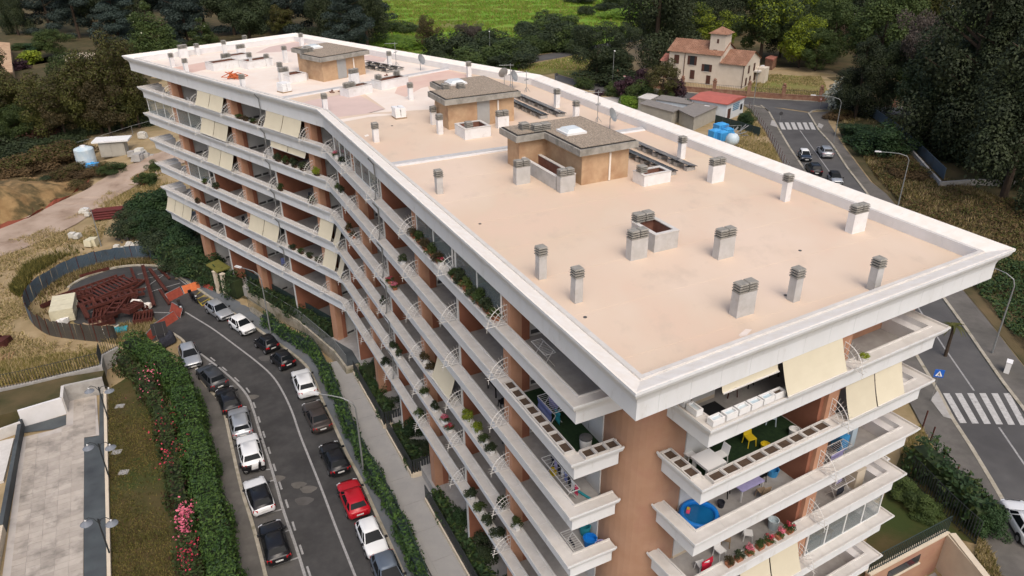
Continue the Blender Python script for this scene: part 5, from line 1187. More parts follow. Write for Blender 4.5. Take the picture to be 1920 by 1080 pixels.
b = P(1684, 385, 4.05); street_lamp(b, 7.2, 3.6, (-1, .3), 'curved street lamp over the dry bank behind the right parapet', gL)
b = P(1148, 163, 4.05); street_lamp(b, 8.0, .6, (0, -1), 'straight street lamp left of the villa wall', gL); b = P(919, 118, 4.05); street_lamp(b, 8.0, .6, (0, -1), 'straight street lamp before the hedgerow behind the parapet', gL)
b = P(1412, 200, 4.05); street_lamp(b, 8.0, .6, (1, .3), 'straight street lamp before the villa right corner', gL); b = P(176, 448); street_lamp(PG(190, 462), 5.5, .4, (-1, .2), 'thin lamp post with a square head on the waste ground', gL)
def park_lamp(u, v, label):
    b = P(u, v, .05); t = thing('park_lamp', label, 'lamp', tuple(b), 0, 'double armed lamps beside the paved deck')
    mb = MB(); mb.tube([b, b + Vector((0, 0, 3.5))], [.06, .045], 7); mb.build('pole', 'iron_dark', t)
    mb = MB(); mb.tube([b + Vector((0, 0, 2.9)), b + Vector((.08, .0, 3.05)), b + Vector((.08, 0, 3.5))], .03, 5); mb.build('scroll', 'iron_dark', t)
    for s in (-1, 1):
        mb = MB(); mb.tube([b + Vector((0, 0, 3.1)), b + Vector((s * .25, 0, 3.5)), b + Vector((s * .6, 0, 3.62)), b + Vector((s * .85, 0, 3.45)), b + Vector((s * .88, 0, 3.3))], .028, 5); a = mb.build('arm', 'iron_dark', t)
        mb = MB(); mb.lathe([(.06, .12), (.10, .06), (.40, -.12), (.42, -.15), (.36, -.13)], (b.x + s * .88, b.y, b.z + 3.2), 14); mb.build('shade', 'lamp_glass', t)
        mb = MB(); mb.lathe([(.05, 0), (.08, .1), (.03, .16)], (b.x + s * .88, b.y, b.z + 3.28), 8); mb.build('cap', 'lamp_head', a)
park_lamp(205, 896, 'double armed lamp beside the middle of the paved deck'); park_lamp(207, 1042, 'double armed lamp nearest the viewer on the deck edge'); park_lamp(203, 786, 'double armed lamp at the far corner of the paved deck')

# ------------------------------------------------------------ signs
b = P(1745, 752, 4.12); t = thing('crossing_sign', 'blue pedestrian crossing sign beside the lower zebra crossing', 'sign', tuple(b))
top = b + Vector((0, 0, 2.9)); mb = MB(); mb.tube([b, b + Vector((0, 0, 3.1))], .035, 6); mb.build('post', 'galv', t)
sd_ = Vector((-.25, -1, 0)).normalized(); sx = Vector((-sd_.y, sd_.x, 0))
mb = MB(); c = b + Vector((0, 0, 2.75)) + sd_ * .05; mb.obox(c, sx, .36, .02, c.z - .36, c.z + .36); po = mb.build('panel', 'sign_blue', t)
cc = c + sd_ * .025
def onsign(pts, o, m, nm): 
    mb = MB(); mb.add([cc + sd_ * o + sx * x + Vector((0, 0, z)) for x, z in pts], [tuple(range(len(pts)))]); mb.build(nm, m, po)
onsign([(-.27, -.24), (.27, -.24), (0, .27)], 0, 'sign_white', 'triangle'); onsign([(-.02, .02), (.05, .04), (.03, .11), (-.03, .11)], .004, 'sign_back', 'figure_head'); onsign([(-.10, -.20), (-.05, -.20), (.0, -.08), (.07, -.20), (.12, -.20), (.03, .02), (-.04, .02)], .004, 'sign_back', 'figure_body')
def disc_sign(u, v, z, h, label, tri=False, back=True):
    b = P(u, v, z); t = thing('road_sign', label, 'sign', tuple(b)); mb = MB(); mb.tube([b, b + Vector((0, 0, h))], .03, 6); mb.build('post', 'galv', t)
    c = b + Vector((0, -.05, h - .3)); n = 3 if tri else 14; mb = MB()
    vs = [(c.x + .34 * math.sin(2 * math.pi * k / n + (math.pi if tri else 0)), c.y, c.z + .34 * math.cos(2 * math.pi * k / n + (math.pi if tri else 0))) for k in range(n)]
    mb.add(vs + [(x, y + .02, zz) for x, y, zz in vs], [tuple(range(n)), tuple(range(n, 2 * n))[::-1]] + [(k, n + k, n + (k + 1) % n, (k + 1) % n) for k in range(n)]); mb.build('panel', 'sign_back' if back else 'sign_white', t)
    if tri:
        mb = MB(); mb.add([(c.x + .34 * math.sin(2 * math.pi * k / 3 + math.pi) * s, c.y - .006, c.z + .34 * math.cos(2 * math.pi * k / 3 + math.pi) * s) for s in (1, .68) for k in range(3)], [(0, 1, 4, 3), (1, 2, 5, 4), (2, 0, 3, 5)]); mb.build('border', 'sign_red', t)
disc_sign(1461, 236, 4.1, 2.6, 'round sign seen from its dark back at the junction kerb'); disc_sign(1536, 206, 4.1, 2.4, 'white and red give way sign before the brick wall', True, False); disc_sign(1170, 163, 4.1, 2.6, 'give way sign beside the left brick gate pillar', True, False); disc_sign(1044, 150, 4.1, 1.6, 'small dark sign in the grass behind the parapet')
q0, q1 = P(296, 640), P(311, 636); b = (q0 + q1) / 2; t = thing('notice_board', 'large board seen from its black back at the end of the left pavement', 'sign', tuple(b)); d = (q1 - q0).normalized()
for q in (q0, q1): mb = MB(); mb.tube([q, q + Vector((0, 0, 2.0))], .035, 6); mb.build('post', 'galv', t)
mb = MB(); mb.obox(b, d, .75, .03, .75, 2.15); mb.build('panel', 'sign_back', t)
# utility cabinet
b = P(1887, 697, 4.12); t = thing('utility_cabinet', 'small white utility cabinet on the right pavement', 'cabinet', tuple(b)); mb = MB(); mb.obox(b, (.6, .8), .35, .2, b.z, b.z + 1.05); mb.build('box', 'plastic_white', t); mb = MB(); mb.obox(b, (.6, .8), .38, .23, b.z + 1.05, b.z + 1.1); mb.build('lid', 'plastic_white', t)
# ------------------------------------------------------------ podium: walkway, gardens, boundary wall and hedge on the left side
WZ = .75
rs_w = resample([Vector((q.x, q.y, 0)) for q in smooth_path(pl(RS[3:]), 1)], 2.0)
hed_in = [Vector((*q, 0)) for q in path_off(rs_w, 1.15)]
wk_out = [F('AK', s, -1.3) for s in (46.5, 30, 10, -25)]
wk_in = [F('AK', s, 1.2) for s in (46.5, 30, 10, -25)]
mb = MB(); n = 40
a_ = samp([Vector((*F('AK', s, -2.4), 0)) for s in (46.8, -30)], n); b_ = samp([Vector((*F('AK', s, .6), 0)) for s in (46.8, -30)], n)
mb.add([(q.x, q.y, WZ) for q in a_] + [(q.x, q.y, WZ) for q in b_] + [(q.x, q.y, -.1) for q in a_], [(n + i, n + i + 1, i + 1, i) for i in range(n - 1)] + [(i, i + 1, 2 * n + i + 1, 2 * n + i) for i in range(n - 1)])
wo = mb.build('walkway', 'walk_concrete', kind='structure')
for k in range(24):      # paving joints as separate slabs on top
    s0 = 45.5 - k * 3.0
    m_ = MB(); c = F('AK', s0 - 1.5, -1.05); m_.obox(c, dAK, 1.485, .95, WZ - .05, WZ + .02); m_.build('paving_slab', 'walk_concrete', wo)
# boundary wall with hedge and iron fence
bw = [Vector((*q, 0)) for q in path_off(rs_w, .22)]
tw = thing('boundary_wall', 'low pale wall between the blue pavement and the ivy hedge', 'wall', tuple(bw[0])); 
for i in range(0, len(bw) - 1):
    m_ = MB(); q, q2 = bw[i], bw[i + 1]; d = (q2 - q); m_.obox((q + q2) / 2, d.normalized(), d.length / 2 - .006, .17, -.05, .62); m_.build('wall_block', 'parapet_white' if i > 12 else 'kerb_stone', tw)
fp = [Vector((*q, .60)) for q in path_off(rs_w, .40)]
hp3 = [Vector((*q, .3)) for q in path_off(rs_w, .62)]
hedge('ivy_hedge', 'dark ivy hedge growing through the green iron fence along the right pavement', hp3[2:], .75, 1.35, 'leaf_hedge_dark', dens=52, size=.15, seed=8, rough=.22, mats2='leaf_hedge', frac=.35, core='iron_green')
tf = thing('iron_fence', 'dark green iron fence rising from the pale boundary wall', 'fence', tuple(fp[0]))
m_ = MB(); m_.box(-.018, .018, -.010, .010, 0, 1.45); bar_me = m_.mesh('fence_bar', 'iron_green')
fpr = resample([q for q in fp], .30)[:260]
for q in fpr: place(bar_me, 'fence_bar', tf, tuple(q - fp[0]))
m_ = MB(); m_.tube([q + Vector((0, 0, 1.4)) for q in fp], .022, 4); m_.build('rail', 'iron_green', tf)
# private gardens below the near wing: tan base wall, railings, shrubs
def garden(s0, s1, label, seed, gz=1.05):
    t = thing('garden_fence', label, 'fence', tuple(F('AK', s0, -.25, WZ)))
    for a, b in ((F('AK', s0, -.25), F('AK', s1, -.25)), (F('AK', s0, -.25), F('AK', s0, 2.2))):
        d = (b - a); m_ = MB(); m_.obox((a + b) / 2, d.normalized(), d.length / 2, .11, WZ, gz + .12); m_.build('base_wall', 'cream_wall', t)
        nb = int(d.length / .22)
        for k in range(nb + 1):
            q = a + d * k / nb; place(gbar_me, 'fence_bar', t, (q.x - t.location.x, q.y - t.location.y, gz + .12 - WZ), math.atan2(d.y, d.x))
        m_ = MB(); m_.beam((*a, gz + 1.35), (*b, gz + 1.35), .04); m_.build('rail', 'iron_dark', t)
    so_ = MB(); so_.prism([tuple(F('AK', s, o)) for s, o in ((s0, -.2), (s1, -.2), (s1, 2.4), (s0, 2.4))], WZ - .1, gz); so_.build('garden_bed', 'soil', t)
    hedge('garden_hedge', 'dark shrubs behind ' + label, [F('AK', s, .45, gz) for s in np.linspace(s0 + .6, s1 - .4, 8)], .9, .95, 'leaf_hedge_dark', dens=45, size=.16, seed=seed, rough=.3, mats2='leaf_mid', frac=.3)
m_ = MB(); m_.box(-.075, .075, -.008, .008, 0, 1.2); gbar_me = m_.mesh('fence_bar', 'iron_dark')
garden(6.5, 24.2, 'the near garden railings on a cream base', 21); garden(27.2, 33.5, 'the middle garden railings beside the walkway', 22); garden(34.2, 43.5, 'the far garden railings beside the tiled forecourt', 23)
# forecourt at the bend and steps
m_ = MB(); m_.prism([tuple(q) for q in (F('AK', 44.0, 1.2), F('AK', 44.0, -.9), F('KL', 1.2, -.8), F('KL', 9, .25), F('KL', 20, .4), F('KL', 20, 1.4), F('KL', 2, 1.4))], .1, 1.5); fo = m_.build('forecourt', 'kerb_stone', kind='structure')
m_ = MB(); m_.prism([tuple(q) for q in (F('AK', 44.2, 1.2), F('AK', 44.2, -.7), F('KL', 1.2, -.6), F('KL', 9, .45), F('KL', 20, .6), F('KL', 20, 1.4), F('KL', 2, 1.4))], 1.5, 1.56); m_.build('dark_tiling', 'slate', fo)
sheet('garden_ground', None, 'scrub_ground', .0, world=[F('KL', 20, 1.5, .32), F('KL', 20, .2, .32), F('KL', 25, -.5, .32), F('KL', 36, -3, .32), F('KL', 39, 1.5, .32)])
t = thing('forecourt_railing', 'grey iron railing round the tiled forecourt at the bend', 'railing', tuple(F('KL', 1.2, -.6, 1.56)))
rp = [Vector((*q, 1.56)) for q in (F('AK', 44.2, -.7), F('KL', 1.2, -.6), F('KL', 9, .45), F('KL', 20, .6))]
m_ = MB(); m_.box(-.02, .02, -.01, .01, 0, 1.2); rb_me = m_.mesh('baluster', 'galv')
for q in resample(rp, .28): place(rb_me, 'baluster', t, tuple(q - t.location))
m_ = MB(); m_.tube([q + Vector((0, 0, 1.2)) for q in rp], .03, 5); m_.build('handrail', 'galv', t)
# mossy gate canopy
b = P(417, 551, .13); t = thing('gate_canopy', 'cream gate canopy with a mossy yellow green flat roof', 'gate', tuple(b)); gd = Vector((P(424, 553) - P(411, 548))[:2]).normalized()
for u_, v_ in ((411, 549), (424.5, 554)):
    q = P(u_, v_, .13); m_ = MB(); m_.obox(q, gd, .2, .2, .13, 2.9); m_.build('pillar', 'cream_wall', t); m_ = MB(); m_.obox(q, gd, .26, .26, 2.9, 3.02); m_.build('capital', 'cream_wall', t)
m_ = MB(); rc = [P(386, 498, 3.02), P(409, 488, 3.02), P(433, 503, 3.02), P(407, 512, 3.02)]; m_.prism([tuple(q[:2]) for q in rc], 3.02, 3.16); m_.build('roof', 'moss_roof', t)
q = P(404, 536, .13); m_ = MB(); m_.obox((b + Vector((-.5, .9, 0))), gd, .75, .06, .13, 2.4); m_.build('gate_leaf', 'iron_dark', t)

# ------------------------------------------------------------ curved metal fence round the turning circle
FPX_ = [(318, 489), (287, 486), (244, 487), (201, 493), (154, 506), (116, 522), (75, 549), (57, 568), (50, 585), (60, 606), (76, 620), (95, 630), (129, 635), (156, 638), (186, 641), (222, 640)]
fpth = resample(smooth_path([P(u, v) for u, v in FPX_], 2), 1.05)
t = thing('metal_fence', 'curved blue grey corrugated metal fence round the scrap heap', 'fence', tuple(fpth[0]))
rg = np.random.default_rng(11)
for i in range(len(fpth) - 1):
    a, b = fpth[i], fpth[i + 1]; d = (b - a).normalized(); nn = Vector((d.y, -d.x, 0)); h = 1.95 + rg.normal() * .04; m_ = MB(); k = 8; vs = []
    lean = rg.normal() * .05
    for j in range(k + 1):
        q = a + (b - a) * (j / k * .985) + nn * (.025 if j % 2 else -.025); vs += [(q.x, q.y, -.05), (q.x + nn.x * lean, q.y + nn.y * lean, h)]
    m_.add(vs, [(2 * j, 2 * j + 2, 2 * j + 3, 2 * j + 1) for j in range(k)]); m_.build('sheet_panel', 'metal_fence' if i < len(fpth) * .60 else 'metal_fence_back', t)
    if i % 3 == 0: m_ = MB(); m_.beam((a.x, a.y, -.05), (a.x, a.y, h + .12), .07); m_.build('fence_post', 'rust', t)

# scrap heap of rusty steel
def P2(u, v, z=.03): return P(u, v, z)
GS = 'rusty steel in the scrap heap'
def beam_thing(u0, v0, u1, v1, z0, z1, wd, label):
    a, b = P(u0, v0, z0), P(u1, v1, z1); t = thing('rusty_beam', label, 'steel beam', tuple(a), 0, GS); d = (b - a); u_ = d.cross(Vector((0, 0, 1))).normalized()
    m_ = MB()
    for s in (-1, 1): m_.beam(a + u_ * s * wd * .42 + Vector((0, 0, wd * .5)), b + u_ * s * wd * .42 + Vector((0, 0, wd * .5)), wd * .14, wd)
    m_.beam(a + Vector((0, 0, wd * .5)), b + Vector((0, 0, wd * .5)), wd * .72, wd * .12); m_.build('profile', 'rust', t)
def ladder(u0, v0, u1, v1, z, wd, nr, label, zt=0.0):
    a, b = P(u0, v0, z), P(u1, v1, z + zt); t = thing('rusty_truss', label, 'steel frame', tuple(a), 0, GS); d = b - a; s = d.cross(Vector((0, 0, 1))).normalized() * wd / 2
    for k in (-1, 1):
        m_ = MB(); m_.beam(a + s * k, b + s * k, .14, .30); m_.build('side_rail', 'rust', t)
    for i in range(nr):
        q = a + d * ((i + .5) / nr); m_ = MB(); m_.beam(q - s, q + s, .22, .12); m_.build('rung', 'rust', t)
def tray(u0, v0, u1, v1, z, wd, label, h=.5):
    a, b = P(u0, v0, z), P(u1, v1, z); t = thing('rusty_tray', label, 'steel frame', tuple(a), 0, GS); d = (b - a); c = (a + b) / 2; dn = d.normalized(); s = Vector((-dn.y, dn.x, 0)); hl = d.length / 2
    m_ = MB(); m_.obox(c, dn, hl, wd / 2, z, z + .08); m_.build('base_plate', 'rust', t)
    for k in (-1, 1):
        m_ = MB(); m_.obox(c + s * k * (wd / 2 - .05), dn, hl, .05, z + .08, z + h); m_.build('long_side', 'rust', t); m_ = MB(); m_.obox(c + dn * k * (hl - .05), dn, .05, wd / 2 - .1, z + .08, z + h); m_.build('end_plate', 'rust', t)
    for i in range(5):
        q = c + dn * hl * (-.7 + .35 * i); m_ = MB(); m_.obox(q, dn, .05, wd / 2 - .1, z + .08, z + h * .8); m_.build('rib', 'rust', t)
ladder(128, 570, 246, 522, .5, 3.0, 15, 'long rusty ladder frame across the back of the scrap heap', .2); ladder(110, 560, 225, 520, .15, 1.6, 10, 'rusty ladder frame behind the long one'); ladder(150, 578, 252, 545, .9, 1.5, 9, 'rusty ladder frame lying on top of the heap', .2)
ladder(230, 545, 262, 522, .35, 1.9, 5, 'short rusty ladder frame right of the long one'); ladder(212, 556, 272, 546, .6, 1.4, 6, 'rusty ladder frame over the middle of the heap'); ladder(205, 590, 238, 548, .9, 1.1, 5, 'upright leaning rusty ladder frame in the middle')
tray(176, 594, 222, 586, .1, 2.3, 'rusty tray frame in front of the heap centre'); tray(252, 602, 288, 596, .1, 2.1, 'rusty open tray nearest the barriers', .6); tray(185, 570, 222, 572, .2, 2.2, 'rusty tray frame under the middle frames'); tray(226, 572, 258, 568, .4, 2.2, 'rusty tray tilted in the heap right of centre'); tray(168, 612, 215, 600, .05, 1.8, 'low rusty tray beside the timber pile'); tray(235, 588, 262, 572, .8, 1.4, 'narrow rusty tray on top of the heap'); tray(140, 560, 175, 552, .3, 1.8, 'rusty tray behind the cream stack')
for i, a in enumerate([(268, 500, 289, 575, .4, .3, .42, 'long rusty beam pointing at the kerb left of its twin'), (281, 506, 312, 547, .3, .2, .34, 'rusty beam across the painted bays'), (246, 505, 256, 531, .6, .3, .3, 'short rusty beam at the back of the bays'), (297, 504, 318, 524, .1, .1, .25, 'thin rusty beam near the far kerb'), (152, 572, 166, 600, 1.3, .2, .5, 'thick rusty beam leaning beside the cream stack'), (173, 560, 184, 588, 1.2, .1, .32, 'thin rusty beam leaning left of centre'),
                       (105, 575, 165, 552, .4, .5, .3, 'rusty beam behind the cream stack'), (78, 578, 100, 568, .1, .1, .4, 'rusty beam end sticking out left of the cream stack'), (258, 575, 276, 582, .2, .2, .5, 'stubby rusty beam beside the pale slab'), (300, 545, 318, 572, .3, .1, .3, 'rusty beam pointing at the red scooter'), (196, 600, 250, 575, 1.0, .7, .3, 'rusty beam across the front trays'), (150, 520, 205, 505, .1, .1, .3, 'rusty beam along the back kerb')]):
    beam_thing(*a)
# cream stack of panels, timber, crate
a, b, c = P(86, 582, 0), P(118, 606, 0), P(162, 598, 0); t = thing('panel_stack', 'big cream stack of insulation panels beside the scrap heap', 'panels', tuple(b)); dn = (c - b).normalized(); sn = (a - b); ctr_ = (a + c) / 2
pc = (a + c) / 2; px_ = dn; py_ = Vector((-dn.y, dn.x, 0)); hl_ = (c - b).length / 2; hw_ = abs(sn.dot(py_)) / 2
for k in range(6):
    for j in range(3):
        m_ = MB(); q = pc + py_ * hw_ * (j - 1) * 2 / 3; m_.obox((q.x + rg.normal() * .02, q.y + rg.normal() * .02), dn, hl_, hw_ / 3 - .008, .12 + k * .25, .12 + k * .25 + .242); m_.build('panel', 'panel_cream', t)
m_ = MB(); m_.obox(pc, dn, hl_ - .1, hw_ - .1, .02, .12); m_.build('pallet', 'wood_pallet', t)
def pile(u, v, n, ln, wd, m, label, nm, cat, seed, spread=.9, z=0):
    q = PG(u, v) if z == 0 else P(u, v, z); t = thing(nm, label, cat, tuple(q)); r2 = np.random.default_rng(seed)
    for i in range(n):
        an = r2.uniform(-.5, .5) + seed; c = q + Vector((r2.normal() * spread * .5, r2.normal() * spread * .5, .08 + .07 * (i // 3))); d = Vector((math.cos(an), math.sin(an), r2.normal() * .03)) * ln * r2.uniform(.35, .55)
        m_ = MB(); m_.beam(c - d, c + d, wd, wd * .35); m_.build('plank', m, t)
pile(183, 612, 9, 2.4, .22, 'wood_pallet', 'pile of loose timber planks against the metal fence', 'timber_pile', 'timber', 3); pile(210, 622, 6, 1.6, .2, 'rubble_white', 'pale boards beside the timber pile', 'board_pile', 'boards', 4); pile(18, 672, 8, 2.4, .16, 'wood', 'loose planks lying in the straw field', 'plank_pile', 'timber', 5)
def crate(u, v, s, m, label, z0=.05, h=.35, nm='crate'):
    q = PG(u, v); t = thing(nm, label, 'crate', tuple(q)); m_ = MB(); m_.obox(q, (1, .35), s, s * .7, q.z + z0, q.z + h); m_.build('box', m, t)
    for k in range(4): m_ = MB(); m_.obox(q + Vector((1, .35, 0)).normalized() * s * (-.75 + .5 * k), (1, .35), s * .18, s * .7, q.z + h, q.z + h + .04); m_.build('slat', m, t)
crate(226, 622, .75, 'fabric_teal', 'teal plastic pallet by the hedge end')
def rubble(u, v, n, r, m, label, seed, nm='rubble_heap', size=.22):
    q = PG(u, v); t = thing(nm, label, 'rubble', tuple(q)); r2 = np.random.default_rng(seed)
    for i in range(n):
        s = size * r2.uniform(.5, 1.5); c = Vector((r2.normal() * r * .5, r2.normal() * r * .35, s * .4 + max(0, .35 - .2 * abs(r2.normal())))); m_ = MB()
        vs = [(x * s * r2.uniform(.7, 1.1) + c.x, y * s * r2.uniform(.6, 1.1) + c.y, z * s * .7 + c.z) for x, y, z in ((-1, -1, -1), (1, -1, -1), (1, 1, -1), (-1, 1, -1), (-.8, -.8, 1), (.8, -.8, 1), (.8, .8, 1), (-.8, .8, 1))]
        m_.add(vs, [(3, 2, 1, 0), (4, 5, 6, 7), (0, 1, 5, 4), (1, 2, 6, 5), (2, 3, 7, 6), (3, 0, 4, 7)]); o = bpy.data.objects.new('stone', m_.mesh('stone', m)); COL.objects.link(o); o.parent = t
rubble(258, 468, 26, 2.4, 'rubble_white', 'heap of white rubble sacks behind the metal fence', 2, size=.32); rubble(235, 452, 6, 1.0, 'vent_dark', 'dark debris left of the white rubble', 3); rubble(172, 462, 2, .7, 'panel_cream', 'pale slab lying beyond the metal fence', 4, 'pale_slab', .5); rubble(145, 446, 3, .8, 'rubble_white', 'white sacks lying on the waste ground', 5, 'white_sacks', .4); rubble(158, 402, 5, 1.3, 'rubble_white', 'broken boards beside the dirt track', 6, 'broken_boards', .35); rubble(275, 408, 3, .8, 'rubble_white', 'white scraps among the dark shrubs', 7, 'white_scraps', .4)
rubble(122, 606, 5, .7, 'plastic_white', 'crumpled white sheeting beside the cream stack', 8, 'white_sheeting', .3); rubble(262, 295, 8, 2.6, 'concrete', 'broken concrete slabs beside the shed', 9, 'concrete_rubble', .6); rubble(272, 258, 3, .9, 'rubble_white', 'white blocks above the concrete rubble', 10, 'white_blocks', .5); rubble(265, 291, 2, .6, 'rubble_white', 'large white block at the bend of the dirt track', 12, 'white_block', .7); rubble(278, 582, 3, .9, 'lip_white', 'pale slab at the foot of the long beams', 13, 'pale_slab', .5); rubble(350, 500, 2, .5, 'plastic_white', 'white lump on the pavement beside the shrubs', 14, 'white_lump', .35); rubble(5, 645, 5, .9, 'rust', 'rusty scrap at the left edge of the straw field', 15, 'rusty_scrap', .5)
# pile of rusty pipes
q = PG(213, 405); t = thing('pipe_pile', 'stack of dark red steel pipes beside the shrubs', 'pipes', tuple(q)); d = (PG(236, 398) - PG(194, 408)); d.z = 0; d.normalize(); s_ = Vector((-d.y, d.x, 0))
for r_i in range(4):
    for k in range(7 - r_i):
        c = q + s_ * (k - 3 + r_i * .5) * .36 + Vector((0, 0, .18 + r_i * .31)); off = rg.normal() * .25; m_ = MB(); m_.tube([c - d * (2.6 - off), c + d * (2.6 + off)], .17, 8); m_.build('pipe', 'rust_red', t)
# red barriers
for i, (a, b, h, lb) in enumerate([((318, 566), (345, 552), .9, 'red plastic barrier between the heap and the dark scooter'), ((346, 551), (377, 541), .8, 'orange barrier beam resting at the kerb'), ((318, 584), (338, 596), 1.0, 'red barrier panel behind the dark red scooter'), ((296, 624), (335, 598), .9, 'red barrier panel reaching to the notice board'), ((284, 640), (298, 624), .8, 'red barrier panel at the hedge end'), ((379, 540), (398, 548), .6, 'red barrier panel on the pavement below the gate canopy')]):
    qa, qb = P(*a), P(*b); t = thing('barrier_panel', lb, 'barrier', tuple(qa), 0, 'red barriers across the street end'); d = qb - qa; m_ = MB(); nrm_ = Vector((-d.y, d.x, 0)).normalized()
    m_.add([qa, qb, qb + nrm_ * .5 + Vector((0, 0, h)), qa + nrm_ * .5 + Vector((0, 0, h)), qa - nrm_ * .02, qb - nrm_ * .02, qb + nrm_ * .47 + Vector((0, 0, h)), qa + nrm_ * .47 + Vector((0, 0, h))], [(0, 1, 2, 3), (7, 6, 5, 4), (3, 2, 6, 7), (0, 4, 5, 1)]); m_.build('net', 'barrier_red' if i != 1 else 'orange', t)
    m_ = MB(); m_.beam(qa + nrm_ * .5 + Vector((0, 0, h)), qb + nrm_ * .5 + Vector((0, 0, h)), .07); m_.build('top_rail', 'galv' if i != 1 else 'orange', t)
    for q in (qa, qb): m_ = MB(); m_.tube([q, q + nrm_ * .5 + Vector((0, 0, h))], .03, 5); m_.build('leg', 'galv', t)
# red safety net along the dirt track
nt_ = resample(smooth_path([PG(u, v) for u, v in [(-60, 452), (30, 420), (80, 396), (120, 374), (165, 345)]], 2), 1.5); t = thing('safety_net', 'sagging red safety net at the foot of the sandy bank', 'net', tuple(nt_[0])); m_ = MB(); vs = []
for i, q in enumerate(nt_): h = .38 + .22 * math.sin(i * 1.7); vs += [q + Vector((0, 0, .02)), q + Vector((.4 * math.sin(i), .5 + .2 * math.cos(i * 2.3), h))]
m_.add(vs, [(2 * i, 2 * i + 2, 2 * i + 3, 2 * i + 1) for i in range(len(nt_) - 1)]); m_.build('mesh', 'net_red', t)
for q in nt_[::4]: m_ = MB(); m_.tube([q, q + Vector((0, .5, 1.1))], .03, 5); m_.build('stake', 'rust', t)
a = [PG(u, v) for u, v in ((255, 332), (262, 345), (268, 352))]; t = thing('safety_net', 'short piece of red net beside the green bush', 'net', tuple(a[0])); m_ = MB(); m_.add([v for q in a for v in (q, q + Vector((.3, .1, .6)))], [(0, 2, 3, 1), (2, 4, 5, 3)]); m_.build('mesh', 'net_red', t)
# tanks and shed
q = PG(166, 315); t = thing('water_tank', 'large white blue cylindrical water tank with a domed top', 'tank', tuple(q)); m_ = MB(); m_.lathe([(1.5, 0), (1.55, .1), (1.55, 3.3), (1.48, 3.45), (.9, 3.7), (.5, 3.78)], tuple(q), 20); m_.build('drum', 'tank_white', t, smooth=False); m_ = MB(); m_.lathe([(.45, 3.76), (.45, 3.95), (.3, 3.98)], tuple(q), 12); m_.build('lid', 'plastic_white', t); m_ = MB(); m_.lathe([(1.58, 1.7), (1.58, 1.8)], tuple(q), 20); m_.build('hoop', 'tank_white', t)
q = PG(177, 320); t = thing('water_tank', 'small bright blue tank lying beside the big tank', 'tank', tuple(q)); d = Vector((.95, .25, 0)).normalized(); m_ = MB(); m_.tube([q - d * 1.15 + Vector((0, 0, .7)), q - d * 1.0 + Vector((0, 0, .7)), q + d * 1.0 + Vector((0, 0, .7)), q + d * 1.15 + Vector((0, 0, .7))], [.45, .7, .7, .45], 14); m_.build('drum', 'tank_blue', t); m_ = MB(); m_.lathe([(.25, 1.36), (.25, 1.5)], tuple(q), 10); m_.build('lid', 'tank_blue', t)
q = PG(217, 290); t = thing('shed', 'pale metal shed with a flat overhanging roof beside the tanks', 'shed', tuple(q)); d = (1, .22); m_ = MB(); m_.obox(q, d, 2.0, 1.2, q.z, q.z + 2.6); m_.build('walls', 'cabin_beige', t); m_ = MB(); m_.obox(q, d, 2.9, 1.6, q.z + 2.6, q.z + 2.85); m_.build('roof', 'white_paint', t)
for k in (-1, 1): m_ = MB(); m_.obox(q + Vector((k * .95 + .25, -1.2 + .21 * k, 0)), d, .85, .03, q.z + .15, q.z + 2.3); m_.build('door', 'cabin_beige', t)
# rail in the dark strip at the far left
t = thing('wire_fence', 'thin wire fence behind the white shed', 'fence', tuple(PG(225, 262))); m_ = MB(); pts = [PG(u, v) for u, v in ((120, 292), (190, 274), (250, 254), (300, 240))]
for q in pts: m_.tube([q, q + Vector((0, 0, 1.8))], .05, 5)
m_.build('posts', 'galv', t); m_ = MB(); m_.tube([q + Vector((0, 0, 1.75)) for q in pts], .03, 4); m_.build('wire', 'galv', t)

# dense planting and screens that hide the ground floor of the far wing
hedge('screen_hedge', 'dense dark hedge hiding the ground floor of the far wing', [F('KL', s, o, .3) for s, o in ((21, .1), (25, -.3), (30, -.8), (36, -1.6))], 1.6, 2.6, 'leaf_hedge_dark', dens=30, size=.17, seed=61, rough=.45, mats2='leaf_mid', frac=.3)
hedge('screen_hedge', 'dark hedge behind the forecourt railing between bend and gate', [F('KL', s, .75, 1.5) for s in (3.4, 8, 13, 19.5)], .8, 1.5, 'leaf_hedge_dark', dens=40, size=.16, seed=62, rough=.35, mats2='leaf_mid', frac=.3)
t = thing('garden_screen', 'dark green screen panels under the lowest far balcony', 'screen', tuple(F('KL', 10, 1.6, 1.6)))
for k in range(11): m_ = MB(); m_.obox(F('KL', 3.6 + k * 1.75, 1.65), dKL, .84, .03, 1.6, 3.1); m_.build('panel', 'iron_green', t)
t = thing('garden_screen', 'dark green screen panels in the near gardens', 'screen', tuple(F('AK', 20, 2.2, 1.6)))
for k in range(16): m_ = MB(); m_.obox(F('AK', 8 + k * 2.2, 2.3), dAK, 1.05, .03, 1.0, 2.7); m_.build('panel', 'iron_green' if k % 3 else 'dark_fabric', t)
for i, s in enumerate((9.5, 13, 17, 20.5, 29, 31.5, 36, 39, 42)):
    q = F('AK', s, 1.3, 1.05); tree('shrub_hedge' if i % 2 else 'shrub_dark', q, 1.6 + .4 * (i % 3), 2.2, 'garden_shrub', 'bushy shrub in the ground floor gardens of the near wing, %s from the corner' % 'first second third fourth fifth sixth seventh eighth ninth'.split()[i], 'shrubs in the near gardens', 'shrub')
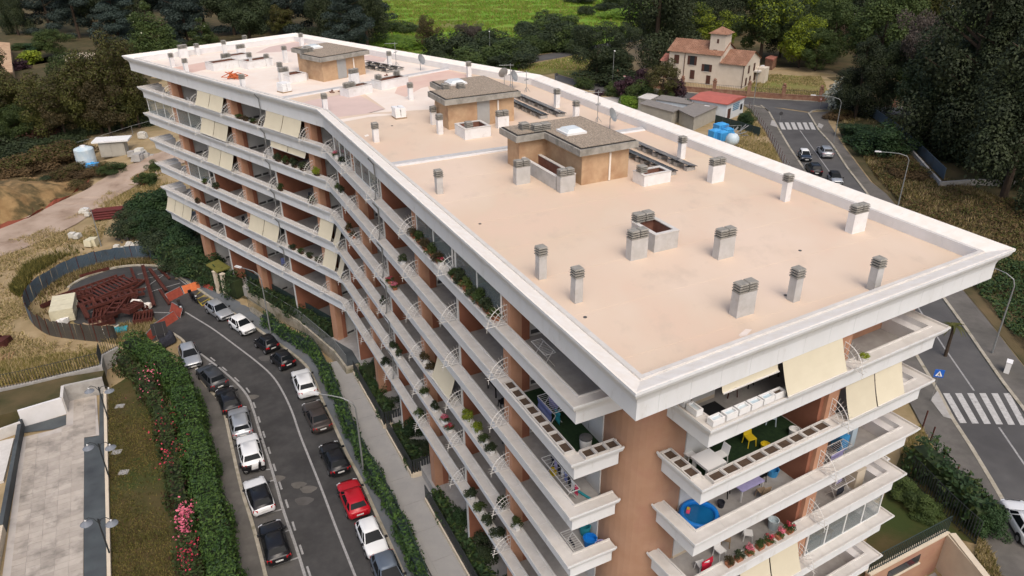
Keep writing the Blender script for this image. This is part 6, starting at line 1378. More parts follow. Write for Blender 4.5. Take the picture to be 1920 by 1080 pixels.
# ------------------------------------------------------------ paved deck, lower left
DZ = .05
dk_px = [(126, 729), (180, 727), (186, 816), (158, 820), (156, 1110), (0, 1110), (41, 820), (100, 806), (124, 797)]
deck = sheet('paved_deck', dk_px, 'deck_stone', 0, z=DZ)
e0, e1 = P(156, 1100, DZ), P(158, 820, DZ); dv = (e1 - e0); dv.z = 0; dv.normalize(); du = Vector((-dv.y, dv.x, 0)); poly = [tuple(P(u, v, DZ)[:2]) for u, v in dk_px]
tl = MB(); tl.box(-.44, .44, -.29, .29, 0, .025); tile_me = tl.mesh('paving_tile', 'deck_tile'); cnt = 0; rg = np.random.default_rng(5)
for i in range(-2, 16):
    for j in range(-3, 48):
        c = e0 + du * (i * .90 + .45) + dv * (j * .60 + .3)
        if all(inpoly(np.array([c.x + a]), np.array([c.y + b]), poly)[0] for a in (-.3, .3) for b in (-.3, .3)) and cnt < 300:
            o = place(tile_me, 'paving_tile', deck, (c.x, c.y, DZ + rg.normal() * .003), math.atan2(du.y, du.x)); cnt += 1
sheet('slate_strip', [(158, 821), (186, 817), (187, 727), (197, 727), (200, 1110), (157, 1110)], 'slate', .02, z=DZ)
sheet('slate_strip', [(43, 812), (43, 801), (124, 778), (124, 797), (100, 805)], 'slate', .02, z=DZ)
strip('kerb', pl([(198, 720), (200, 820), (203, 950), (207, 1110)], 0), -.12, .12, 0, .35, 'cream_wall')
# ramp walls and stair
def wallseg(par, a, b, z0, z1, th, m, nm='wall_segment'):
    d = Vector((b - a)[:2]); mb = MB(); mb.obox((a + b) / 2, d.normalized(), d.length / 2, th / 2, z0, z1); return mb.build(nm, m, par)
b0 = P(43, 803, .05); tw2 = thing('ramp_walls', 'white retaining walls round the sunken ramp above the paved deck', 'wall', tuple(b0))
wallseg(tw2, P(44, 800), P(125, 775), 0, 1.75, .25, 'parapet_white'); wallseg(tw2, P(125, 775), P(127, 752), 0, 1.75, .25, 'coping'); wallseg(tw2, P(127, 752), P(200, 736), 0, 1.72, .3, 'concrete'); wallseg(tw2, P(44, 800), P(8, 1000), 0, .9, .3, 'slate'); wallseg(tw2, P(-40, 838), P(44, 808), 0, 1.0, .25, 'coping'); wallseg(tw2, P(8, 1000), P(-15, 1120), 0, .8, .3, 'cream_wall')
for a, b in (((44, 795), (100, 778)),):
    qa, qb = P(*a), P(*b); mb = MB(); mb.beam(qa + Vector((0, 0, 1.0)), qb + Vector((0, 0, 1.0)), .05); tr = thing('stair_railing', 'dark railing of the small stair in front of the white wall', 'railing', tuple(qa)); mb.build('handrail', 'iron_dark', tr)
    for q in resample([qa, qb], .22): mb = MB(); mb.beam(q, q + Vector((0, 0, 1.0)), .03); mb.build('baluster', 'iron_dark', tr)
mb = MB(); mb.prism([tuple(P(u, v, 0)[:2]) for u, v in ((-90, 833), (44, 800), (125, 775), (127, 752), (200, 736), (204, 722), (128, 735), (40, 757), (-90, 786))], -.1, 1.70); mb.build('raised_ground', 'scrub_ground', kind='structure')
tp = [P(u, v, 1.35) for u, v in ((-60, 747), (0, 735), (45, 726), (120, 708), (190, 691), (192, 672), (222, 656))]
tr = thing('iron_railing', 'long dark iron railing above the paved deck', 'railing', tuple(tp[0])); m_ = MB(); m_.box(-.015, .015, -.015, .015, 0, 1.5); rb2 = m_.mesh('bar', 'iron_dark')
for q in resample(tp, .22)[:200]: place(rb2, 'bar', tr, tuple(q - tp[0] + Vector((0, 0, .35))))
for z in (.5, 1.75): m_ = MB(); m_.tube([q + Vector((0, 0, z)) for q in tp], .025, 4); m_.build('rail', 'iron_dark', tr)
strip('kerb', tp, -.12, .12, 0, 1.72, 'concrete')
for u, v, lb in ((232, 886, 'square access cover in the lawn nearer the deck lamp'), (219, 848, 'small access cover farther up the lawn'), (225, 762, 'pale slab at the top of the lawn')):
    q = P(u, v); t = thing('access_cover', lb, 'cover', tuple(q)); mb = MB(); mb.obox(q, (1, .15), .38, .3, 0, .06); mb.build('frame', 'concrete', t); mb = MB(); mb.obox(q, (1, .15), .3, .22, .06, .075); mb.build('lid', 'walk_concrete', t)
sheet('lawn', [(208, 1110), (203, 730), (250, 700), (310, 800), (345, 1110)], 'lawn_dull', .0, z=.012)
t = thing('flat_roof_annex', 'slate topped annex cut by the left edge beside the ramp', 'building', tuple(P(-20, 800))); mb = MB(); mb.prism([tuple(P(u, v, 0)[:2]) for u, v in ((-80, 770), (26, 772), (24, 815), (-80, 840))], 0, .4); mb.build('slab', 'slate', t); mb = MB(); mb.prism([tuple(P(u, v, 0)[:2]) for u, v in ((-80, 850), (28, 825), (8, 905), (-80, 930))], 0, .25); mb.build('apron', 'coping', t)

# ------------------------------------------------------------ garden buildings, upper left
def flat_house(px, z, h, m_wall, m_roof, label, over=.3, nm='lodge'):
    pts = [P(u, v, z + h) for u, v in px]; c = sum(pts, Vector()) / len(pts); t = thing(nm, label, 'building', (c.x, c.y, z)); p2 = [(q.x, q.y) for q in pts]
    ins = [(c.x + (x - c.x) * .95, c.y + (y - c.y) * .95) for x, y in p2]; mb = MB(); mb.prism(ins, z - .5, z + h - .3); mb.build('walls', m_wall, t); mb = MB(); mb.prism(p2, z + h - .3, z + h); mb.build('roof', m_roof, t); return t
flat_house([(64, 60), (87, 58), (148, 64), (112, 69)], 0, 3.2, 'brick_tan', 'cabin_roof', 'flat roofed lodge with brick walls under the cedars')
flat_house([(22, 130), (100, 105), (165, 96), (170, 106), (140, 120), (30, 140)], 0, 3.0, 'parapet_white', 'coping', 'long low pale building with a terrace roof in the tree screen', nm='terrace_building')
flat_house([(100, 106), (135, 99), (180, 98), (180, 112), (132, 118)], 0, 4.2, 'cream_wall', 'cream_wall', 'cream rooftop terrace beside the far cornice', nm='terrace_block')
flat_house([(-30, 76), (18, 80), (24, 134), (-30, 150)], 0, 7.0, 'brick_tan', 'brick_tan', 'tan block cut by the left edge above the tree screen', nm='tan_block')
sheet('garden_lawn', [(20, 100), (75, 86), (75, 96), (30, 112)], 'verge_green', .05); sheet('garden_path', [(0, 72), (60, 62), (68, 78), (15, 84)], 'asphalt', .05); sheet('garden_lawn', [(20, 120), (95, 106), (100, 116), (30, 128)], 'dry_ground', .06)
TR('shrub_mid', 40, 92, 2.2, 6, 'clipped green hedge ball in the walled garden', None, 'hedge_ball', 'shrub'); TR('shrub_hedge', 70, 94, 2.5, 8, 'low clipped hedge by the lodge lawn', None, 'low_hedge', 'shrub')

# ------------------------------------------------------------ villa and its garden wall
VU = Vector((-.813, .582)); VV = Vector((.582, .813)); VO = Vector((51.4, 167.3)); 
def vp(u, v, z=None): q = VO + VU * u + VV * v; return q if z is None else Vector((q.x, q.y, z))
V = thing('villa', 'old cream villa with red tiled roofs and a square tower', 'villa', (VO.x, VO.y, 4))
def vbox(name, u0, u1, v0, v1, z0, z1, m, par=None): mb = MB(); mb.prism([tuple(vp(a, b)) for a, b in ((u0, v0), (u1, v0), (u1, v1), (u0, v1))], 4 + z0, 4 + z1); return mb.build(name, m, par or V)
vbox('wall', 5.6, 17.9, 0, 8.4, 0, 6.7, 'villa_wall'); vbox('wall', 0, 5.6, .02, 10, 0, 5.2, 'villa_wall'); tower = vbox('tower', 5.4, 8.9, 1.2, 4.8, 5.2, 11.0, 'villa_wall'); vbox('porch_wall', 17.92, 20.4, 1.5, 7, 0, 3.9, 'villa_wall')
def roofplane(u0, u1, va, za, vb, zb, m='roof_tile', par=None, nm='roof_slope', ov=.0):
    # corrugated tile slope running along u, from (va,za) eave to (vb,zb) ridge
    n = max(4, int(abs(u1 - u0) / .42)); mb = MB(); vs = []
    for i in range(n * 2 + 1):
        u = u0 + (u1 - u0) * i / (n * 2); dz = .10 if i % 2 else 0.0; vs += [vp(u, va, 4 + za + dz), vp(u, vb, 4 + zb + dz)]
    mb.add(vs, [(2 * i, 2 * i + 2, 2 * i + 3, 2 * i + 1) for i in range(n * 2)]); o = mb.build(nm, m, par or V)
    if sum(p.normal.z for p in o.data.polygons) < 0: o.data.flip_normals()
    return o
roofplane(5.2, 18.4, -.5, 6.6, 4.2, 8.9); roofplane(5.2, 18.4, 8.9, 6.6, 4.2, 8.9); roofplane(-.4, 5.7, -.5, 5.05, 5.0, 7.4); roofplane(-.4, 5.7, 10.4, 5.05, 5.0, 7.4); roofplane(17.9, 20.8, 1.2, 3.9, 4.2, 5.2, 'roof_tile_red'); roofplane(17.9, 20.8, 7.3, 3.9, 4.2, 5.2, 'roof_tile_red')
for u, z, v0, v1, zr in ((17.9, 6.7, 0, 8.4, 8.85), (0, 5.2, .02, 10, 7.35), (5.6, 6.7, 0, 8.4, 8.85), (20.4, 3.9, 1.5, 7, 5.15)):
    mb = MB(); mb.add([vp(u, v0, 4 + z), vp(u, v1, 4 + z), vp(u, (v0 + v1) / 2, 4 + zr - .05)], [(0, 1, 2)]); mb.build('gable', 'villa_wall', V)
mb = MB(); apx = vp(7.15, 3.0, 4 + 12.4); cs = [vp(u, v, 4 + 11.0) for u, v in ((4.9, .7), (9.4, .7), (9.4, 5.3), (4.9, 5.3))]
for k in range(4): mb.add([cs[k], cs[(k + 1) % 4], apx], [(0, 1, 2)])
mb.add(cs, [(0, 1, 2, 3)]); mb.build('tower_roof', 'roof_tile', V)
mb = MB(); mb.beam(vp(7.15, 3.0, 4 + 12.3), vp(7.15, 3.0, 4 + 13.4), .12); mb.build('weathervane', 'iron_dark', V)
def vwin(u, z, w_, h, v=-.03, open_=False, par=None):
    mb = MB(); mb.prism([tuple(vp(a, b)) for a, b in ((u - w_ / 2, v), (u + w_ / 2, v), (u + w_ / 2, v + .06), (u - w_ / 2, v + .06))], 4 + z, 4 + z + h); o = mb.build('window', 'glass_dark', par or V)
    for s in (-1, 1):
        a, b = (u + s * w_ * .26 - w_ * .235, u + s * w_ * .26 + w_ * .235) if not open_ else (u + s * w_ * .75 - w_ * .25, u + s * w_ * .75 + w_ * .25)
        mb = MB(); mb.prism([tuple(vp(x, y)) for x, y in ((a, v - .05), (b, v - .05), (b, v), (a, v))], 4 + z + .02, 4 + z + h - .02); mb.build('shutter', 'shutter_brown', o)
    mb = MB(); mb.prism([tuple(vp(x, y)) for x, y in ((u - w_ * .6, v - .1), (u + w_ * .6, v - .1), (u + w_ * .6, v), (u - w_ * .6, v))], 4 + z - .1, 4 + z - .01); mb.build('sill', 'coping', o)
for a in [(16.0, 3.9, 1.2, 2.0), (12.2, 4.0, 1.1, 2.0, -.03, True), (8.6, 2.9, 1.2, 1.6, -.03, True), (16.2, .9, 1.1, 2.0), (11.9, .9, 1.1, 2.0), (8.0, .2, 1.0, 1.9)]: vwin(*a)
for u, z, w_, h in ((7.1, 9.0, .45, .9), (7.5, 6.7, .9, .9)): mb = MB(); mb.prism([tuple(vp(a, b)) for a, b in ((u - w_ / 2, 1.16), (u + w_ / 2, 1.16), (u + w_ / 2, 1.25), (u - w_ / 2, 1.25))], 4 + z, 4 + z + h); mb.build('tower_window', 'shutter_brown', V)
for v, z in ((3, 2.9), (6.5, 2.9), (2, .4), (4.5, .4), (7.5, .6)): mb = MB(); mb.prism([tuple(vp(a, b)) for a, b in ((-.05, v - .5), (-.05, v + .5), (.05, v + .5), (.05, v - .5))], 4 + z, 4 + z + 1.7); mb.build('side_window', 'shutter_brown', V)
mb = MB(); pts = [vp(19.15 + .65 * math.cos(t_), 1.46, 4 + 1.5 + .75 * math.sin(t_)) for t_ in np.linspace(0, math.pi, 9)]; mb.add([vp(19.8, 1.46, 4.1)] + pts + [vp(18.5, 1.46, 4.1)], [tuple(range(11))]); mb.build('arched_door', 'shutter_brown', V)
for u in (14.0, .08): mb = MB(); mb.tube([vp(u, -.12, 4.2), vp(u, -.12, 4 + (6.5 if u > 5 else 5.0))], .08, 5); mb.build('downpipe', 'shutter_brown', V)
vbox('balcony', -1.3, -.02, 6.5, 9, 2.6, 2.9, 'coping'); vbox('annex', -2.2, -.03, 8, 10.5, 0, 3.4, 'villa_wall')
# brick garden wall with pillars and rails
gw = pl([(1158, 160), (1222, 166), (1280, 172.5), (1340, 178), (1405, 183), (1470, 188), (1540, 192.5), (1610, 197), (1680, 203)], 4); tG = thing('garden_wall', 'red brick garden wall with ball topped pillars along the main road', 'wall', tuple(gw[0]))
off = Vector((0, .9, 0))
for i in range(len(gw) - 1):
    a, b = gw[i] + off, gw[i + 1] + off; d = Vector((b - a)[:2]); mb = MB(); mb.obox((a + b) / 2, d.normalized(), d.length / 2, .2, 4, 5.0); mb.build('brick_wall', 'villa_brick', tG)
    mb = MB(); mb.obox((a + b) / 2, d.normalized(), d.length / 2, .25, 5.0, 5.1); mb.build('coping', 'villa_brick', tG)
    for k in range(1, 20): q = a + (b - a) * k / 20; mb = MB(); mb.beam((q.x, q.y, 5.1), (q.x, q.y, 6.1), .035); mb.build('rail_bar', 'iron_dark', tG)
    mb = MB(); mb.beam((a.x, a.y, 6.0), (b.x, b.y, 6.0), .04); mb.build('top_rail', 'iron_dark', tG)
for q in gw:
    q = q + off; mb = MB(); mb.obox(q, (1, -.3), .38, .38, 4, 6.6); o = mb.build('pillar', 'villa_brick', tG); mb = MB(); mb.obox(q, (1, -.3), .46, .46, 6.6, 6.75); mb.build('pillar_cap', 'villa_brick', o); mb = MB(); mb.lathe([(.12, 0), (.3, .12), (.36, .3), (.3, .5), (.1, .62)], (q.x, q.y, 6.75), 10); mb.build('ball', 'villa_brick', o)
q = P(1192, 160, 4); t = thing('garden_steps_wall', 'sloping stone kerb beside the villa drive', 'wall', tuple(q)); mb = MB(); mb.beam(P(1185, 150, 4.2), P(1212, 124, 4.2), .3, .5); mb.build('kerb_stone', 'concrete', t)

# ------------------------------------------------------------ cabins in the compound
def cabin(fl, fr, rr, h, m_wall, m_roof, label, over=.25, nm='site_cabin', z=4.0, pitch=0.0):
    a, b, c = [P(*q, z) for q in (fl, fr, rr)]; d = c - b; dd = a + d; pts = [a, b, c, dd]; t = thing(nm, label, 'cabin', tuple(b), 0, 'cabins in the fenced compound'); mb = MB(); mb.prism([tuple(q[:2]) for q in pts], z, z + h); mb.build('walls', m_wall, t)
    ce = sum(pts, Vector()) / 4; p2 = [tuple((ce + (q - ce) * (1 + over / 3))[:2]) for q in pts]; mb = MB()
    if pitch:
        mb.prism(p2, z + h, z + h + .12); m1 = (Vector(p2[0]) + Vector(p2[3])) / 2; m2 = (Vector(p2[1]) + Vector(p2[2])) / 2
        zz = z + h + .12; P0, P1, P2_, P3 = [(*q, zz) for q in p2]; R0, R1 = (*m1, zz + pitch), (*m2, zz + pitch); mb.add([P0, P1, P2_, P3, R0, R1], [(0, 1, 5, 4), (2, 3, 4, 5), (1, 2, 5), (3, 0, 4)])
    else: mb.prism(p2, z + h, z + h + .18)
    mb.build('roof', m_roof, t); return t, a, b, c
t, a, b, c = cabin((1294, 217), (1359, 228), (1392, 213), 3.2, 'cabin_white', 'cabin_red', 'white site office with a low red roof', pitch=.5)
d2 = Vector((c - b)[:2]).normalized(); nn2 = Vector((d2.y, -d2.x)); ln2 = (c - b).length
def onside(s0, s1, z0, z1, m, nm, o=.02): mb = MB(); q = Vector(b[:2]) + d2 * (s0 + s1) / 2 * ln2 + nn2 * o; mb.obox(q, d2, (s1 - s0) / 2 * ln2, .02, 4 + z0, 4 + z1); mb.build(nm, m, t)
onside(.10, .26, .3, 2.2, 'shutter_brown', 'door')
for k, (z0, z1, s1) in enumerate(((2.5, 2.72, .74), (2.15, 2.37, .72), (1.8, 2.02, .74), (1.45, 1.67, .70))): onside(.38, s1, z0, z1, 'letter_blue', 'lettering', .025)
onside(.80, .92, 1.0, 2.1, 'glass_dark', 'window')
mb = MB(); q = P(1322, 224, 4); mb.obox(q + Vector((0, -.3, 0)), Vector((b - a)[:2]).normalized(), .5, .2, 6.0, 6.7); mb.build('air_conditioner', 'plastic_white', t); mb = MB(); mb.obox(q + Vector((0, -.52, 0)), Vector((b - a)[:2]).normalized(), .22, .02, 6.1, 6.6); mb.build('fan', 'vent_dark', t)
cabin((1272, 232), (1299, 246), (1340, 226), 2.5, 'cabin_beige', 'cabin_roof', 'beige container cabin nearest the parapet on the right'); t3 = cabin((1200, 220), (1258, 236), (1273, 228), 2.5, 'cabin_beige', 'cabin_roof', 'long beige container cabin beside the parapet joint')
cabin((1228, 212), (1290, 222), (1302, 214), 2.6, 'cabin_white', 'cabin_roof', 'white cabin with a grey roof between the two beige ones'); cabin((1196, 206), (1215, 211), (1232, 203), 2.4, 'cabin_beige', 'coping', 'small cabin with a pale roof behind the grey ones')
t = thing('panel_fence', 'pale panel fence along the main road behind the cabins', 'fence', tuple(P(1218, 198, 4)))
for k in range(6): qa, qb = P(1218 + k * 10.4, 196 + k * 1.5, 4), P(1228 + k * 10.4, 197.4 + k * 1.5, 4); mb = MB(); d = qb - qa; mb.obox((qa + qb) / 2, d.normalized(), d.length / 2 - .02, .04, 4, 5.9); mb.build('panel', 'cabin_white', t); mb = MB(); mb.beam((qa.x, qa.y, 4), (qa.x, qa.y, 6.2), .1); mb.build('post', 'iron_dark', t)
# blue crates, tank, wire fence posts, shrubs
for i, (u, v, s, h, lb) in enumerate([(1340, 262, 1.0, 1.7, 'bright blue covered crate left of its twin'), (1353, 263, 1.0, 1.5, 'bright blue covered crate right of its twin'), (1350, 252, 1.1, 1.9, 'blue tarpaulin bundle behind the two crates'), (1364, 255, .8, 1.3, 'small blue bundle beside the grey frame')]):
    q = P(u, v, 4); t = thing('blue_crate', lb, 'crate', tuple(q), 0, 'blue covered crates in the compound'); mb = MB(); mb.obox(q, (1, .5), s, s * .75, 4, 4 + h); mb.build('cover', 'tank_blue', t); mb = MB(); mb.obox(q, (1, .5), s * .9, s * .65, 4 + h, 4 + h + .25, taper=.5); mb.build('folded_top', 'tank_blue', t)
    for k in (-1, 1): mb = MB(); mb.obox(q + Vector((k * s * .5, k * s * .25, 0)), (1, .5), .03, s * .77, 4.1, 4 + h - .1); mb.build('strap', 'sign_blue', t)
q = P(1372, 272, 4); t = thing('round_tank', 'pale blue spherical tank behind the parapet', 'tank', tuple(q)); mb = MB(); mb.lathe([(.3, 0), (.9, .25), (1.15, .8), (1.1, 1.4), (.75, 1.9), (.25, 2.1)], tuple(q), 16); mb.build('shell', 'tank_white', t, smooth=True); mb = MB(); mb.lathe([(.28, 2.05), (.28, 2.2)], tuple(q), 10); mb.build('lid', 'tank_blue', t)
q = P(1374, 255, 4); t = thing('pipe_rack', 'grey frame with jumbled pipes beside the blue crates', 'rack', tuple(q)); mb = MB()
for k in range(9): a = q + Vector((rg.normal() * .9, rg.normal() * .7, .1)); mb.tube([a, a + Vector((rg.normal() * .9, rg.normal() * .6, abs(rg.normal()) * 1.2 + .3))], .08, 5)
mb.build('pipes', 'galv', t); mb = MB(); mb.beam(q + Vector((-1.4, 0, 1.8)), q + Vector((1.4, .4, 1.8)), .08); mb.beam(q + Vector((-1.4, 0, 0)), q + Vector((-1.4, 0, 1.8)), .08); mb.beam(q + Vector((1.4, .4, 0)), q + Vector((1.4, .4, 1.8)), .08); mb.build('frame', 'galv', t)
wf = pl([(1404, 206), (1416, 222), (1433, 247), (1450, 275), (1468, 308), (1500, 360)], 4); t = thing('post_fence', 'line of thin iron posts along the compound edge', 'fence', tuple(wf[0])); 
for q in resample(wf, 1.8): mb = MB(); mb.beam(q, q + Vector((.05, 0, 1.5)), .06); mb.build('post', 'rust', t)
for z in (.8, 1.3): mb = MB(); mb.tube([q + Vector((0, 0, z)) for q in wf], .012, 3); mb.build('wire', 'galv', t)
wf = pl([(1729, 803), (1742, 834), (1764, 872), (1786, 906)], 4); t = thing('post_fence', 'rusty posts along the lower pavement by the dry strip', 'fence', tuple(wf[0]))
for q in resample(wf, 1.5): mb = MB(); mb.beam(q, q + Vector((.05, 0, 1.7)), .08); mb.build('post', 'rust', t)
t = thing('mesh_fence', 'dark green mesh fence behind the white site office', 'fence', tuple(P(1340, 233, 4)))
for k in range(6): qa, qb = P(1340 + k * 14, 231 + k * 4.2, 4), P(1354 + k * 14, 235.2 + k * 4.2, 4); mb = MB(); d = qb - qa; mb.obox((qa + qb) / 2, d.normalized(), d.length / 2 - .03, .03, 4, 5.6); mb.build('panel', 'iron_green', t)
for i, (u, v, h, w_, k, lb) in enumerate([(1148, 178, 3, 4, 'shrub_mid', 'round green bush near the lamp behind the parapet'), (1095, 166, 3.0, 4.2, 'shrub_mid', 'round green bush at the parapet bend'), (1123, 180, 1.6, 2.4, 'shrub_purple', 'tiny dark purple bush by the kerb'), (1170, 186, 5.0, 5.2, 'tree_purple', 'small purple plum tree left of the cabins'), (1205, 176, 5.5, 6.5, 'tree_purple', 'purple plum tree before the left brick pillar'), (1195, 195, 5.2, 7, 'shrub_mid', 'leafy green shrub group before the panel fence'), (1212, 190, 3.5, 4, 'shrub_hedge', 'dark clipped bush beside the leafy shrub'), (1180, 200, 2.6, 5, 'shrub_field', 'pale green shrub at the parapet edge'), (1240, 196, 9.5, 8.5, 'olive', 'sparse olive tree in front of the villa wall'), (1265, 196, 6, 5.5, 'tree_purple', 'thin purple tree right of the olive tree'), (1248, 200, 3.5, 5, 'shrub_mid', 'bush at the foot of the olive tree'), (1288, 212, 3.2, 4.5, 'shrub_hedge', 'bush beside the red roofed office corner'), (1400, 228, 2.6, 3.2, 'shrub_mid', 'small bush behind the wire fence upper one'), (1393, 240, 3, 3.6, 'shrub_hedge', 'dark bush behind the wire fence lower one'), (1160, 182, 1.6, 2, 'shrub_mid', 'small clipped green ball by the kerb')]):
    TR(k, u, v, h, w_, lb, None, 'ornamental_tree' if k in ('tree_purple', 'olive') else 'ornamental_shrub', 'tree' if k in ('tree_purple', 'olive') else 'shrub')
# grey wall and upper right huts
wl = pl([(1625, 215), (1690, 262), (1768, 340)], 4); t = thing('sheet_wall', 'long slate grey sheet wall climbing through the dry bank', 'wall', tuple(wl[0]))
for a, b in zip(resample(wl, 2.2)[:-1], resample(wl, 2.2)[1:]): mb = MB(); d = b - a; mb.obox((a + b) / 2, d.normalized(), d.length / 2 - .01, .05, 4.3, 6.0); mb.build('sheet', 'metal_fence', t)
wl = pl([(1700, 282), (1762, 352), (1830, 347), (1900, 350)], 4); t = thing('low_wall', 'low pale concrete wall below the grey sheet wall', 'wall', tuple(wl[0]))
for a, b in zip(wl[:-1], wl[1:]): mb = MB(); d = b - a; mb.obox((a + b) / 2, d.normalized(), d.length / 2, .15, 4, 4.9); mb.build('wall_block', 'concrete', t)
flat_house([(1580, 22), (1592, 15), (1622, 16), (1618, 22), (1600, 30)], 4, 7, 'brick_tan', 'coping', 'pale building glimpsed above the lime topped trees', nm='far_house'); flat_house([(1777, 12), (1792, 8), (1812, 10), (1808, 18), (1790, 20)], 4, 8, 'cream_wall', 'lip_white', 'white house glimpsed at the top right', nm='far_house')
flat_house([(1435, 108), (1445, 103), (1458, 106), (1450, 112)], 4, 2.6, 'villa_brick', 'roof_tile_red', 'small red roofed hut among the garden trees', nm='garden_hut')
# ------------------------------------------------------------ garage ramp and garden, lower right
GZ4 = 4.0
sheet('garden_lawn', [(1610, 1050), (1690, 850), (1728, 805), (1790, 905), (1850, 1010), (1830, 1020), (1770, 1004), (1640, 1066)], 'lawn_dull', .03, z=GZ4)
t = thing('garage_ramp', 'sunken tan brick garage ramp with grey paving below the garden fence', 'ramp', tuple(P(1720, 1040, 4)))
qa, qb, qc = Vector((21.6, 32.65, 4)), Vector((28.2, 36.0, 4)), Vector((28.7, 31.2, 4))
wallseg(t, qa, qb, .8, 4.25, .3, 'tan_wall', 'side_wall'); wallseg(t, qa, qb, 4.25, 4.37, .42, 'cream_wall', 'coping'); wallseg(t, qb, qc, .8, 4.3, .3, 'cream_wall', 'end_wall'); wallseg(t, qb + Vector((.2, -.25, 0)), qc, 4.3, 4.42, .42, 'cream_wall', 'coping')
wd_ = (qb - qa).normalized(); sn_ = Vector((wd_.y, -wd_.x, 0))
for k in range(5):
    for j in range(4): c = qb - wd_ * (.85 + 1.4 * k) + sn_ * (.9 + 1.3 * j); mb = MB(); mb.obox(c, wd_, .68, .63, .95, 1.05); mb.build('paving_slab', 'walk_concrete', t)
mb = MB(); c = qa + (qb - qa) * .45 + sn_ * .16; mb.obox(c, wd_, 1.5, .03, 3.0, 3.7); mb.build('vent_window', 'glass_dark', t); mb = MB(); mb.obox(c + sn_ * .03, wd_, 1.6, .08, 2.88, 2.98); mb.build('window_sill', 'cream_wall', t)
mb = MB(); mb.obox(qb + sn_ * 2.6 - wd_ * 1.2, sn_, 1.9, .12, 1.05, 1.35); mb.build('red_edge', 'sign_red', t); mb = MB(); mb.obox(qb + sn_ * 2.6 - wd_ * .6, sn_, 1.9, .35, 1.05, 1.2); mb.build('ramp_kerb', 'pavement_grey', t)
def bars(name, label, pts, z, h, step, m, w_=.03):
    t = thing(name, label, 'fence', tuple(pts[0])); m_ = MB(); m_.box(-w_ / 2, w_ / 2, -w_ / 2, w_ / 2, 0, h); me = m_.mesh('bar', m)
    for q in resample(pts, step): place(me, 'bar', t, (q.x - pts[0].x, q.y - pts[0].y, z - pts[0].z))
    for zz in (z + .1, z + h): m_ = MB(); m_.tube([Vector((q.x, q.y, zz)) for q in pts], w_ * .7, 4); m_.build('rail', m, t)
bars('iron_fence', 'slanting grey iron fence above the garage ramp wall', [qa, qb], 4.35, 1.3, .2, 'iron_green', .04); bars('iron_fence', 'dark iron fence between the garden and the roadside hedge', pl([(1700, 890), (1770, 965), (1828, 1020)], 4), 4.0, 1.9, .22, 'iron_dark', .04)
hedge('garden_hedge', 'loose conifer hedge between the iron fence and the pavement', pl([(1715, 872), (1760, 915), (1810, 960), (1838, 1000)], 4), 1.8, 2.2, 'leaf_hedge_dark', dens=36, size=.2, seed=41, rough=.5, mats2='leaf_mid', frac=.3)
for i, (u, v, h, w_, k, lb) in enumerate([(1690, 925, 1.6, 2.2, 'shrub_mid', 'shrub in the corner garden near the balconies'), (1712, 950, 1.4, 2.4, 'shrub_mid', 'round shrub in the middle of the corner garden'), (1735, 965, 1.5, 2.2, 'shrub_mid', 'shrub beside the iron fence in the corner garden'), (1848, 1000, 2.6, 2.4, 'shrub_hedge', 'conifer at the end of the roadside hedge')]): TR(k, u, v, h, w_, lb, None, 'garden_shrub', 'shrub')
tufts('dry_grass', 'dry grass strip between the corner flats and the pavement', [tuple(P(u, v, 4)[:2]) for u, v in [(1690, 850), (1722, 800), (1745, 840), (1790, 915), (1730, 890), (1700, 880)]], 2500, .4, .04, ['straw', 'straw_green'], 51); tufts('dry_grass', 'dry grass at the hedge end by the right pavement', [tuple(P(u, v, 4)[:2]) for u, v in [(1835, 1010), (1855, 1035), (1880, 1100), (1820, 1100), (1830, 1050)]], 1500, .4, .04, ['straw', 'straw_green'], 52)
q = P(1772, 668, 4); t = thing('palm', 'small palm peeping out right of the top front balcony', 'palm', tuple(q)); mb = MB(); mb.tube([q, q + Vector((0, 0, 3.2))], [.16, .12], 7); mb.build('trunk', 'bark', t)
for k in range(14):
    an = k * 2.4; el = .9 - .09 * (k % 7); d = Vector((math.cos(an), math.sin(an), 0)); s_ = Vector((-d.y, d.x, 0)); b0 = q + Vector((0, 0, 3.2)); vs = []
    for i in range(5): f_ = i / 4; c = b0 + d * 1.3 * f_ + Vector((0, 0, el * f_ - 1.1 * f_ * f_)); w2 = .16 * (1 - f_) + .02; vs += [c - s_ * w2, c + s_ * w2]
    mb = MB(); mb.add(vs, [(2 * i, 2 * i + 1, 2 * i + 3, 2 * i + 2) for i in range(4)]); mb.build('frond', 'leaf_olive', t)
# ------------------------------------------------------------ things on the roof
def solar_row(e, s0, s1, o, label, wd=.82):
    d = (EDG[e][1] - EDG[e][0]).normalized(); n_ = Vector((d.y, -d.x)); b = F(e, s0, o, ZF); t = thing('solar_row', label, 'solar panels', tuple(b), 0, 'solar panel rows on the roof'); k = max(2, round((s1 - s0) / 1.65)); st = (s1 - s0) / k
    for i in range(k):
        c = F(e, s0 + st * (i + .5), o); m_ = MB()
        lo, hi = c - n_ * wd / 2, c + n_ * wd / 2; hs = d * (st / 2 - .02); z0, z1 = ZF + .50, ZF + .32
        vs = [(*(lo - hs), z0), (*(lo + hs), z0), (*(hi + hs), z1), (*(hi - hs), z1)]; vs += [(x, y, z - .04) for x, y, z in vs]
        m_.add(vs, [(0, 1, 2, 3), (7, 6, 5, 4), (0, 4, 5, 1), (1, 5, 6, 2), (2, 6, 7, 3), (3, 7, 4, 0)]); po = m_.build('panel', 'solar', t)
        if po.data.polygons[0].normal.z < 0: po.data.flip_normals()
        for s in (-.32, .32): m_ = MB(); m_.obox(c + d * st * s, d, .16, wd * .42, ZF, ZF + .27); m_.build('pallet_block', 'concrete', t)
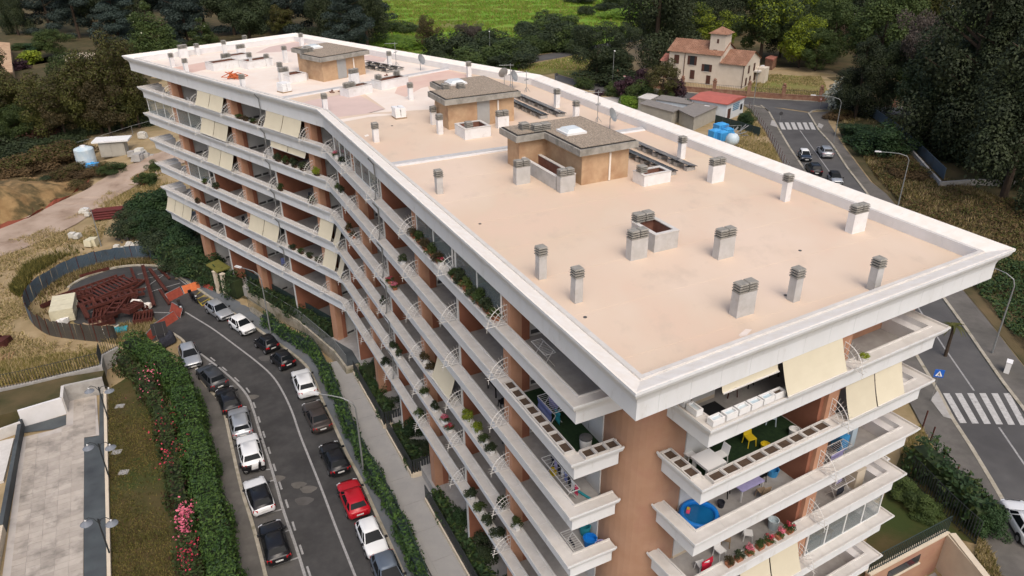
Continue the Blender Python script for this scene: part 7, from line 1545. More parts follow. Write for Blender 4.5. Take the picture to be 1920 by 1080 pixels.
solar_row('AK', 20.2, 27.0, 17.2, 'near row of dark solar panels beside the nearest stair house'); solar_row('AK', 20.4, 27.6, 18.95, 'outer row of dark solar panels beside the nearest stair house'); solar_row('AK', 37.2, 45.0, 16.9, 'inner row of solar panels beside the middle stair house'); solar_row('AK', 37.0, 45.4, 18.5, 'outer row of solar panels beside the middle stair house'); solar_row('KL', 10.4, 16.0, 16.6, 'inner row of solar panels beside the farthest stair house'); solar_row('KL', 10.4, 16.5, 18.0, 'outer row of solar panels beside the farthest stair house')
def sack_pallet(e, s, o, label):
    b = F(e, s, o, ZF); t = thing('sack_pallet', label, 'pallet', tuple(b), 0, 'pallets of white sacks'); d = (EDG[e][1] - EDG[e][0]).normalized(); n_ = Vector((d.y, -d.x)); m_ = MB(); m_.obox(b, d, .55, .5, ZF, ZF + .12); m_.build('pallet', 'wood_pallet', t); r2 = np.random.default_rng(int(s))
    for l in range(5):
        for i in (-1, 1):
            for j in (-1, 1): q = b + Vector((*(d * i * .27 + n_ * j * .24), 0)); m_ = MB(); m_.obox((q.x + r2.normal() * .015, q.y + r2.normal() * .015), d, .26, .23, ZF + .12 + l * .16, ZF + .12 + l * .16 + .15, taper=.9); m_.build('sack', 'plastic_white', t)
sack_pallet('AK', 43.6, 6.3, 'pallet of white sacks before the middle stair house'); sack_pallet('KL', 11.2, 3.9, 'pallet of white sacks near the far roof edge')
b = F('KL', 21.0, 3.9, ZF); t = thing('hose_pile', 'tangled pile of orange hose on the far roof', 'hose', tuple(b)); r2 = np.random.default_rng(4); m_ = MB(); m_.tube([b + Vector((r2.normal() * .55, r2.normal() * .45, .08 + .25 * abs(r2.normal()))) for _ in range(46)], .05, 5); m_.build('hose', 'orange', t)
for q, lb in ((F('KL', 9.9, 14.9, ZF), 'red offcuts lying before the farthest stair house'), (P(630, 172, ZF), 'dark offcuts beside the expansion joint')):
    t = thing('offcuts', lb, 'debris', tuple(q)); r2 = np.random.default_rng(5)
    for k in range(6): c = q + Vector((r2.normal() * .5, r2.normal() * .4, .06)); m_ = MB(); m_.beam(c, c + Vector((r2.normal() * .5, r2.normal() * .5, .05)), .12, .07); m_.build('piece', 'well_red', t)
def antenna(e, s, o, h, label, yagi=True):
    b = F(e, s, o, ZF); t = thing('tv_antenna', label, 'antenna', tuple(b)); m_ = MB(); m_.tube([b, b + Vector((0, 0, h))], .03, 5); m_.build('mast', 'galv', t); m_ = MB(); tp = b + Vector((0, 0, h - .15)); m_.tube([tp - Vector((1.1, .1, 0)), tp + Vector((.3, 0, 0))], .02, 4)
    for k in range(8): x = -1.05 + k * .16; m_.tube([tp + Vector((x, -.22, 0)), tp + Vector((x, .22, 0))], .012, 3)
    m_.build('boom', 'galv', t); m_ = MB(); [m_.tube([b + Vector((-.2, -.25 + .12 * k, h * .55)), b + Vector((.2, -.25 + .12 * k, h * .6))], .012, 3) for k in range(5)]; m_.build('dipole', 'galv', t)
    for k in range(3): m_ = MB(); a = k * 2.1; m_.tube([b + Vector((math.cos(a) * .35, math.sin(a) * .35, 0)), b + Vector((0, 0, .5))], .018, 4); m_.build('strut', 'galv', t)
antenna('AK', 34.2, 20.2, 2.6, 'tv antenna with a long boom behind the nearest stair house'); antenna('AK', 49.0, 19.6, 2.4, 'tv antenna by the right parapet bend'); antenna('KL', 13.0, 19.4, 2.6, 'tv antenna behind the farthest stair house'); antenna('AK', 47.0, 20.3, 2.0, 'short tv antenna at the parapet')
def dish(e, s, o, label, az=-.6):
    b = F(e, s, o, ZF); t = thing('satellite_dish', label, 'satellite dish', tuple(b), 0, 'satellite dishes at the right parapet'); m_ = MB(); m_.tube([b, b + Vector((0, 0, .9)), b + Vector((.15, .1, 1.05))], .035, 5); m_.build('mount', 'galv', t)
    nd = Vector((math.cos(az), math.sin(az), .45)).normalized(); c = b + Vector((0, 0, 1.1)) + nd * .15; u_ = nd.cross(Vector((0, 0, 1))).normalized(); v_ = u_.cross(nd); vs = []; fs = []
    for i, r in enumerate((.12, .28, .42, .5)):
        for k in range(14): a = 2 * math.pi * k / 14; vs.append(c + (u_ * math.cos(a) + v_ * math.sin(a) * 1.15) * r + nd * (r * r * .5))
    fs = [(i * 14 + k, i * 14 + (k + 1) % 14, (i + 1) * 14 + (k + 1) % 14, (i + 1) * 14 + k) for i in range(3) for k in range(14)] + [tuple(range(14))]; m_ = MB(); m_.add(vs, fs); m_.build('reflector', 'galv', t); m_ = MB(); m_.tube([c - v_ * .5, c + nd * .55 - v_ * .1], .015, 4); m_.build('feed_arm', 'galv', t)
dish('AK', 31.9, 19.9, 'satellite dish right of the nearest stair house'); dish('AK', 49.2, 19.9, 'satellite dish by the parapet bend'); dish('KL', 9.0, 19.5, 'satellite dish behind the farthest stair house'); dish('AK', 50.6, 19.7, 'small satellite dish left of the parapet bend', 2.0)
for i, (u, v) in enumerate([(1097, 595), (1473, 554), (1190, 300), (900, 420), (1500, 470), (735, 236)]):
    q = P(u, v, ZF); t = thing('roof_drain', ['small drain in front of the two slim left chimneys', 'small drain beside the front right chimney', 'small drain behind the nearest stair house', 'small drain in the open left half of the roof', 'small drain in the open right half of the roof', 'small drain on the far roof near the bend'][i], 'drain', tuple(q), 0, 'roof drains'); m_ = MB(); m_.lathe([(.09, 0), (.09, .02), (.05, .03)], tuple(q), 8); m_.build('grate', 'vent_dark', t)
# long straight overlaps of the roofing membrane
for k in range(7):
    s = 3.2 + k * 3.9; a, b = F('AK', s, 1.4), F('AK', s - (k % 2) * .1, 21.5); m_ = MB(); m_.obox((a + b) / 2, (b - a).normalized(), (b - a).length / 2, .03, ZF, ZF + .006); part('membrane_lap', m_, 'roof_paint')

# ------------------------------------------------------------ things on the balconies
TN = ['top', 'second', 'third', 'fourth', 'fifth', 'lowest']; WN = dict(AK='near wing', KL='far wing', AB='front end')
_pl = {}
def plant(e, s, ti, h, w_, key, look, o=.36, pot='plastic_white', onlip=True):
    z = (TIER[ti] - .10) if onlip else TIER[ti] - 1.05; n_ = _pl.get((e, ti), 0); _pl[(e, ti)] = n_ + 1
    where = ['first along', 'second along', 'third along', 'fourth along', 'fifth along', 'sixth along', 'seventh along', 'eighth along', 'ninth along', 'tenth along', 'eleventh along', 'last along'][min(n_, 11)]
    b = F(e, s, o, z); t = thing('balcony_plant', f'{look}, {TN[ti]} balcony of the {WN[e]}, {where}', 'plant', tuple(b), 0, 'plants on the balconies'); d = (EDG[e][1] - EDG[e][0]).normalized(); m_ = MB(); m_.obox(b, d, w_ * .32, .13, z, z + .22, taper=1.15); m_.build('pot', pot, t)
    cr, tr = PRO[key][n_ % len(PRO[key])]; place(cr, 'foliage', t, (0, 0, .18), n_ * 1.3, (w_, w_ * .8, h))
proto('flower_red', 'shrub', 'leaf_mid', 900, .055, 1, m2='flower_red', frac2=.8); proto('flower_pink', 'shrub', 'leaf_mid', 900, .055, 1, m2='flower_pink', frac2=.8); proto('pot_green', 'shrub', 'leaf_mid', 900, .06, 2); proto('pot_dark', 'shrub', 'leaf_dark', 1000, .06, 2); proto('pot_lime', 'shrub', 'leaf_lime', 900, .06, 1); proto('pot_dry', 'shrub', 'leaf_rusty', 900, .06, 1)
for i, s in enumerate(np.linspace(12.4, 17.6, 7)): plant('AK', s, 0, .55 + .2 * (i % 3), .9, 'pot_dark' if i % 2 else 'pot_green', 'leafy green veranda shrub', pot='clay_pot')
for i, s in enumerate(np.linspace(20.0, 24.2, 5)): plant('AK', s, 0, .6 + .15 * (i % 2), .9, 'pot_green' if i % 2 else 'pot_dry', 'mixed green veranda shrub', pot='clay_pot')
plant('AK', 19.6, 0, .4, .5, 'flower_red', 'red flowers in a pot'); plant('AK', 43, 0, .5, .6, 'flower_pink', 'pink flowers in a pot'); plant('AK', 41, 0, .6, .7, 'pot_dark', 'dark shrub in a pot')
for s, h, k, lk in ((27, .7, 'pot_dark', 'dark slim shrub'), (42.5, .8, 'pot_dark', 'dark shrub'), (43.6, .6, 'pot_green', 'green shrub')): plant('AK', s, 1, h, .6, k, lk)
for s, h, k, lk in ((29.5, .5, 'flower_pink', 'purple pink flowers'), (30.6, .5, 'flower_red', 'red flowers'), (40, .6, 'pot_dry', 'dry brown shrub'), (41.5, .8, 'pot_dry', 'rusty shrub')): plant('AK', s, 2, h, .7, k, lk, pot='clay_pot')
for s, h, k, lk in ((16.6, .9, 'pot_lime', 'bright lime shrub'), (15.3, .8, 'pot_lime', 'second bright lime shrub'), (14.2, .6, 'pot_green', 'small green bush'), (13.3, .6, 'pot_dark', 'dark bush in a white box'), (24, .7, 'pot_dry', 'dark red leaved bush'), (22.6, .7, 'pot_dry', 'red brown bush'), (33, .7, 'pot_dark', 'dark bush')): plant('AK', s, 3, h, .75, k, lk)
for s, h, k, lk in ((10.2, .8, 'pot_green', 'leafy bush in a white box'), (11.9, .9, 'pot_dark', 'cactus like bush'), (20.7, .7, 'flower_pink', 'pink geranium'), (19.9, .5, 'flower_red', 'red geranium'), (22.4, .8, 'pot_dark', 'dark bush'), (24.4, .7, 'pot_green', 'green bush'), (30, .8, 'pot_dark', 'dark trailing bush'), (31.2, .8, 'pot_dark', 'dark bush')): plant('AK', s, 4, h, .7, k, lk)
for s, h, k, lk in ((12.8, .7, 'pot_dark', 'dark hedge like bush'), (14.0, .7, 'pot_dark', 'dark bush'), (15.2, .7, 'pot_green', 'green bush'), (16.6, .7, 'pot_dark', 'dark bush'), (26, .8, 'pot_green', 'green bush'), (34, .7, 'pot_dark', 'dark bush')): plant('AK', s, 5, h, .9, k, lk)
for s, ti, h, k, lk in ((10.5, 0, .4, 'pot_dry', 'dry box plant'), (11.8, 0, .4, 'pot_green', 'green box plant'), (13.2, 0, .4, 'pot_dry', 'second dry box plant'), (14.4, 0, .4, 'pot_green', 'second green box plant'), (4.0, 1, .8, 'pot_dark', 'dark shrub'), (5.4, 1, .9, 'pot_dark', 'tall dark shrub'), (6.8, 1, .8, 'pot_green', 'green shrub'), (8.2, 1, .8, 'pot_dark', 'dark bush'), (1.8, 1, .8, 'pot_lime', 'lime shrub'), (3.2, 2, .7, 'pot_green', 'green shrub'), (8.6, 2, .8, 'pot_green', 'leafy shrub'), (22.5, 3, .7, 'pot_dark', 'dark shrub'), (25, 3, .6, 'pot_green', 'green shrub'), (3.5, 4, .5, 'pot_dark', 'dark box plant'), (5.0, 4, .5, 'pot_dark', 'second dark box plant'), (6.5, 4, .5, 'pot_green', 'green box plant'), (8.0, 4, .5, 'pot_dark', 'third dark box plant'), (28, 4, .6, 'pot_dry', 'dry shrub')): plant('KL', s, ti, h, .8, k, lk, pot='soil')
for s, h, k, lk in ((10.9, .7, 'flower_red', 'big red geranium'), (10.2, .6, 'flower_pink', 'pink geranium'), (9.5, .55, 'flower_red', 'red geranium'), (8.9, .45, 'pot_green', 'green box plant'), (8.2, .5, 'flower_pink', 'pink box flowers'), (7.5, .45, 'pot_dark', 'dark box plant'), (6.9, .45, 'pot_dry', 'dry box plant')): plant('AB', s, 3, h, .55, k, lk, pot='clay_pot')
plant('AB', 12.0, 4, .5, .5, 'pot_lime', 'yellow green potted plant', o=1.2, onlip=False, pot='clay_pot'); plant('AB', 13.6, 0, .3, .5, 'pot_lime', 'small yellow green succulent')
# concrete planter cells on the second balconies of the corner flats
def cells(e, s0, s1, n, zt, o0=.08, o1=.62, rot=None):
    st = (s1 - s0) / n
    for k in range(n):
        d = (EDG[e][1] - EDG[e][0]).normalized(); c = F(e, s0 + st * (k + .5), (o0 + o1) / 2); m_ = MB(); hx, hy, t_ = st / 2 - .01, (o1 - o0) / 2, .05; nn = Vector((-d.y, d.x))
        m_.obox(c + nn * (hy - t_ / 2), d, hx, t_ / 2, zt - .1, zt + .09); m_.obox(c - nn * (hy - t_ / 2), d, hx, t_ / 2, zt - .1, zt + .09); m_.obox(c + d * (hx - t_ / 2), d, t_ / 2, hy - t_, zt - .1, zt + .09); m_.obox(c - d * (hx - t_ / 2), d, t_ / 2, hy - t_, zt - .1, zt + .09); po = part('planter_cell', m_, 'coping'); m_ = MB(); m_.obox(c, d, hx - t_, hy - t_, zt - .1, zt - .02); m_.build('soil', 'soil', po)
cells('AK', 4.8, 11.0, 8, TIER[1]); cells('AB', 4.7, 12.0, 9, TIER[1])
def cells_side(e, s, o0, o1, n, zt, sg):
    st = (o1 - o0) / n; d = (EDG[e][1] - EDG[e][0]).normalized(); nn = Vector((-d.y, d.x))
    for k in range(n):
        c = F(e, s + sg * .34, o0 + st * (k + .5)); m_ = MB(); hx, hy, t_ = .3, st / 2 - .01, .05
        m_.obox(c + nn * (hy - t_ / 2), d, hx, t_ / 2, zt - .1, zt + .09); m_.obox(c - nn * (hy - t_ / 2), d, hx, t_ / 2, zt - .1, zt + .09); m_.obox(c + d * (hx - t_ / 2), d, t_ / 2, hy - t_, zt - .1, zt + .09); m_.obox(c - d * (hx - t_ / 2), d, t_ / 2, hy - t_, zt - .1, zt + .09); po = part('planter_cell', m_, 'coping'); m_ = MB(); m_.obox(c, d, hx - t_, hy - t_, zt - .1, zt - .02); m_.build('soil', 'soil', po)
cells_side('AK', SA, .75, 2.6, 3, TIER[1], 1); cells_side('AB', SF0, .75, 2.7, 3, TIER[1], 1)
# artificial grass
for e, s0, s1, o1 in (('AK', 4.8, 11.1, 2.65), ('AB', 4.75, 11.9, 5.3)):
    m_ = MB(); m_.prism([tuple(F(e, a, b)) for a, b in ((s0, .72), (s1, .72), (s1, o1), (s0, o1))], TIER[1] - 1.05, TIER[1] - 1.03); part('artificial_grass', m_, 'dark_green_turf')
# white flower boxes along the top front balcony
for i, (s, o, al) in enumerate([(4.38, 2.1, 0), (4.38, 1.35, 0), (4.62, .38, 1), (5.35, .38, 1), (6.05, .38, 1), (6.75, .38, 1), (7.45, .38, 1), (8.1, .38, 1)]):
    b = F('AB', s, o, TIER[0] - .08); d = (B - A).normalized(); d = d if al else Vector((-d.y, d.x)); t = thing('flower_box', f'white plastic flower box on the top front balcony, {["first", "second", "third", "fourth", "fifth", "sixth", "seventh", "eighth"][i]} from the wall', 'flower box', tuple(b), 0, 'white flower boxes'); m_ = MB(); hx, hy, t_ = .31, .18, .03; nn = Vector((-d.y, d.x)); z0, z1 = b.z, b.z + .3
    for sg in (-1, 1): m_.obox(b.xy + nn * sg * (hy - t_), d, hx, t_, z0, z1); m_.obox(b.xy + d * sg * (hx - t_), d, t_, hy - 2 * t_, z0, z1)
    m_.build('box', 'plastic_white', t); m_ = MB(); m_.obox(b, d, hx - .06, hy - .06, z0, z0 + .2); m_.build('bottom', 'tank_white' if i < 7 else 'soil', t)
# furniture
def chair(e, s, o, ti, rz, m, label, h=.9):
    b = F(e, s, o, TIER[ti] - 1.05); t = thing('chair', label, 'chair', tuple(b), 0, 'chairs on the balconies'); t.rotation_euler = (0, 0, rz)
    def ch(n_, mb): q = bpy.data.objects.new(n_, mb.mesh(n_, m)); COL.objects.link(q); q.parent = t
    mb = MB(); mb.box(-.22, .22, -.22, .22, .42, .47); ch('seat', mb); mb = MB(); mb.add([(-.22, .19, .47), (.22, .19, .47), (.22, .23, .47), (-.22, .23, .47), (-.20, .27, h), (.20, .27, h), (.20, .31, h), (-.20, .31, h)], [(3, 2, 1, 0), (4, 5, 6, 7), (0, 1, 5, 4), (1, 2, 6, 5), (2, 3, 7, 6), (3, 0, 4, 7)]); ch('backrest', mb)
    for x in (-1, 1):
        for y in (-1, 1): mb = MB(); mb.beam((x * .19, y * .19, .42), (x * .22, y * .23, 0), .04); ch('leg', mb)
def table(e, s, o, ti, hx, hy, m, label, mtop=None, h=.74, thick=.05, leg=.06):
    z = TIER[ti] - 1.05; b = F(e, s, o, z); d = (EDG[e][1] - EDG[e][0]).normalized(); n_ = Vector((-d.y, d.x)); t = thing('table', label, 'table', tuple(b), 0, 'tables on the balconies'); m_ = MB(); m_.obox(b, d, hx, hy, z + h - thick, z + h); m_.build('table_top', mtop or m, t)
    for x in (-1, 1):
        for y in (-1, 1): m_ = MB(); m_.obox(b.xy + d * x * (hx - leg) + n_ * y * (hy - leg), d, leg / 2, leg / 2, z, z + h - thick); m_.build('leg', m, t)
def rack(e, s, o, ti, label, hx=.8, hy=.28, rot=0):
    z = TIER[ti] - 1.05; b = F(e, s, o, z); d = (EDG[e][1] - EDG[e][0]).normalized(); n_ = Vector((-d.y, d.x))
    if rot: d, n_ = n_, d
    t = thing('drying_rack', label, 'drying rack', tuple(b), 0, 'drying racks on the balconies'); m_ = MB(); D, N_ = Vector((*d, 0)), Vector((*n_, 0)); zz = Vector((0, 0, .92))
    for y in (-1, 1): m_.beam(b - D * hx + N_ * y * hy + zz, b + D * hx + N_ * y * hy + zz, .03)
    for x in np.linspace(-1, 1, 12): m_.beam(b + D * hx * x - N_ * hy + zz, b + D * hx * x + N_ * hy + zz, .012 if abs(x) < .99 else .03)
    m_.build('top_grid', 'iron_white', t)
    for x in (-.7, .7): m_ = MB(); m_.beam(b + D * hx * x - N_ * hy + zz, b + D * hx * x + N_ * hy * 1.3, .03); m_.beam(b + D * hx * x + N_ * hy + zz, b + D * hx * x - N_ * hy * 1.3, .03); m_.build('leg_pair', 'iron_white', t)
    return b, D, N_, zz
def garment(b, D, N_, zz, x, y, w_, l, m, label):
    q = b + D * x + N_ * y + zz; t = MB(); k = 5; vs = []
    for i in range(k + 1):
        f_ = i / k; vs += [q - D * w_ / 2 * (1 - .1 * f_) + Vector((0, 0, -l * f_)) + N_ * .03 * math.sin(i * 2 + x * 9), q + D * w_ / 2 * (1 - .1 * f_) + Vector((0, 0, -l * f_)) + N_ * .03 * math.sin(i * 2 + 1 + x * 9)]
    m2 = len(vs); vs += [v + N_ * .02 for v in vs]
    t.add(vs, [(2 * i, 2 * i + 1, 2 * i + 3, 2 * i + 2) for i in range(k)] + [(m2 + 2 * i + 2, m2 + 2 * i + 3, m2 + 2 * i + 1, m2 + 2 * i) for i in range(k)] + [(0, m2, m2 + 1, 1)]); o = t.build('garment', m); tag(o, label, 'laundry', 'laundry on the balconies')
r_ = rack('AK', 8.6, 1.5, 1, 'drying rack under a blue sheet on the turfed left balcony'); garment(*r_, 0, .3, 1.4, .75, 'fabric_blue', 'large blue sheet over the rack on the turfed left balcony'); garment(*r_, .2, -.3, .9, .6, 'fabric_lilac', 'lilac cloth on the rack on the turfed left balcony'); garment(*r_, -.75, .0, .5, .7, 'fabric_teal', 'teal towel on the rack on the turfed left balcony')
r_ = rack('AK', 7.0, 1.2, 2, 'long drying rack with a row of clothes on the third left balcony', 1.4)
for k, (m, c_) in enumerate([('dark_fabric', 'black'), ('fabric_lilac', 'lilac'), ('dark_fabric', 'second black'), ('plastic_white', 'white'), ('fabric_blue', 'blue'), ('dark_fabric', 'third black'), ('plastic_white', 'second white'), ('fabric_pink', 'pink')]): garment(*r_, 1.2 - k * .33, -.28, .28, .55, m, f'{c_} garment in the row on the third left balcony')
r_ = rack('AK', 5.4, 1.1, 3, 'white drying rack on the fourth left balcony'); garment(*r_, .1, 0, .5, .3, 'dark_fabric', 'black cloth on the fourth left balcony rack')
r_ = rack('AB', 14.8, 1.3, 2, 'drying rack full of clothes on the right of the third front balcony'); garment(*r_, -.3, -.28, 1.0, .7, 'fabric_lilac', 'pale sheet on the third front balcony rack'); garment(*r_, .4, .28, .6, .6, 'dark_fabric', 'dark clothes on the third front balcony rack')
r_ = rack('AB', 16.2, 1.5, 3, 'drying rack with black and white clothes on the fourth front balcony'); garment(*r_, -.3, -.28, .6, .6, 'dark_fabric', 'black clothes on the fourth front balcony rack'); garment(*r_, .3, .28, .5, .5, 'fabric_lilac', 'lilac towel on the fourth front balcony rack')
rack('AK', 9.0, 1.3, 0, 'empty folded drying rack on the top left balcony', .7)
r_ = rack('AK', 33, 1.4, 3, 'drying rack on the fourth balcony near the bend'); r_ = rack('KL', 11.5, 1.5, 1, 'drying rack with white cloths on the second far balcony'); garment(*r_, 0, 0, 1.2, .5, 'plastic_white', 'white sheet on the second far balcony rack')
table('AB', 5.9, 1.6, 1, .55, .55, 'plastic_white', 'square white table on the turfed front balcony', thick=.12, leg=.14); chair('AB', 6.9, 1.8, 1, R(-60), 'plastic_white', 'white chair right of the square white table'); chair('AB', 5.7, 2.6, 1, R(30), 'plastic_white', 'white chair behind the square white table'); chair('AB', 8.9, 2.0, 1, R(20), 'yellow_toy', 'yellow child chair on the turfed front balcony')
table('AB', 9.2, 2.0, 2, .75, .45, 'iron_white', 'table with a patterned cloth on the third front balcony', 'fabric_lilac'); chair('AB', 8.2, 2.4, 2, R(60), 'black_plastic', 'black chair left of the patterned table'); chair('AB', 9.6, 1.3, 2, R(200), 'wood_pallet', 'beige chair before the patterned table'); chair('AB', 10.4, 2.2, 2, R(-60), 'black_plastic', 'black chair right of the patterned table')
chair('AB', 7.6, 1.6, 3, R(30), 'plastic_white', 'white garden chair left on the fourth front balcony'); chair('AB', 8.4, 2.0, 3, R(-20), 'wood_pallet', 'tan covered garden chair on the fourth front balcony'); chair('AB', 9.6, 1.7, 3, R(80), 'plastic_white', 'white garden chair right on the fourth front balcony'); chair('AB', 6.2, 1.4, 3, R(200), 'plastic_white', 'white lounger chair under the red towel')
garment(F('AB', 6.25, 1.1, TIER[3] - 1.05), Vector((*(B - A).normalized(), 0)), Vector((-.5, .85, 0)), Vector((0, 0, .98)), 0, 0, .7, .7, 'red_fabric', 'red towel over the lounger chair')
table('AB', 5.6, 1.5, 0, .45, .35, 'black_plastic', 'black trough table on the top front balcony', h=.6, thick=.3); chair('AB', 8.8, 2.6, 0, R(40), 'black_plastic', 'black folded chair deep in the top front balcony'); chair('AB', 7.6, 2.4, 0, R(100), 'rust', 'brown folding rack chair on the top front balcony'); chair('AB', 10.4, 2.6, 0, R(10), 'black_plastic', 'second black chair deep in the top front balcony')
table('AB', 15.6, 1.5, 4, .5, .35, 'wood', 'brown wooden table on the fifth front balcony'); chair('AB', 14.6, 1.5, 5, R(30), 'black_plastic', 'black chair on the lowest front balcony'); chair('AB', 11.0, 2.6, 1, R(70), 'tank_white', 'pale blue high chair by the brown wall of the turfed balcony')
table('AK', 15.8, 2.0, 2, .6, .4, 'black_plastic', 'dark barbecue table on the third balcony of the near wing'); chair('AK', 14.2, 1.6, 2, R(200), 'black_plastic', 'black chair beside the barbecue table'); table('AK', 26.5, 2.0, 1, .4, .4, 'iron_dark', 'small round style table on the second balcony of the near wing', 'plastic_white'); chair('AK', 27.6, 2.0, 1, R(120), 'iron_dark', 'iron chair beside the small round table'); table('AK', 14.0, 2.2, 3, .8, .45, 'iron_dark', 'dark dining table behind the lime shrubs'); chair('AK', 13.0, 1.8, 3, R(10), 'iron_dark', 'dark chair before the dining table'); chair('AK', 13.6, 1.6, 5, R(30), 'wood', 'brown chair on the lowest balcony of the near wing')
for s, ti, m in ((12.2, 2, 'dark_fabric'), (12.6, 1, 'plastic_white'), (25, 4, 'plastic_white'), (19.6, 2, 'dark_fabric'), (6.0, 2, 'dark_fabric'), (27.5, 3, 'fabric_blue'), (13, 5, 'fabric_blue'), (20, 4, 'dark_fabric'), (25.2, 2, 'fabric_blue'), (27.6, 0, 'plastic_white')): chair('KL', s, 1.8, ti, s, m, f'{dict(dark_fabric="dark", plastic_white="white", fabric_blue="blue")[m]} chair on the {TN[ti]} balcony of the far wing' + (f' {["near the bend", "in the second bay", "in the third bay", "in the fourth bay", "near the far end"][min(4, int(s // 6.5))]}'))
# paddling pool
b = F('AB', 5.95, 1.75, TIER[2] - 1.05); t = thing('paddling_pool', 'round blue inflatable paddling pool on the third front balcony', 'pool', tuple(b)); pr = .84; m_ = MB(); vs = []
for i in range(28):
    a = 2 * math.pi * i / 28; wob = 1 + .015 * math.sin(a * 4)
    for r, z in ((pr * 1.12, 0), (pr * 1.16, .25), (pr * 1.10, .44), (pr * 1.04, .52), (pr * .94, .54), (pr * .86, .49), (pr * .84, .38), (pr * .9, .05)): vs.append((b.x + r * wob * math.cos(a), b.y + r * wob * math.sin(a), b.z + z))
m_.add(vs, [(i * 8 + k, ((i + 1) % 28) * 8 + k, ((i + 1) % 28) * 8 + k + 1, i * 8 + k + 1) for i in range(28) for k in range(7)]); m_.build('wall', 'pool_blue', t, smooth=True); m_ = MB(); m_.lathe([(pr * .88, .28), (pr * .88, .34)], tuple(b), 28); m_.build('water', 'pool_water', t)
c = b + Vector((-.45, .25, .35)); t = thing('pool_toy', 'small pink and yellow toy floating in the paddling pool', 'toy', tuple(c)); m_ = MB(); m_.obox(c, (.4, 1), .16, .08, c.z, c.z + .06); m_.build('body', 'fabric_pink', t); m_ = MB(); m_.obox(c + Vector((.02, .1, 0)), (.4, 1), .08, .06, c.z + .06, c.z + .1); m_.build('top', 'yellow_toy', t)
# loose things
def tub(e, s, o, ti, r, h, m, label, nm='bin', lid=None):
    b = F(e, s, o, TIER[ti] - 1.05); t = thing(nm, label, nm.replace('_', ' '), tuple(b)); m_ = MB(); m_.lathe([(r * .8, 0), (r, h * .95), (r * 1.05, h), (r * .9, h), (r * .85, h * .5)], tuple(b), 12); m_.build('body', m, t)
    if lid: m_ = MB(); m_.lathe([(r * 1.06, h), (r * 1.0, h + .05), (r * .4, h + .1)], tuple(b), 12); m_.build('lid', lid, t)
tub('AK', 5.7, 1.75, 1, .3, .75, 'plastic_white', 'white bin with a dark lid on the turfed left balcony', lid='vent_dark'); tub('AK', 5.0, 2.3, 1, .28, .35, 'black_plastic', 'black tub with a handle on the turfed left balcony', 'tub'); tub('AB', 11.3, 1.6, 3, .28, .55, 'tank_white', 'grey bucket in the corner of the fourth front balcony', 'bucket'); tub('AB', 7.5, 1.9, 2, .18, .3, 'dark_fabric', 'dark bucket beside the paddling pool', 'bucket'); tub('AB', 11.3, 2.2, 2, .3, .4, 'tank_blue', 'blue tub by the terracotta wall of the third front balcony', 'tub'); tub('AB', 9.3, 1.4, 1, .22, .3, 'yellow_toy', 'yellow toy tub on the turfed front balcony', 'tub'); tub('AB', 11.2, 1.4, 1, .25, .4, 'plastic_white', 'white tub on the turfed front balcony', 'tub'); tub('AK', 8.0, 1.4, 2, .2, .3, 'yellow_toy', 'yellow basket beside the row of clothes', 'basket'); tub('AK', 5.6, 2.2, 3, .35, .5, 'pool_blue', 'bright blue bag on the fourth left balcony', 'bag'); tub('AK', 5.0, 2.5, 3, .35, .45, 'fabric_lilac', 'lilac bag on the fourth left balcony', 'bag'); tub('AK', 6.4, 2.4, 3, .3, .55, 'fabric_teal', 'teal box on the fourth left balcony', 'tub'); tub('AK', 12.6, 1.2, 3, .25, .6, 'dark_fabric', 'dark bin by the column of the fourth balcony', 'bin')
b = F('AK', 6.0, 2.1, TIER[2] - 1.05); t = thing('push_scooter', 'teal and grey push scooter lying on the third left balcony', 'scooter', tuple(b)); m_ = MB(); m_.beam(b + Vector((-.5, .3, .06)), b + Vector((.3, -.5, .06)), .12, .05); m_.build('deck', 'fabric_teal', t); m_ = MB(); m_.beam(b + Vector((.3, -.5, .08)), b + Vector((.8, .1, .1)), .05); m_.build('stem', 'galv', t)
for q in ((-.55, .35), (.35, -.55)): m_ = MB(); m_.lathe([(.1, 0), (.1, .05)], (b.x + q[0], b.y + q[1], b.z), 10); m_.build('wheel', 'fabric_teal', t)
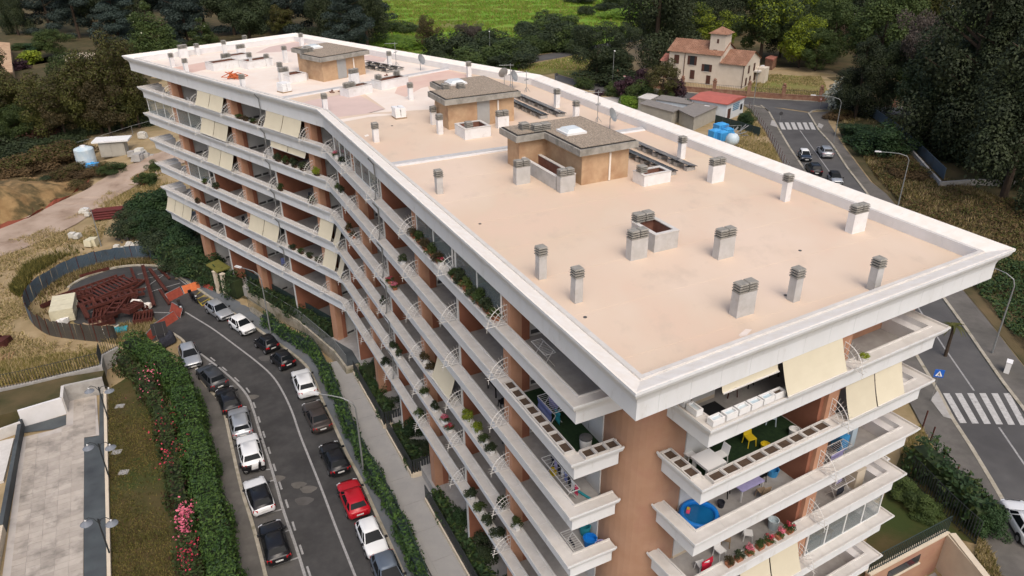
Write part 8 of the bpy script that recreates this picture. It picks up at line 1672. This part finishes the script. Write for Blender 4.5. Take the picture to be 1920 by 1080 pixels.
b = F('AB', 17.6, 1.6, TIER[3] - 1.05); t = thing('cabinet', 'cream storage cabinet on the fourth front balcony right end', 'cabinet', tuple(b)); m_ = MB(); m_.obox(b, (B - A).normalized(), .35, .3, b.z, b.z + 1.2); m_.build('body', 'cream_wall', t); m_ = MB(); m_.obox(b, (B - A).normalized(), .37, .32, b.z + 1.2, b.z + 1.24); m_.build('top', 'cream_wall', t)
b = F('AB', 15.9, 1.9, TIER[2] - 1.05); t = thing('cabinet', 'blue and white cabinet on the third front balcony right side', 'cabinet', tuple(b)); m_ = MB(); m_.obox(b, (B - A).normalized(), .3, .3, b.z, b.z + .9); m_.build('body', 'tank_blue', t); m_ = MB(); m_.obox(b + Vector((.55, .3, 0)), (B - A).normalized(), .2, .3, b.z, b.z + 1.3); m_.build('side_unit', 'tank_white', t)
# planters inside the ends of the front balconies
for ti in range(6):
    m_ = MB(); d = (B - A).normalized(); m_.obox(F('AB', SF1 - .95, 1.75), d, .28, .95, TIER[ti] - 1.05, TIER[ti] - .35); part('end_planter', m_, 'parapet_white'); m_ = MB(); d = dKL; m_.obox(F('KL', SL - .95, 1.7), d, .28, .9, TIER[ti] - 1.05, TIER[ti] - .35); part('end_planter', m_, 'parapet_white')
# own labels for the trees of each mass, counted from the left of the view
ORD = 'first second third fourth fifth sixth seventh eighth ninth tenth eleventh twelfth thirteenth fourteenth fifteenth sixteenth seventeenth eighteenth nineteenth twentieth'.split() + ['twenty first', 'twenty second', 'twenty third', 'twenty fourth', 'twenty fifth', 'twenty sixth', 'twenty seventh']
def px_x(o): d = Vector(o.location) - Vector((0, 0, CAMZ)); return d.dot(RT) / d.dot(FW)
for grp, fmt in (('dark trees of the wood behind the block', 'dark cedar of the wood behind the far roof, {} from the left'), ('tree screen left of the block', 'olive tree in the screen left of the far balconies, {} from the left'), ('hedgerow along the green field', 'hedgerow bush before the green field, {} from the left'), ('shrubs dotted over the green field', 'low shrub in the green field, {} from the left'), ('dark wood at the upper right', 'dark tree in the upper right wood, {} from the left'), ('scrub on the sandy bank', 'dry scrub bush on the sandy bank, {} from the left'), ('shrubs massed below the far wing', 'dark shrub massed below the far wing, {} from the left')):
    for i, o in enumerate(sorted([o for o in COL.objects if o.get('group') == grp], key=px_x)): o['label'] = fmt.format(ORD[i])
for o in COL.objects:
    if '_o' in o: del o['_o']
